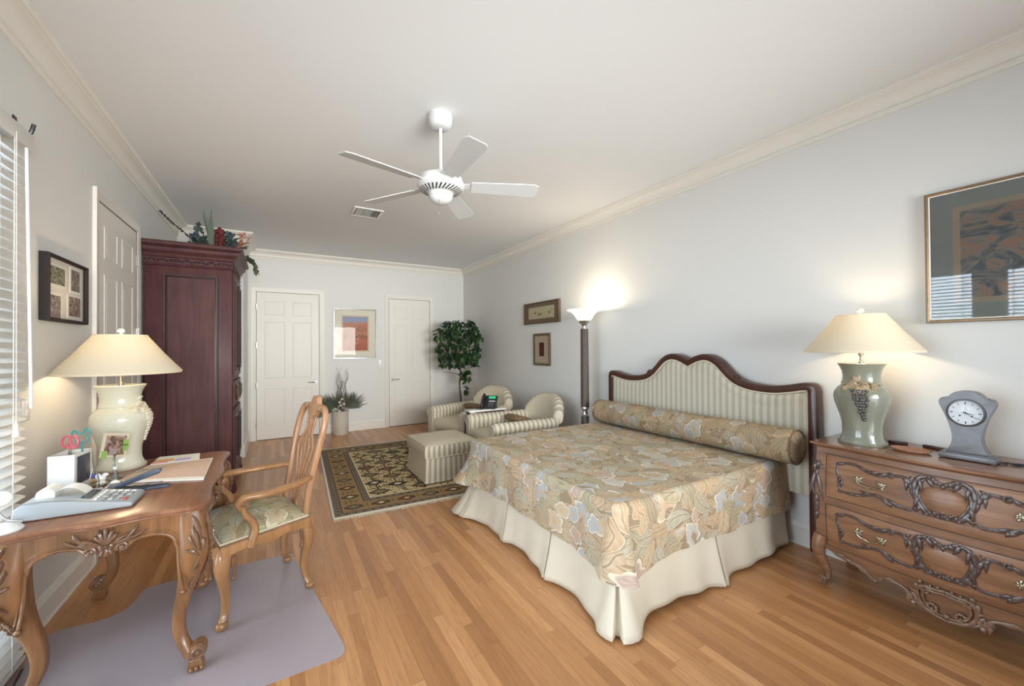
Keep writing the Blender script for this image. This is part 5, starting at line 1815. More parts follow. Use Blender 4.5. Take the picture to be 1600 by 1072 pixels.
# ================================================================== ARMCHAIRS
def armchair(loc, rz, label):
    t = thing('armchair', label, 'armchair', loc, rz, 'striped club armchairs')
    m = MB()
    m.box(-0.30, 0.44, -0.31, 0.31, 0.07, 0.31, 0.01)
    m.build('seat_base', 'stripe', t)
    m = MB()
    m.grid(lambda u, v: Vector((lerp(-0.30, 0.475, u), lerp(-0.305, 0.305, v), 0.455 + 0.035 * (1 - (2 * u - 1) ** 4) * (1 - (2 * v - 1) ** 4))), 20, 20)
    for (p, q) in (((-0.30, -0.305), (0.475, -0.305)), ((0.475, -0.305), (0.475, 0.305)), ((0.475, 0.305), (-0.30, 0.305))):
        def side(u, v, p=p, q=q):
            x, y = lerp(p[0], q[0], u), lerp(p[1], q[1], u)
            b = 0.014 * sin(pi * v)
            nx, ny = (q[1] - p[1]), -(q[0] - p[0])
            L = math.hypot(nx, ny)
            return Vector((x + nx / L * b, y + ny / L * b, lerp(0.315, 0.455, v)))
        m.grid(side, 12, 7, uvfn=lambda u, v: (u * .7, v * .14))
    m.build('seat_cushion', 'seat_plain', t, 60)
    for s_ in (-1, 1):
        m = MB()
        cy, cz, r = 0.375, 0.560, 0.074
        prof = [(0.305, 0.08), (0.305, 0.30), (0.307, 0.48)]
        prof += [(cy + r * cos(a), cz + r * sin(a)) for a in [pi + 0.35 - k * (pi + 1.5) / 14 for k in range(15)]]
        prof += [(cy + 0.035, 0.47), (cy + 0.032, 0.25), (cy + 0.035, 0.08)]
        Ls = [0.0]
        for a, b in zip(prof, prof[1:]):
            Ls.append(Ls[-1] + math.hypot(b[0] - a[0], b[1] - a[1]))
        n = 26
        rings = []
        for i in range(n + 1):
            x = lerp(0.50, -0.36, i / n)
            rr = 1.0 if i > 1 else (0.955 if i == 0 else 0.99)
            rings.append([m.b.verts.new((x, s_ * (cy - 0.03 + (y - cy + 0.03) * rr), 0.3 + (z - 0.3) * (rr if z > .3 else 1))) for y, z in prof])
        for i in range(n):
            for k in range(len(prof) - 1):
                xa, xb = lerp(0.50, -0.36, i / n), lerp(0.50, -0.36, (i + 1) / n)
                q = [rings[i][k], rings[i][k + 1], rings[i + 1][k + 1], rings[i + 1][k]]
                m.face(q, [(xa, Ls[k]), (xa, Ls[k + 1]), (xb, Ls[k + 1]), (xb, Ls[k])])
        m.face(rings[0], [(0.031 + 0 * k, 0) for k in range(len(prof))])
        m.build('arm', 'stripe', t, 50)
    m = MB()
    def backc(u):        # plan curve
        a = lerp(-1.18, 1.18, u)
        return (-0.28 - 0.22 * cos(a), 0.375 * sin(a) / sin(1.18), a * 0.75)
    def top(u):
        d = abs(2 * u - 1)
        return 0.895 - 0.22 * d ** 2.4
    nU = 44
    P = []
    for i in range(nU + 1):
        u = i / nU
        x, y, a = backc(u)
        nx, ny = -cos(a), sin(a)       # outward (backwards)
        zt_ = top(u)
        r = 0.060
        pr = [(-0.05, 0.40), (-0.055, 0.52)]
        pr += [(-0.055 + (0.03) * t * t, lerp(0.52, zt_ - 0.05, t)) for t in (0.33, 0.66, 1.0)]
        pr += [(0.035 + r * cos(b), zt_ - 0.06 + r * sin(b)) for b in [pi - 0.2 - k * (pi + 1.3) / 12 for k in range(13)]]
        pr += [(0.03, zt_ - 0.13 if zt_ > .6 else zt_ - 0.12), (0.035, 0.3), (0.04, 0.08)]
        P.append([(Vector((x + nx * o, y + ny * o, z)), z) for o, z in pr])
    arc = 0
    arcs = [0.0]
    for a, b in zip(P, P[1:]):
        arc += (b[4][0].xy - a[4][0].xy).length * 1.15
        arcs.append(arc)
    VV = [[m.b.verts.new(p) for p, z in r] for r in P]
    for i in range(nU):
        for k in range(len(VV[0]) - 1):
            m.mi = 1 if k < 6 else 0
            m.face([VV[i][k], VV[i][k + 1], VV[i + 1][k + 1], VV[i + 1][k]], [(arcs[i], k * .05), (arcs[i], k * .05 + .05), (arcs[i + 1], k * .05 + .05), (arcs[i + 1], k * .05)])
    m.face(VV[0]); m.face(VV[-1])
    m.build('backrest', ['stripe', 'seat_plain'], t, 50)
    for (x, y) in ((0.42, 0.35), (0.42, -0.35), (-0.36, 0.30), (-0.36, -0.30)):
        lg = MB(); lg.lathe([(0.016, 0), (0.024, 0.06), (0.026, 0.10)], 10, (x, y, 0)); lg.build('leg', 'mahogany', t)
    return t


armchair((2.61, 4.36, 0), pi - 0.05, 'cream and taupe striped club armchair nearer the bed')
armchair((2.55, 5.52, 0), pi + 0.29, 'cream and taupe striped club armchair farther away, near the ficus tree')
def cushion(loc, rz, tilt, label):
    m = MB()
    def f(u, v, s_):
        a, b = 2 * u - 1, 2 * v - 1
        w = 0.055 * max(0, (1 - a ** 4) * (1 - b ** 4)) ** 0.6
        k = 0.19 * (1 - 0.06 * (a * a + b * b) + 0.05 * a * a * b * b)
        return xf((0, 0, 0), ry=tilt) @ Vector((a * k * .8, b * k, s_ * w))
    m.grid(lambda u, v: f(u, v, 1), 16, 16); m.grid(lambda u, v: f(u, v, -1), 16, 16)
    bmesh.ops.remove_doubles(m.b, verts=m.b.verts[:], dist=1e-4)
    o = m.build('throw_cushion', 'brown_cushion', None, 70); o.location = loc; o.rotation_euler = (0, 0, rz)
    tag(o, label, 'cushion', 'brown throw cushions')
cushion((2.70, 4.40, 0.565), pi - 0.05, -0.30, 'brown patterned cushion on the armchair nearer the bed')
cushion((2.66, 5.58, 0.575), pi + 0.29, -0.30, 'brown patterned cushion on the farther armchair by the ficus')

# ottoman
ot = thing('ottoman', 'square striped ottoman with skirt standing on the rug', 'ottoman', (1.71, 4.555, 0.012), 0.0)
OX, OY = 0.31, 0.335
m = MB()
for (p, q, mi) in (((-OX, -OY), (OX, -OY), 0), ((OX, -OY), (OX, OY), 1), ((OX, OY), (-OX, OY), 0), ((-OX, OY), (-OX, -OY), 1)):
    m.mi = mi
    L = 2 * OX
    m.grid(lambda u, v: Vector((lerp(p[0], q[0], u) * lerp(1.015, 0.97, v), lerp(p[1], q[1], u) * lerp(1.015, 0.97, v), lerp(0.012, 0.27, v))) , 16, 5, uvfn=lambda u, v: (u * L, v * .3))
m.build('skirt', ['stripe', 'seat_plain'], ot, 50)
m = MB()
def cush(u, v):
    a, b = 2 * u - 1, 2 * v - 1
    return Vector((a * OX, b * OY, 0.415 + 0.035 * (1 - abs(a) ** 5) * (1 - abs(b) ** 5)))
m.mi = 1
m.grid(cush, 22, 22)
for (p, q, mi) in (((-1, -1), (1, -1), 0), ((1, -1), (1, 1), 1), ((1, 1), (-1, 1), 0), ((-1, 1), (-1, -1), 1)):
    m.mi = mi
    m.grid(lambda u, v: Vector((lerp(p[0], q[0], u) * (OX + 0.012 * sin(pi * v)), lerp(p[1], q[1], u) * (OY + 0.012 * sin(pi * v)), lerp(0.275, 0.415, v))), 16, 7, uvfn=lambda u, v: (u * .67, v * .14))
m.build('cushion', ['stripe', 'seat_plain'], ot, 60)
m = MB()
for z in (0.28, 0.413):
    P = [(-OX, -OY, z), (OX, -OY, z), (OX, OY, z), (-OX, OY, z)]
    for a, b in zip(P, P[1:] + P[:1]):
        m.tube([a, b], 0.006, 6)
m.build('piping', 'seat_plain', ot)
for x in (-0.27, 0.27):
    for y in (-0.27, 0.27):
        m = MB(); m.lathe([(0.02, 0.0), (0.024, 0.05)], 10, (x, y, 0)); m.build('leg', 'mahogany', ot)

# side table with phone
stb = thing('side_table', 'small dark wood side table with white top between the armchairs', 'side table', (2.47, 4.908, 0), -0.04)
m = MB(); m.box(-0.265, 0.265, -0.092, 0.092, 0.64, 0.662, 0.004); m.build('top', plain('white_stone', (0.78, 0.78, 0.76), 0.25, var=0.03), stb)
m = MB(); m.box(-0.25, 0.25, -0.084, 0.084, 0.53, 0.64, 0.004); m.build('apron', 'mahogany', stb)
m = MB(); m.box(-0.24, 0.24, -0.078, 0.078, 0.16, 0.18, 0.003); m.build('shelf', 'mahogany', stb)
for x in (-0.235, 0.235):
    for y in (-0.07, 0.07):
        m = MB(); m.box(x - 0.015, x + 0.015, y - 0.015, y + 0.015, 0, 0.53, 0.003); m.build('leg', 'mahogany', stb)
m = MB(); m.ell((-0.255, 0.0, 0.55), (0.012, 0.012, 0.012), 10, 6); m.build('knob', 'steel', stb)
ph = thing('desk_phone', 'black desk phone with green lit display on the side table', 'phone', (2.53, 4.918, 0.662), -0.75)
M4 = xf((0, 0.01, 0.085), rx=radians(48))
m = MB(); m.box(-0.11, 0.11, -0.10, 0.08, 0.0, 0.018, 0.006); m.box(-0.06, 0.06, 0.02, 0.05, 0.01, 0.12, 0.004); m.build('base', 'black', ph)
m = MB(); m.box(-0.115, 0.115, -0.10, 0.10, -0.012, 0.012, 0.006, mat=M4); m.build('body', 'black', ph)
m = MB(); m.box(-0.01, 0.085, 0.045, 0.085, 0.012, 0.0145, 0.001, mat=M4)
s = NT('green_lcd'); LCD = s.fin((0.03, 0.25, 0.12), 0.3, Emission_Color=(0.02, 0.55, 0.22, 1), Emission_Strength=0.7)
m.build('display', LCD, ph)
m = MB(); m.box(0.0, 0.09, -0.002, 0.010, 0.012, 0.015, 0.001, mat=M4); m.build('label_strip', 'offwhite', ph)
m = MB()
for i in range(3):
    for j in range(4):
        m.box(0.0 + i * 0.026, 0.018 + i * 0.026, -0.085 + j * 0.019, -0.073 + j * 0.019, 0.012, 0.016, mat=M4)
m.build('keypad', plain('grey_keys', (0.11, 0.11, 0.12), 0.5), ph)
m = MB()
m.tube([M4 @ Vector(p) for p in smooth_line([(-0.075, -0.095, 0.03), (-0.075, -0.06, 0.05), (-0.075, 0.0, 0.056), (-0.075, 0.06, 0.05), (-0.075, 0.095, 0.03)], 5)], [0.024] * 5 + [0.018] * 11 + [0.024] * 5, 10, flat=(1.1, 0.7))
m.build('handset', 'black', ph)
m = MB(); m.tube(smooth_line([(-0.09, -0.06, 0.02), (-0.14, -0.12, 0.006), (-0.10, -0.17, 0.006), (-0.04, -0.14, 0.006)], 8), 0.004, 6); m.build('cord', 'black', ph)

# ================================================================== FICUS TREE
tr = thing('ficus_tree', 'artificial ficus tree with dense dark green leaves in back right corner', 'tree', (2.96, 6.90, 0))
rnd = random.Random(5)
m = MB(); m.lathe([(0.11, 0), (0.14, 0.02), (0.17, 0.26), (0.16, 0.28), (0.14, 0.25), (0.0, 0.25)], 24); m.build('basket', plain('wicker_brown', (0.16, 0.10, 0.06), 0.8, var=0.4, scale=80), tr)
m = MB()
TRK = smooth_line([(0, 0, 0.24), (0.01, 0, 0.5), (-0.015, 0.0, 0.8), (0.005, 0.0, 1.05), (-0.02, 0, 1.3), (0.0, 0.0, 1.7)], 6)
m.tube(TRK, [0.022 - 0.012 * i / len(TRK) for i in range(len(TRK))], 8)
brs = []
for k in range(16):
    a = k * 2.4 + rnd.uniform(-.3, .3)
    z0 = rnd.uniform(0.95, 1.6)
    L = rnd.uniform(0.22, 0.36)
    e = Vector((L * cos(a), L * sin(a), rnd.uniform(0.05, 0.35)))
    P = smooth_line([(0, 0, z0), (e.x * .5, e.y * .5, z0 + e.z * .7), (e.x, e.y, z0 + e.z)], 5)
    m.tube(P, [0.007 - 0.004 * i / len(P) for i in range(len(P))], 5)
    brs.append(P)
m.build('trunk', plain('bark_brown', (0.085, 0.065, 0.045), 0.85, var=0.4, scale=40), tr)
LEAF = NT('ficus_leaf')
ff = LEAF.noise(LEAF.coord(), 9, 2)
LEAFM = LEAF.fin(LEAF.ramp(ff, [(0.35, (0.012, 0.032, 0.014)), (0.55, (0.022, 0.062, 0.020)), (0.72, (0.055, 0.15, 0.035))]), 0.35)
m = MB()
def leafy(c):
    d = Vector((rnd.uniform(-1, 1 if c[0] < 0.25 else 0), rnd.uniform(-1, 1), rnd.uniform(-1.2, 0.1)))
    leafquad(m, c, d, (rnd.uniform(-.5, .5), rnd.uniform(-.5, .5), 1), rnd.uniform(0.085, 0.13), rnd.uniform(0.028, 0.040), 0.25, 4)
for k in range(560):
    a = rnd.uniform(0, 2 * pi); r = 0.43 * rnd.random() ** 0.45
    z = rnd.uniform(1.16, 2.0)
    rm = 0.43 * (1 - max(0, (z - 1.62) / 0.55) ** 2) * (0.62 + 0.38 * min(1, (z - 1.0) / 0.45))
    leafy((min(0.36, min(r, rm) * cos(a) - 0.03), min(r, rm) * sin(a), z))
for k in range(34):
    leafy((0.08 + rnd.uniform(-.06, .08), -0.05 + rnd.uniform(-.08, .08), 0.98 + rnd.uniform(-.08, .10)))
for k in range(9):
    leafy((0.10 + rnd.uniform(-.03, .03), -0.06, 0.74 + rnd.uniform(-.06, .06)))
m.build('foliage', LEAFM, tr)

# ================================================================== CROCK WITH FRONDS
cr = thing('crock', 'cream stoneware crock of dry fronds and curly twigs by back wall', 'crock', (0.985, 7.56, 0))
m = MB(); m.lathe([(0.120, 0), (0.126, 0.01), (0.130, 0.30), (0.132, 0.375), (0.138, 0.385), (0.138, 0.405), (0.132, 0.41), (0.122, 0.40), (0.118, 0.05), (0.0, 0.04)], 32)
m.build('pot', plain('stoneware_cream', (0.56, 0.52, 0.44), 0.3, var=0.08, scale=12, coat=0.3), cr)
rnd = random.Random(2)
m = MB()
for k, (ax, az) in enumerate(((-0.75, 0.62), (0.80, 0.66), (-0.9, 0.30), (0.55, 0.85), (-0.45, 0.9))):
    d = Vector((ax, rnd.uniform(-.45, -.05), az)).normalized()
    b = Vector((ax * 0.05, 0, 0.38))
    hub = b + d * 0.10
    m.tube([b, hub], 0.004, 5)
    side = d.cross(Vector((0, 1, 0))).normalized()
    for j in range(13):
        q = (j - 6) / 6
        dd = (d + side * q * 0.75 + Vector((0, rnd.uniform(-.12, .12), 0))).normalized()
        leafquad(m, hub, dd, (0, -1, 0.2), rnd.uniform(0.26, 0.37) * (1 - 0.15 * abs(q)), 0.0105, 0.05, 4)
m.build('palm_frond', plain('dull_palm_green', (0.060, 0.075, 0.050), 0.6, var=0.4, scale=20), cr)
m = MB()
for k in range(14):
    x1 = rnd.uniform(-0.13, 0.12); h = rnd.uniform(0.55, 0.80)
    P = [(x1 * .2, rnd.uniform(-.03, .02), 0.38)]
    for j in range(1, 9):
        t = j / 8
        P.append((x1 * (0.2 + 0.8 * t) + 0.022 * sin(j * 2.1 + k), rnd.uniform(-.03, .03) - 0.02, 0.38 + h * t))
    m.tube(smooth_line(P, 4), [0.0048 - 0.0032 * i / 33 for i in range(33)], 5)
m.build('curly_twig', TWIG, cr)
for (x, z) in ((-0.03, 0.57), (0.04, 0.535), (-0.015, 0.515), (0.01, 0.62), (-0.03, 0.42)):
    m = MB()
    for k in range(5):
        a = 2 * pi * k / 5
        m.ell((x + 0.009 * cos(a), -0.10, z + 0.009 * sin(a)), (0.010, 0.008, 0.010), 7, 5)
    m.build('white_flower', 'offwhite', cr)

# ================================================================== RUG
rg = thing('oriental_rug', 'fringed oriental rug with dark lozenges on a cream field', 'rug', (1.30, 5.13, 0.0), -0.045)
RWx, RLy = 0.80, 1.335
m = MB()
def quad(z, pts, mi):
    m.mi = mi
    m.face([m.b.verts.new((x, y, z)) for x, y in pts])
def rect(x0, x1, y0, y1, z, mi):
    quad(z, [(x0, y0), (x1, y0), (x1, y1), (x0, y1)], mi)
RM = ['rug_base', 'rug_dark', 'rug_brown', 'rug_grey', 'rug_red', 'rug_olive', 'rug_light']
m.mi = 1
m.box(-RWx, RWx, -RLy, RLy, 0.001, 0.009)
def band(e0, e1, z, mi):
    x0, x1, y0, y1 = -RWx + e0, RWx - e0, -RLy + e0, RLy - e0
    X0, X1, Y0, Y1 = -RWx + e1, RWx - e1, -RLy + e1, RLy - e1
    rect(x0, x1, y0, Y0, z, mi); rect(x0, x1, Y1, y1, z, mi); rect(x0, X0, Y0, Y1, z, mi); rect(X1, x1, Y0, Y1, z, mi)
z1, z2, z3, z4 = 0.0094, 0.0098, 0.0102, 0.0106
band(0.010, 0.075, z1, 3)
band(0.082, 0.285, z1, 2)
band(0.292, 0.345, z1, 3)
band(0.352, 0.362, z1, 6)
rect(-RWx + 0.362, RWx - 0.362, -RLy + 0.362, RLy - 0.362, z1, 0)
rnd = random.Random(9)
def loz(cx, cy, a, b, z, mi, serr=6, ang=0.0, wob=0.22):
    pts = []
    n = serr * 4
    for k in range(n):
        t = 2 * pi * k / n
        r = 1.0 / (abs(cos(t)) ** 1.25 + abs(sin(t)) ** 1.25) ** (1 / 1.25)
        r *= 1 + (wob * 0.5 if k % 2 else -wob * 0.5)
        x, y = r * cos(t) * a, r * sin(t) * b
        x, y = rot2(x, y, ang)
        pts.append((cx + x, cy + y))
    quad(z, pts, mi)
fx, fy = RWx - 0.37, RLy - 0.37
colsx = [-0.33, -0.11, 0.11, 0.33]
for i, x in enumerate(colsx):
    off = 0.0 if i % 2 == 0 else 0.16
    y = -fy + 0.12 + off
    k = i
    while y < fy - 0.05:
        a, b = 0.112, 0.082
        loz(x, y, a, b, z2, 1)
        loz(x, y, a * .72, b * .72, z3, (3, 1, 5, 4, 3, 5)[k % 6], 5)
        loz(x, y, a * .40, b * .40, z4, (2, 6, 2, 3)[k % 4], 4)
        rect(x - 0.008, x + 0.008, y + b, y + 0.31 - b, z2, 1)
        for s_ in (-1, 1):
            for q in range(3):
                loz(x + s_ * (0.04 + 0.028 * q), y + 0.13 + 0.035 * (q % 2), 0.016, 0.011, z2, (1, 5, 4)[(q + k) % 3], 3, s_ * 0.7)
        y += 0.31
        k += 1
for _ in range(900):
    x, y = rnd.uniform(-fx + .02, fx - .02), rnd.uniform(-fy + .02, fy - .02)
    loz(x, y, rnd.uniform(.014, .032), rnd.uniform(.007, .014), z2 - 0.0001, rnd.choice((1, 1, 5, 2, 5, 3, 1)), 3, rnd.choice((0, .8, -.8, 1.57)))
def border_motif(x, y, along_y, k):
    a, b = (0.088, 0.064)
    loz(x, y, a, b, z2, 1); loz(x, y, a * .7, b * .7, z3, (3, 5, 4, 3)[k % 4], 5); loz(x, y, a * .36, b * .36, z4, (2, 6, 0)[k % 3], 4)
def comb_(x, y):
    for q in range(3):
        for r_ in range(3):
            quad(z2, [(x - 0.062 + q * 0.046 + dx_, y - 0.034 + r_ * 0.028 + dy_) for dx_, dy_ in ((0, 0), (0.018, 0), (0.018, 0.016), (0, 0.016))], (1, 5, 4)[(q + r_) % 3])
    quad(z2, [(x - 0.07, y - 0.005), (x + 0.07, y - 0.005), (x + 0.07, y + 0.004), (x - 0.07, y + 0.004)], 5)
bc = RWx - 0.183
n = 17
for s_ in (-1, 1):
    for k in range(n):
        y = lerp(-RLy + 0.19, RLy - 0.19, k / (n - 1))
        (border_motif(s_ * bc, y, True, k // 2) if k % 2 == 0 else comb_(s_ * bc, y))
    n2 = 11
    for k in range(1, n2 - 1):
        x = lerp(-RWx + 0.19, RWx - 0.19, k / (n2 - 1))
        (border_motif(x, s_ * (RLy - 0.183), False, k // 2) if k % 2 == 0 else comb_(x, s_ * (RLy - 0.183)))
for e in (0.043, 0.318):
    for s_ in (-1, 1):
        k = 0
        y = -RLy + e + 0.03
        while y < RLy - e - 0.03:
            loz(s_ * (RWx - e), y, 0.014, 0.011, z2, (1, 2)[k % 2], 3); y += 0.038; k += 1
        x = -RWx + e + 0.03
        while x < RWx - e - 0.03:
            loz(x, s_ * (RLy - e), 0.011, 0.014, z2, (1, 2)[k % 2], 3); x += 0.038; k += 1
m.build('pile', RM, rg, smooth=False)
for s_ in (-1, 1):
    m = MB()
    m.box(-RWx, RWx, s_ * RLy - 0.012, s_ * RLy + 0.012, 0.001, 0.010)
    k = -RWx
    while k < RWx:
        L = rnd.uniform(0.05, 0.075); j = rnd.uniform(-.008, .008)
        w = rnd.uniform(0.006, 0.010)
        m.face([m.b.verts.new(p) for p in ((k, s_ * RLy, 0.008), (k + w, s_ * RLy, 0.008), (k + w + j, s_ * (RLy + L), 0.003), (k + j, s_ * (RLy + L), 0.003))])
        k += 0.0095
    m.build('fringe', 'fringe', rg, smooth=False)
    m = MB(); m.box(s_ * RWx - 0.010, s_ * RWx + 0.010, -RLy, RLy, 0.001, 0.0105)
    m.build('selvage', 'fringe', rg)
# ================================================================== CHAIR MAT
mm = MB()
pts = [(0.262, 2.115), (0.292, 2.135), (0.298, 2.19), (0.20, 2.80), (0.105, 3.34), (0.085, 3.365), (-0.60, 3.365), (-0.69, 3.355), (-0.715, 3.30), (-0.72, 3.22), (-0.74, 3.14), (-0.79, 3.10), (-0.86, 3.085), (-1.0, 3.10), (-1.035, 3.06), (-1.04, 2.15), (-1.0, 2.10)]
mm.prism(pts, 0.0008, 0.004)
single(mm, 'chair_mat', 'vinyl', 'translucent grey vinyl mat on the oak floor under desk and chair', 'floor mat', (-0.35, 2.7, 0.0), angle=30)

# ================================================================== WRITING DESK
dk = thing('writing_desk', 'carved walnut writing desk with curved legs at left wall', 'desk', (-0.62, 2.885, 0))
DX0, DX1, DY0, DY1 = -0.945, -0.290, 2.355, 3.415


def rrect(x0, x1, y0, y1, r, n=8, wx=0.0, wy=0.0):
    """rounded rectangle; wx / wy: serpentine swell of the sides"""
    pts = []
    for (cx, cy, a0) in ((x1 - r, y1 - r, 0), (x0 + r, y1 - r, pi / 2), (x0 + r, y0 + r, pi), (x1 - r, y0 + r, 3 * pi / 2)):
        for k in range(n + 1):
            a = a0 + pi / 2 * k / n
            pts.append((cx + r * cos(a), cy + r * sin(a)))
    out = []
    for i, p in enumerate(pts):
        q = pts[(i + 1) % len(pts)]
        out.append(p)
        L = math.hypot(q[0] - p[0], q[1] - p[1])
        if L > 0.1:
            nx, ny = (q[1] - p[1]) / L, -(q[0] - p[0]) / L
            for k in range(1, 24):
                t = k / 24
                w = 0.012 * (cos(2 * pi * (t - .5)) + 1) / 2 - 0.010 * sin(pi * t) ** 0.5 * (1 if 0.0 < t < 1 else 0)
                w = -0.016 * (sin(2 * pi * min(t, 1 - t) * 1.0)) ** 2 + 0.010 * sin(pi * t) ** 6
                out.append((lerp(p[0], q[0], t) + nx * w, lerp(p[1], q[1], t) + ny * w))
    return out


m = MB()
lv = [(0.030, 0.752), (0.018, 0.756), (0.010, 0.760), (0.012, 0.765), (0.004, 0.768), (0.0, 0.774), (0.0, 0.782), (0.004, 0.787), (0.012, 0.790)]
rings = []
for e, z in lv:
    rings.append([m.b.verts.new((x, y, z)) for x, y in rrect(-0.972 + e, -0.268 - e, 2.302 + e, 3.468 - e, 0.085 - e)])
for a, b in zip(rings, rings[1:]):
    for k in range(len(a)):
        m.face([a[k], a[(k + 1) % len(a)], b[(k + 1) % len(b)], b[k]])
m.face(rings[-1]); m.face(rings[0])
wb(m, 'desktop', 'desk_top', dk, 25)


def arch_profile(half, leg_in, drop):
    """lower edge of an apron, u from -half..half"""
    L = [(-half, 0.60), (-leg_in - 0.005, 0.60), (-leg_in + 0.008, 0.635), (-leg_in + 0.035, 0.662), (-leg_in + 0.085, 0.676), (-leg_in + 0.14, 0.668), (-0.062, 0.645), (-0.03, 0.638)]
    S = smooth_line(L, 5)
    return S + [(-u, z) for u, z in reversed(S)]


def apron(name, fr, half, leg_in):
    low_ = arch_profile(half, leg_in, 0)
    m = MB()
    m.prism([(half, 0.756), (-half, 0.756)] + low_, -0.012, 0.006, fr, 0.002)
    a = wb(m, name, 'desk_wood', dk, 40)
    m = MB()
    bead_ = [p for p in low_ if abs(p[0]) < leg_in + 0.001]
    bead_ = [p for p in bead_ if p[0] < -0.06], [p for p in bead_ if p[0] > 0.06]
    for B in bead_:
        sgn = -1 if B[0][0] < 0 else 1
        B = sorted(B, key=lambda p: -abs(p[0]))
        down = smooth_line([(sgn * (leg_in + 0.020), 0.40), (sgn * (leg_in + 0.012), 0.45), (sgn * (leg_in + 0.006), 0.52), (sgn * (leg_in + 0.004), 0.58), (sgn * leg_in, 0.615)], 4)
        P = down[:-1] + B
        m.tube([fr(u, z + 0.004, 0.007) for u, z in P], 0.0068, 7)
        m.tube([fr(u + sgn * 0.012, z + 0.018, 0.006) for u, z in P], 0.0028, 5)
        m.ell(fr(sgn * (leg_in + 0.022), 0.392, 0.008), (0.011, 0.011, 0.011), 10, 6)
    o = wb(m, 'edge_bead', 'desk_wood', dk); o.parent = a
    return a


def palmette(fr, name, parent, k=1.0, c=(0, 0.69)):
    m = MB()
    def lf(u, v, ang, L, w, off=0.010, curl=0.0):
        pts, rr = [], []
        for i in range(9):
            t = i / 8
            a = ang + curl * t
            pts.append(fr(c[0] + k * (u + L * t * cos(a)), c[1] + k * (v - 0.69 + L * t * sin(a)), off + 0.007 * sin(pi * t)))
            rr.append(max(0.0008, k * w * 1.05 * (0.5 + 0.6 * t) * (math.sqrt(max(0, 1 - ((t - 0.78) / 0.23) ** 2)) if t > 0.78 else 1)))
        m.tube(pts, rr, 8, flat=(1, 0.8))
    for a, L in ((pi / 2, 0.078), (pi / 2 + .34, 0.070), (pi / 2 - .34, 0.070), (pi / 2 + .68, 0.058), (pi / 2 - .68, 0.058)):
        lf(0, 0.672, a, L, 0.0105, 0.013)
    for s_ in (1, -1):
        lf(s_ * 0.016, 0.672, pi / 2 - s_ * 0.85, 0.07, 0.010, 0.012, -s_ * 0.2)
        lf(s_ * 0.022, 0.668, pi / 2 - s_ * 1.0, 0.075, 0.010, 0.010, -s_ * 0.3)
        lf(s_ * 0.030, 0.668, pi / 2 - s_ * 1.2, 0.10, 0.009, 0.009, s_ * 0.4)
        lf(s_ * 0.034, 0.664, pi / 2 - s_ * 1.25, 0.105, 0.008, 0.008, s_ * 0.15)
        lf(s_ * 0.012, 0.640, pi / 2 - s_ * 0.2, 0.04, 0.009)
        sc = scroll((s_ * 0.052, 0.652), 0.020, 1.3, pi / 2 + s_ * 2.0, -s_)
        m.tube([fr(c[0] + k * u, c[1] + k * (v - 0.69), 0.012) for u, v in sc], 0.0062 * k, 7)
        m.ell(fr(c[0] + k * s_ * 0.052, c[1] + k * (0.652 - .69), 0.014), 0.008 * k, 10, 6)
    lf(0, 0.664, -pi / 2, 0.042, 0.009); lf(-0.008, 0.662, -pi / 2 - .3, 0.036, 0.007); lf(0.008, 0.662, -pi / 2 + .3, 0.036, 0.007)
    m.ell(fr(c[0], c[1] - 0.022 * k, 0.016), (0.012 * k, 0.012 * k, 0.006 * k), 10, 6)
    o = wb(m, name, 'carving_mid', dk); o.parent = parent
    return o


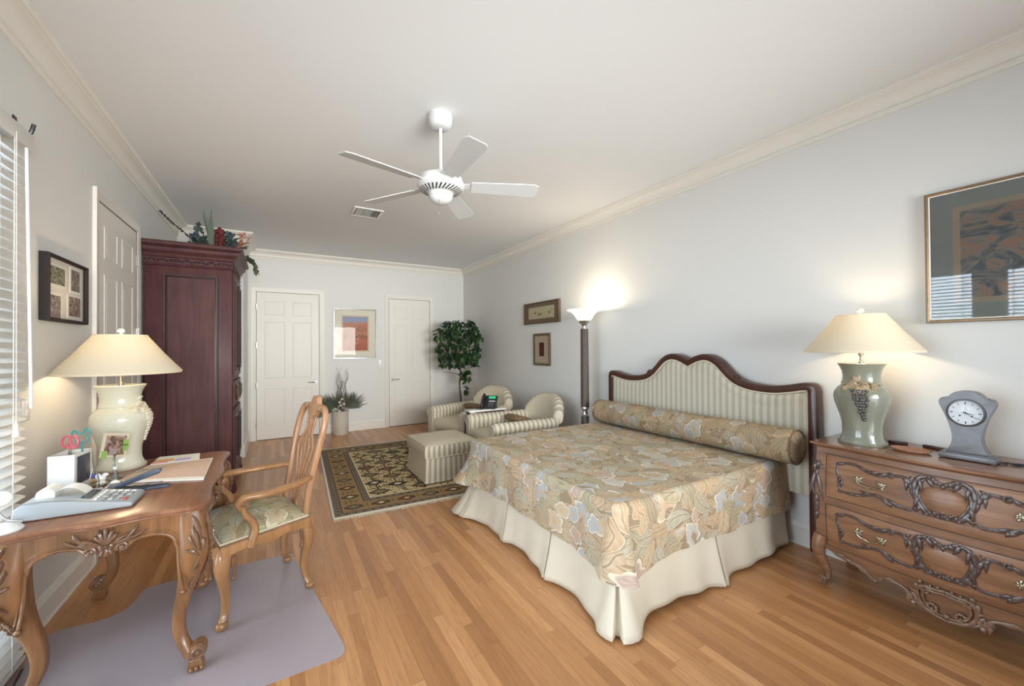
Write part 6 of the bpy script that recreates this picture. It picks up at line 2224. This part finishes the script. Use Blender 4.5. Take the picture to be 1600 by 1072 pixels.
xm, ym = (DX0 + DX1) / 2, (DY0 + DY1) / 2
near = lambda u, v, w: Vector((xm + u, DY0 + 0.008 - w, v))
far = lambda u, v, w: Vector((xm - u, DY1 - 0.008 + w, v))
lft = lambda u, v, w: Vector((DX0 + 0.008 - w, ym - u, v))
rgtf = lambda u, v, w: Vector((DX1 - 0.008 + w, ym + u, v))
a = apron('apron', near, 0.30, 0.232); palmette(near, 'palmette_carving', a)
a = apron('apron', far, 0.30, 0.232)
a = apron('apron', rgtf, 0.50, 0.435); palmette(rgtf, 'palmette_carving', a)
a = apron('apron', lft, 0.50, 0.435)
SQ = []
for k in range(16):
    a = 2 * pi * k / 16 + pi / 16
    SQ.append((math.copysign(abs(cos(a)) ** 0.55, cos(a)), math.copysign(abs(sin(a)) ** 0.55, sin(a))))
for sx in (1, -1):
    for sy in (1, -1):
        cx = xm + sx * 0.275
        cy = ym + sy * 0.478
        kz = [(0.756, 0.002, 0.050), (0.68, 0.010, 0.054), (0.60, 0.019, 0.058), (0.52, 0.013, 0.054), (0.44, -0.002, 0.044), (0.36, -0.024, 0.034), (0.28, -0.043, 0.028), (0.20, -0.050, 0.025), (0.14, -0.038, 0.025), (0.095, -0.014, 0.026), (0.065, 0.004, 0.026)]
        S = smooth_line(kz, 4)
        m = MB()
        rings = []
        for z, d, h in S:
            rings.append([m.b.verts.new((cx + sx * d + q[0] * h, cy + sy * d * 0.8 + q[1] * h, z)) for q in SQ])
        for a, b in zip(rings, rings[1:]):
            for k in range(16):
                m.face([a[k], a[(k + 1) % 16], b[(k + 1) % 16], b[k]])
        m.face(rings[0]); m.face(rings[-1])
        fx_, fy_ = cx + sx * 0.018, cy + sy * 0.012
        Mx = Matrix(((1, 0, 0, fx_ + sx * 0.012), (0, 0, 1, fy_), (0, -1, 0, 0.092), (0, 0, 0, 1)))
        m.lathe([(0.020, -0.034), (0.034, -0.028), (0.036, 0.0), (0.034, 0.028), (0.020, 0.034)], 20, mat=Mx)
        m.prism([(-0.026, -0.026), (0.026, -0.026), (0.026, 0.026), (-0.026, 0.026)], 0.0045, 0.06, lambda u, v, w: Vector((fx_ + u * (0.9 + 0.35 * (0.06 - w) / .06) + sx * 0.006 * (0.06 - w) / 0.06, fy_ + v, w)), 0.006, 2)
        for k in range(3):
            m.ell((fx_ + sx * (-0.012 + 0.020 * k), fy_ + sy * 0.028, 0.016), (0.010, 0.012, 0.012), 8, 6)
        lg = wb(m, 'leg', 'desk_wood', dk, 45)
        for side in (-1, 1):
            m = MB()
            m.tube([(fx_ + sx * (0.012 + p[0]), fy_ + side * 0.034, 0.092 + p[1]) for p in scroll((0, 0), 0.031, 1.6, pi / 2 if sx > 0 else pi / 2, -sx)], 0.0055, 7)
            m.ell((fx_ + sx * 0.012, fy_ + side * 0.036, 0.092), (0.010, 0.007, 0.010), 10, 6)
            o = wb(m, 'foot_scroll', 'carving_mid', dk); o.parent = lg
        # acanthus spray on the outer faces of the knee
        m = MB()
        def kpos(u, z, off, axis):
            (zz, d, h) = min(S, key=lambda q: abs(q[0] - z))
            if axis == 0:
                return Vector((cx + sx * d + u * sx, cy + sy * (d * 0.8 + h + off), z))
            return Vector((cx + sx * (d + h + off), cy + sy * d * 0.8 + u * sy, z))
        def klf(u, z, ang, L, w, axis, curl=0.0):
            pts, rr = [], []
            for i in range(8):
                t = i / 7
                aa = ang + curl * t
                pts.append(kpos(u + L * t * cos(aa), z + L * t * sin(aa), 0.002 + 0.004 * sin(pi * t), axis))
                rr.append(max(0.0008, w * (0.45 + 0.6 * t) * (math.sqrt(max(0, 1 - ((t - 0.72) / 0.29) ** 2)) if t > 0.72 else 1)))
            m.tube(pts, rr, 7, flat=(1, 0.7))
        for ax in (0, 1):
            for (u, z, an, L, w, cu) in ((0.030, 0.62, 1.5, 0.11, 0.011, 0.25), (0.020, 0.60, 1.9, 0.085, 0.009, -0.2), (0.012, 0.585, 2.2, 0.065, 0.009, -0.3), (0.024, 0.575, 1.7, 0.09, 0.010, 0.0), (0.034, 0.57, 1.3, 0.06, 0.009, 0.2),
                                         (0.015, 0.555, 2.3, 0.05, 0.008, 0.2), (0.022, 0.545, 2.0, 0.05, 0.008, 0.3), (0.026, 0.545, 4.6, 0.07, 0.008, -0.3), (0.030, 0.50, 4.4, 0.06, 0.007, 0.3), (0.024, 0.45, 4.6, 0.05, 0.006, -0.2), (0.020, 0.41, 4.6, 0.05, 0.005, 0.0)):
                klf(u, z, an, L * 1.05, w * 1.45, ax, cu)
        o = wb(m, 'knee_carving', 'carving_mid', dk); o.parent = lg

# ================================================================== DESK CHAIR
ch = thing('desk_chair', 'carved wooden armchair with floral seat pulled up to the writing desk', 'chair', (-0.105, 2.965, 0.004), radians(195.2))
def superring(c, h, flatx=1.0):
    return [(c[0] + q[0] * h * flatx, c[1] + q[1] * h, c[2]) for q in SQ]
def cab_leg(x, y, sx, sy, prof):
    m = MB()
    S = smooth_line(prof, 5)
    rings = [[m.b.verts.new(p) for p in superring((x + sx * d, y + sy * d, z), h)] for z, d, h in S]
    for a, b in zip(rings, rings[1:]):
        for k in range(16):
            m.face([a[k], a[(k + 1) % 16], b[(k + 1) % 16], b[k]])
    m.face(rings[0]); m.face(rings[-1])
    return m
for sy in (1, -1):
    m = cab_leg(0.205, sy * 0.265, 1, sy, [(0.44, 0.0, 0.036), (0.38, 0.014, 0.040), (0.32, 0.018, 0.036), (0.24, 0.008, 0.027), (0.16, -0.002, 0.021), (0.09, 0.0, 0.019), (0.05, 0.012, 0.022)])
    m.ell((0.205 + 0.018, sy * (0.265 + 0.016), 0.026), (0.033, 0.031, 0.026), 14, 8)
    lg = m.build('leg', 'chair_wood', ch, 50)
    for s2 in (0, 1):
        m = MB()
        if s2:
            P = [(0.205 - 0.030 + 0.004 * sin(i), sy * (0.265 + 0.052), 0.385 - 0.016 * i) for i in range(8)]
        else:
            P = [(0.205 + 0.056, sy * (0.265 - 0.018 - 0.002 * i), 0.385 - 0.016 * i) for i in range(8)]
        m.tube(P, [0.005, 0.008, 0.010, 0.009, 0.007, 0.006, 0.008, 0.005], 7)
        m.ell(P[-1], 0.012, 8, 6); m.ell(P[0], 0.009, 8, 6)
        o = m.build('knee_carving', 'carving_mid', ch); o.parent = lg
    m = cab_leg(-0.215, sy * 0.195, -1, sy, [(0.45, 0.0, 0.030), (0.38, 0.012, 0.036), (0.31, 0.016, 0.032), (0.23, 0.006, 0.024), (0.15, -0.002, 0.019), (0.08, 0.006, 0.018), (0.045, 0.02, 0.02)])
    m.ell((-0.215 - 0.028, sy * (0.195 + 0.02), 0.022), (0.028, 0.026, 0.022), 12, 8)
    lg = m.build('leg', 'chair_wood', ch, 50)
    m = MB()
    P = [(-0.215 + 0.028, sy * (0.195 + 0.044), 0.40 - 0.018 * i) for i in range(7)]
    m.tube(P, [0.005, 0.009, 0.011, 0.009, 0.007, 0.009, 0.005], 7); m.ell(P[-1], 0.012, 8, 6)
    o = m.build('knee_carving', 'carving_mid', ch); o.parent = lg
TRAP = [(0.235, 0.295), (-0.235, 0.225), (-0.235, -0.225), (0.235, -0.295)]
m = MB()
def rail(p, q, m):
    d = Vector((q[0] - p[0], q[1] - p[1], 0)); L = d.length; d.normalize()
    n_ = Vector((d.y, -d.x, 0))
    low_ = [(t * L, 0.385 + 0.030 * (sin(pi * t) ** 0.6) - 0.030 * math.exp(-((t - 0.5) / 0.12) ** 2)) for t in [i / 24 for i in range(25)]]
    P0 = Vector((p[0], p[1], 0))
    m.prism([(L, 0.452), (0, 0.452)] + low_, -0.028, 0.0, lambda u, v, w: P0 + d * u + n_ * w + Vector((0, 0, v)), 0.003)
    m.tube([P0 + d * u + n_ * 0.0 + Vector((0, 0, v + 0.004)) for u, v in low_], 0.0055, 6)
for i in range(4):
    rail(TRAP[(i + 1) % 4], TRAP[i], m)
m.build('seat_rail', 'chair_wood', ch, 45)
m = MB()
def seatf(u, v):
    a, b = 2 * u - 1, 2 * v - 1
    wy = lerp(0.222, 0.290, u)
    z = 0.452 + 0.075 * (max(0, 1 - abs(a) ** 3.2) * max(0, 1 - abs(b) ** 3.2)) ** 0.55
    return Vector((a * 0.228, b * wy, z))
m.grid(seatf, 30, 30, uvfn=lambda u, v: (u * .47, v * .54))
m.build('seat', 'floral_seat', ch, 70)
m = MB()
for p, q in zip(TRAP, TRAP[1:] + TRAP[:1]):
    m.tube([(p[0] * .975, p[1] * .98, 0.456), (q[0] * .975, q[1] * .98, 0.456)], 0.006, 6)
m.build('seat_piping', 'seat_plain', ch)
def bx(z):
    t = max(0, (z - 0.44) / 0.73)
    return -0.222 - 0.150 * t ** 1.25
bfr = lambda u, v, w: Vector((bx(v) - w, u, v))
# stiles and crest
for sy in (1, -1):
    m = MB()
    L = [(0.195, 0.40), (0.190, 0.50), (0.192, 0.62), (0.205, 0.76), (0.222, 0.90), (0.222, 0.99), (0.205, 1.055), (0.165, 1.092), (0.115, 1.098)]
    P = smooth_line(L, 6)
    m.tube([bfr(sy * u, v, 0) for u, v in P], [0.023] * len(P), sec=SQ, up=(1, 0, 0), flat=(0.95, 0.75))
    m.build('stile', 'chair_back_wood', ch, 45)
m = MB()
CR = [(0.0, 1.172), (0.030, 1.170), (0.048, 1.158), (0.052, 1.138), (0.062, 1.118), (0.090, 1.112), (0.118, 1.118), (0.130, 1.104), (0.122, 1.086), (0.098, 1.082), (0.080, 1.072), (0.058, 1.042), (0.030, 1.026), (0.0, 1.022)]
S = smooth_line(CR, 4)
poly = [(u, v) for u, v in S] + [(-u, v) for u, v in reversed(S[1:-1])]
m.prism(list(reversed(poly)), -0.016, 0.016, bfr, 0.005, 2)
for sy in (1, -1):
    m.ell(bfr(sy * 0.122, 1.100, 0.0), (0.022, 0.018, 0.018), 10, 6)
m.build('crest', 'chair_back_wood', ch, 40)
m = MB()
def strip(pts, w):
    P = [(u * 1.3, v) for u, v in smooth_line(pts, 6)]
    m.tube([bfr(u, v, 0.0) for u, v in P], [w if not isinstance(w, list) else lerp(w[0], w[1], i / (len(P) - 1)) for i in range(len(P))], sec=SQ, up=(1, 0, 0), flat=(1, 0.5))
for sy in (1, -1):
    strip([(sy * 0.030, 0.47), (sy * 0.036, 0.58), (sy * 0.062, 0.70), (sy * 0.094, 0.80), (sy * 0.100, 0.84), (sy * 0.075, 0.885), (sy * 0.045, 0.925), (sy * 0.040, 0.965), (sy * 0.050, 1.00), (sy * 0.046, 1.035)], 0.0125)
    strip([(sy * 0.010, 0.47), (sy * 0.012, 0.60), (sy * 0.030, 0.74), (sy * 0.046, 0.83), (sy * 0.030, 0.88), (sy * 0.010, 0.93), (sy * 0.014, 0.98), (sy * 0.020, 1.035)], 0.0095)
    strip([(sy * 0.004, 0.50), (sy * 0.006, 0.64), (sy * 0.006, 0.80), (sy * 0.018, 0.86), (sy * 0.004, 0.915)], 0.007)
m.build('splat', 'chair_back_wood', ch, 45)
m = MB(); m.prism([(-0.06, 0.452), (0.06, 0.452), (0.045, 0.49), (0.035, 0.51), (-0.035, 0.51), (-0.045, 0.49)], -0.012, 0.012, bfr, 0.003); m.build('shoe', 'chair_back_wood', ch)
for sy in (1, -1):
    m = MB()
    P = smooth_line([(bx(0.685) + 0.005, sy * 0.200, 0.685), (-0.20, sy * 0.238, 0.684), (-0.08, sy * 0.285, 0.676), (0.03, sy * 0.300, 0.676), (0.10, sy * 0.292, 0.680), (0.135, sy * 0.284, 0.668), (0.146, sy * 0.280, 0.642), (0.130, sy * 0.278, 0.620)], 6)
    n = len(P)
    m.tube(P, [0.020 + 0.006 * sin(pi * i / n) for i in range(n)], 12, flat=(1.1, 0.8))
    m.ell((0.118, sy * 0.280, 0.640), (0.030, 0.024, 0.030), 12, 8)
    am = m.build('arm', 'chair_wood', ch, 50)
    m = MB()
    P = smooth_line([(0.128, sy * 0.282, 0.628), (0.118, sy * 0.284, 0.585), (0.085, sy * 0.286, 0.54), (0.070, sy * 0.288, 0.49), (0.085, sy * 0.290, 0.44), (0.095, sy * 0.290, 0.405)], 6)
    n = len(P)
    m.tube(P, [0.020 + 0.012 * (i / n) for i in range(n)], 12, flat=(1, 0.75))
    o = m.build('arm_support', 'chair_wood', ch, 50); o.parent = am
    m = MB()
    m.tube([(0.118 + p[0], sy * 0.306, 0.642 + p[1]) for p in scroll((0, 0), 0.022, 1.4, -0.3, 1)], 0.005, 6)
    o = m.build('arm_scroll', 'carving_mid', ch); o.parent = am

# ================================================================== THINGS ON THE DESK
ZK = 0.7905
# printing calculator
pc = thing('printing_calculator', 'pale blue printing calculator with keypad on near edge of desk', 'calculator', (-0.735, 2.535, ZK), radians(-2))
CAS = plain('calculator_casing', (0.33, 0.36, 0.385), 0.45, var=0.03)
CAST = plain('calculator_top', (0.43, 0.455, 0.465), 0.45, var=0.03)
m = MB()
prof = [(-0.185, 0.006), (-0.190, 0.030), (-0.185, 0.055), (-0.165, 0.072), (-0.10, 0.074), (-0.02, 0.064), (0.04, 0.050), (0.17, 0.028), (0.182, 0.022), (0.184, 0.010), (0.178, 0.003), (-0.17, 0.003)]
m.prism(prof, -0.095, 0.095, lambda u, v, w: Vector((u, w, v)), 0.008, 3)
m.build('casing', CAS, pc, 40)
def ctop(u):
    return next((lerp(a[1], b[1], (u - a[0]) / (b[0] - a[0])) for a, b in zip(prof[2:8], prof[3:8]) if a[0] <= u <= b[0]), 0.03)
m = MB(); m.grid(lambda u, v: (lambda x: Vector((x, lerp(-0.084, 0.084, v), ctop(x) + 0.0015)))(lerp(-0.165, 0.168, u)), 30, 4); m.build('top_cover', CAST, pc)
m = MB()
m.grid(lambda u, v: (lambda x: Vector((x, lerp(-0.055, 0.07, v), ctop(x) + 0.004)))(lerp(0.002, 0.034, u)), 6, 3); m.build('display', plain('dark_lcd', (0.035, 0.05, 0.07), 0.15), pc)
for i in range(5):
    for j in range(5):
        x = 0.055 + i * 0.024; y = -0.064 + j * 0.029
        m = MB(); z = ctop(x) + 0.001
        w = 0.0085 if i else 0.0055
        m.box(x - w, x + w, y - 0.0105, y + 0.0105, z, z + 0.007, 0.002)
        red = (i == 4 and j == 0)
        m.build('key', plain('red_key', (0.35, 0.06, 0.05), 0.4) if red else ('white_plastic' if (i == 0 or j == 4) else plain('grey_key', (0.22, 0.23, 0.26), 0.4) if (i + j) % 2 else plain('light_grey_key', (0.40, 0.41, 0.43), 0.4)), pc)
m = MB()
m.tube([(-0.115, y, 0.085) for y in (-0.03, 0.05)], 0.030, 20); m.build('paper_roll', 'offwhite', pc)
m = MB()
P = [(-0.085, 0.095), (-0.05, 0.107), (-0.02, 0.098), (0.005, 0.078), (0.008, 0.066)]
m.grid(lambda u, v: (lambda q: Vector((q[0], lerp(-0.028, 0.048, v), q[1])))(smooth_line(P, 6)[min(24, int(round(u * 24)))]), 25, 3)
m.build('paper_strip', 'white', pc, 80)
# stapler
stp = thing('stapler', 'navy blue stapler, jaws open, lying beside the calculator on desk', 'stapler', (-0.575, 2.705, ZK), radians(4))
NAVY = plain('navy_stapler', (0.045, 0.065, 0.10), 0.35)
m = MB(); m.prism([(-0.095, 0), (0.10, 0), (0.104, 0.008), (0.09, 0.014), (-0.06, 0.016), (-0.095, 0.020)], -0.018, 0.018, lambda u, v, w: Vector((u, w, v)), 0.003); m.build('base', NAVY, stp)
m = MB(); m.prism([(-0.09, 0.020), (0.06, 0.022), (0.075, 0.028), (-0.085, 0.034)], -0.010, 0.010, lambda u, v, w: Vector((u, w, v)), 0.002); m.build('magazine', 'chrome', stp)
m = MB()
A4 = xf((-0.085, 0, 0.026), ry=radians(-17))
m.prism([(-0.015, 0.004), (0.155, 0.004), (0.168, 0.014), (0.163, 0.026), (0.12, 0.030), (0.02, 0.026), (-0.015, 0.016)], -0.016, 0.016, lambda u, v, w: A4 @ Vector((u, w, v)), 0.005, 2); m.build('handle', NAVY, stp)
# papers and folder
def sheet(name, mat, label, cat, pts, z, t=0.0012, group=None):
    m = MB(); m.prism(pts, 0, t)
    cx = sum(p[0] for p in pts) / 4; cy = sum(p[1] for p in pts) / 4
    o = m.build(name, mat, None, smooth=False)
    o.data.transform(Matrix.Translation((-cx, -cy, 0))); o.location = (cx, cy, z)
    return tag(o, label, cat, group)
PEACH = plain('peach_card', (0.62, 0.45, 0.35), 0.6, var=0.04)
fo = thing('folder', 'peach paper folder with white edges lying on the desk', 'folder', (-0.53, 3.02, ZK))
m = MB(); m.prism([(-0.205, -0.105), (0.195, -0.285), (0.182, 0.215), (-0.135, 0.205)], 0.0, 0.006); m.build('paper_block', 'offwhite', fo, smooth=False)
m = MB(); m.prism([(-0.20, -0.08), (0.190, -0.235), (0.178, 0.190), (-0.135, 0.185)], 0.006, 0.0075); m.build('cover', PEACH, fo, smooth=False)
sheet('paper_sheet', 'offwhite', 'white paper sheets at the far end of the desk, under coloured notes', 'paper', [(-0.66, 3.255), (-0.42, 3.255), (-0.44, 3.435), (-0.655, 3.455)], ZK, 0.004)
sheet('sticky_note', plain('orange_note', (0.72, 0.40, 0.12), 0.7), 'orange sticky note on the white papers at desk end', 'sticky note', [(-0.655, 3.285), (-0.555, 3.29), (-0.56, 3.345), (-0.65, 3.345)], ZK + 0.0055)
sheet('sticky_note', plain('pink_note', (0.66, 0.25, 0.42), 0.7), 'pink sticky note under the orange note on desk', 'sticky note', [(-0.655, 3.258), (-0.58, 3.262), (-0.585, 3.30), (-0.65, 3.302)], ZK + 0.0042)
sheet('sticky_note', plain('lilac_note', (0.50, 0.40, 0.70), 0.7), 'lilac sticky note right of the orange note on desk', 'sticky note', [(-0.55, 3.27), (-0.47, 3.28), (-0.475, 3.33), (-0.545, 3.325)], ZK + 0.0042)
# letter clip on the folder
lc = thing('bulldog_clip', 'flat grey metal clip lying on the peach folder', 'clip', (-0.655, 3.09, ZK + 0.0078), radians(20))
m = MB(); m.prism([(-0.035, -0.018), (0.012, -0.018), (0.020, 0.0), (0.012, 0.018), (-0.035, 0.018)], 0.0, 0.006, None, 0.002); m.build('jaw', 'steel', lc)
m = MB(); m.tube([(0.015, 0.006, 0.005), (0.075, 0.008, 0.005), (0.085, 0.0, 0.005), (0.075, -0.008, 0.005), (0.015, -0.006, 0.005)], 0.0025, 6); m.build('wire_handle', 'steel', lc)
# white box organiser with scissors and a frame
hx = thing('desk_organizer', 'white upright box organizer against left wall on the desk', 'organizer', (-0.905, 2.93, ZK), radians(-8))
m = MB()
for a, b, c, d in ((-0.05, 0.05, -0.075, -0.071), (-0.05, 0.05, 0.071, 0.075), (-0.05, -0.046, -0.071, 0.071), (0.046, 0.05, -0.071, 0.071)):
    m.box(a, b, c, d, 0, 0.185, 0.001)
m.box(-0.05, 0.05, -0.075, 0.075, 0, 0.004)
m.build('box', 'white_plastic', hx, smooth=False)
m = MB(); m.box(0.0505, 0.053, -0.055, 0.055, 0.03, 0.17, 0.001); m.build('photo_front', photo_mat('dark_photograph', 3.0, [(0.35, (0.02, 0.02, 0.03)), (0.6, (0.08, 0.09, 0.13)), (0.75, (0.35, 0.33, 0.33))]), hx)
fr_ = thing('standing_frame', 'small silver standing photo frame behind the white organizer on the desk', 'photo frame', (-0.885, 3.085, ZK), radians(-20))
R4 = xf((0, 0, 0), ry=radians(-10))
m = MB()
for a, b, c, d in ((-0.05, 0.05, 0.0, 0.010), (-0.05, 0.05, 0.15, 0.16), (-0.05, -0.040, 0.01, 0.15), (0.040, 0.05, 0.01, 0.15)):
    m.box(0, 0.010, a, b, c + 0.002, d + 0.002, 0.002, mat=R4)
m.build('frame', 'steel', fr_)
m = MB(); m.box(0.002, 0.005, -0.042, 0.042, 0.01, 0.152, mat=R4); m.build('photo', 'offwhite', fr_, smooth=False)
m = MB(); m.prism([(0.0, 0.003), (-0.07, 0.003), (-0.03, 0.11)], -0.012, 0.012, lambda u, v, w: Vector((u, w, v))); m.build('easel', 'black', fr_)
def scissors(loc, rz, handle_mat, label, h0):
    t = thing('scissors', label, 'scissors', loc, rz)
    m = MB(); m.prism([(-0.008, -0.17), (0.0, -0.185), (0.008, -0.17), (0.008, 0.0), (-0.008, 0.0)], -0.001, 0.001, lambda u, v, w: Vector((w, u, v))); m.build('blade', 'steel', t)
    for s_ in (-1, 1):
        m = MB(); m.tube([(s_ * 0.003, s_ * 0.021 + 0.018 * cos(a) - s_ * 0.004 * sin(a), 0.026 + 0.028 * sin(a)) for a in [2 * pi * k / 20 for k in range(20)]], 0.0055, 7, closed=True)
        m.tube([(0, s_ * 0.004, -0.01), (0, s_ * 0.012, 0.006)], 0.006, 7)
        m.build('handle', handle_mat, t)
scissors((-0.905, 2.925, ZK + 0.215), 1.15, plain('pink_red_plastic', (0.58, 0.12, 0.17), 0.35), 'scissors with pink red handles standing in the white organizer', 0)
ct = thing('teal_cutter', 'teal outlined cookie cutter shape standing in the white organizer', 'cookie cutter', (-0.875, 2.975, ZK + 0.175), 1.15)
m = MB()
P = smooth_line([(0.0, 0.0), (0.026, 0.010), (0.030, 0.030), (0.048, 0.040), (0.046, 0.062), (0.026, 0.062), (0.016, 0.052), (-0.004, 0.054), (-0.016, 0.074), (-0.034, 0.070), (-0.034, 0.050), (-0.022, 0.038), (-0.026, 0.014)], 4, closed=True)
m.tube([(0, u, v + 0.045) for u, v in P], 0.0042, 6, closed=True); m.tube([(0, 0, -0.145), (0, 0, 0.046)], 0.004, 6)
m.build('outline', plain('teal_plastic', (0.05, 0.33, 0.36), 0.35), ct)
# photo clip stand
pcs = thing('photo_clip_stand', 'clear photo stand holding a family snapshot before the celadon lamp', 'photo holder', (-0.765, 3.03, ZK), radians(-30))
m = MB(); m.lathe([(0.036, 0), (0.036, 0.006), (0.012, 0.014), (0.006, 0.03), (0.005, 0.12), (0.010, 0.13)], 18); m.build('stem', plain('clear_acrylic', (0.70, 0.72, 0.70), 0.08, Transmission_Weight=0.85), pcs)
m = MB()
fr0 = lambda u, v, w: Vector((0.0 + w, u, 0.165 + v + 0.0))
def tilt(u, v): return rot2(u, v, radians(-12))
poly = [tilt(*p) for p in ((-0.075, -0.045), (0.075, -0.045), (0.075, 0.085), (-0.075, 0.085))]
m.prism(poly, -0.001, 0.001, fr0); m.build('print_border', plain('cream_photo_border', (0.66, 0.58, 0.44), 0.5), pcs, smooth=False)
m = MB(); poly = [tilt(*p) for p in ((-0.058, -0.035), (0.06, -0.035), (0.06, 0.068), (-0.058, 0.068))]
m.prism(poly, 0.001, 0.0018, fr0)
for f in m.b.faces:
    for l in f.loops: l[m.uv].uv = (l.vert.co.y * 6, l.vert.co.z * 6)
m.build('snapshot', photo_mat('family_snapshot', 2.2, [(0.34, (0.06, 0.045, 0.04)), (0.46, (0.20, 0.13, 0.10)), (0.55, (0.42, 0.27, 0.20)), (0.63, (0.30, 0.28, 0.34)), (0.72, (0.62, 0.56, 0.52))]), pcs, smooth=False)
m = MB()
for (a, b) in ((-0.055, -0.030), (0.062, 0.005), (0.058, 0.030)):
    u, v = tilt(a, b)
    m.prism([(u - 0.016, v - 0.022), (u + 0.014, v - 0.018), (u + 0.018, v + 0.016), (u - 0.012, v + 0.020)], 0.002, 0.0035, fr0)
m.build('green_tab', plain('lime_card', (0.28, 0.46, 0.12), 0.6), pcs, smooth=False)
# little figurine, eraser, sponge, glass, tape
fg = thing('figurine', 'tiny white ceramic figure with leaves between organizer and folder', 'figurine', (-0.785, 2.915, ZK), 0.3)
m = MB(); m.lathe([(0.020, 0), (0.024, 0.010), (0.014, 0.022), (0.020, 0.036), (0.014, 0.05), (0.0, 0.054)], 14); m.ell((0.014, 0, 0.052), (0.014, 0.010, 0.010), 10, 6); m.ell((-0.012, 0.008, 0.046), (0.012, 0.008, 0.016), 10, 6); m.build('body', 'white', fg)
m = MB()
for k in range(9):
    a = k * 0.7
    m.ell((0.026 * cos(a), 0.026 * sin(a), 0.008), (0.016, 0.008, 0.007), 8, 5, Matrix.Rotation(a, 3, 'Z'))
m.build('leaf_base', plain('olive_ceramic', (0.20, 0.18, 0.09), 0.4, var=0.4), fg)
m = MB(); m.box(-0.02, 0.02, -0.014, 0.014, 0, 0.020, 0.004)
o = m.build('eraser', plain('blue_rubber', (0.09, 0.12, 0.42), 0.6)); o.location = (-0.845, 3.015, ZK + 0.02); tag(o, 'small blue eraser on the yellow block by the organizer', 'eraser')
m = MB(); m.box(-0.028, 0.028, -0.018, 0.018, 0, 0.020, 0.004)
o = m.build('sponge_block', plain('yellow_foam', (0.55, 0.40, 0.16), 0.9)); o.location = (-0.845, 3.015, ZK); tag(o, 'small yellow block on desk under the blue eraser', 'block')
bt = thing('glass_bottle', 'small clear glass bottle on the desk in front of the celadon lamp', 'bottle', (-0.745, 2.96, ZK))
m = MB(); m.lathe([(0.014, 0), (0.016, 0.004), (0.016, 0.035), (0.006, 0.05), (0.006, 0.065), (0.008, 0.068), (0.0, 0.068)], 16); m.build('body', plain('clear_glass', (0.8, 0.82, 0.82), 0.05, Transmission_Weight=0.9), bt)
m = MB(); m.lathe([(0.009, 0.066), (0.009, 0.080), (0.0, 0.081)], 12); m.build('cap', 'white_plastic', bt)
tg = thing('metal_tongs', 'thin metal clip tool standing behind the calculator display', 'clip', (-0.745, 2.672, ZK), 0.3)
m = MB(); m.box(-0.03, 0.03, -0.02, 0.02, 0, 0.045, 0.004); m.build('holder', plain('grey_green_box', (0.36, 0.37, 0.33), 0.5), tg)
m = MB()
for s_ in (-1, 1):
    m.tube(smooth_line([(s_ * 0.004, 0, 0.04), (s_ * 0.016, 0, 0.075), (s_ * 0.008, 0, 0.125), (s_ * 0.002, 0, 0.14)], 5), 0.003, 6)
m.build('prongs', 'steel', tg)
td = thing('tape_dispenser', 'clear tape dispenser between stapler and figurine on the desk', 'tape dispenser', (-0.685, 2.775, ZK), 0.2)
m = MB(); m.prism([(-0.05, 0), (0.05, 0), (0.055, 0.012), (0.03, 0.018), (0.01, 0.040), (-0.03, 0.042), (-0.05, 0.02)], -0.012, 0.012, lambda u, v, w: Vector((u, w, v)), 0.003); m.build('body', plain('smoky_acrylic', (0.55, 0.56, 0.55), 0.12, Transmission_Weight=0.6), td)
Mx = Matrix(((1, 0, 0, -0.012), (0, 0, 1, 0), (0, -1, 0, 0.028), (0, 0, 0, 1)))
m = MB(); m.lathe([(0.022, -0.010), (0.022, 0.010), (0.012, 0.010), (0.012, -0.010), (0.022, -0.010)], 20, mat=Mx, cap=False); m.build('tape_roll', 'offwhite', td)
# white gadget with bent wire at the left end
gd = thing('desk_gadget', 'white round-headed gadget with bent grey wire at picture left edge on desk', 'gadget', (-0.915, 2.375, ZK), 0.0)
m = MB(); m.lathe([(0.050, 0), (0.052, 0.006), (0.042, 0.020), (0.025, 0.030), (0.0, 0.034)], 28); m.build('base', 'white_plastic', gd)
m = MB(); m.tube(smooth_line([(0.05, 0.0, 0.03), (0.03, 0.0, 0.035), (0.0, 0.01, 0.045), (-0.03, 0.02, 0.085), (-0.028, 0.025, 0.105)], 6), 0.004, 7); m.build('wire_arm', 'steel', gd)
Mx = xf((-0.025, 0.035, 0.12), rx=radians(70), rz=radians(35))
m = MB(); m.lathe([(0.0, -0.012), (0.026, -0.010), (0.032, 0.0), (0.028, 0.012), (0.0, 0.016)], 24, mat=Mx); m.build('head', 'white_plastic', gd)
m = MB(); m.tube(smooth_line([(-0.965, 2.62, ZK + 0.006), (-0.93, 2.70, ZK + 0.012), (-0.86, 2.735, ZK + 0.022), (-0.82, 2.70, ZK + 0.012), (-0.86, 2.67, ZK + 0.006), (-0.93, 2.68, ZK + 0.02), (-0.955, 2.76, ZK + 0.006)], 8), 0.006, 8)
single(m, 'white_cable', 'white_plastic', 'coiled white cable behind the calculator on the desk', 'cable', (-0.9, 2.7, ZK))
m = MB(); m.tube(smooth_line([(-1.0, 2.36, 0.55), (-1.0, 2.40, 0.38), (-0.99, 2.44, 0.20), (-1.005, 2.48, 0.05), (-1.0, 2.62, 0.008), (-1.02, 2.80, 0.008)], 8), 0.004, 6)
m.tube(smooth_line([(-0.985, 2.40, ZK + 0.006), (-1.0, 2.34, ZK - 0.03), (-1.0, 2.36, 0.55)], 6), 0.004, 6)
single(m, 'power_cord', 'black', 'thin black power cord hanging behind the near desk leg', 'cord', (-1.0, 2.4, 0.3))
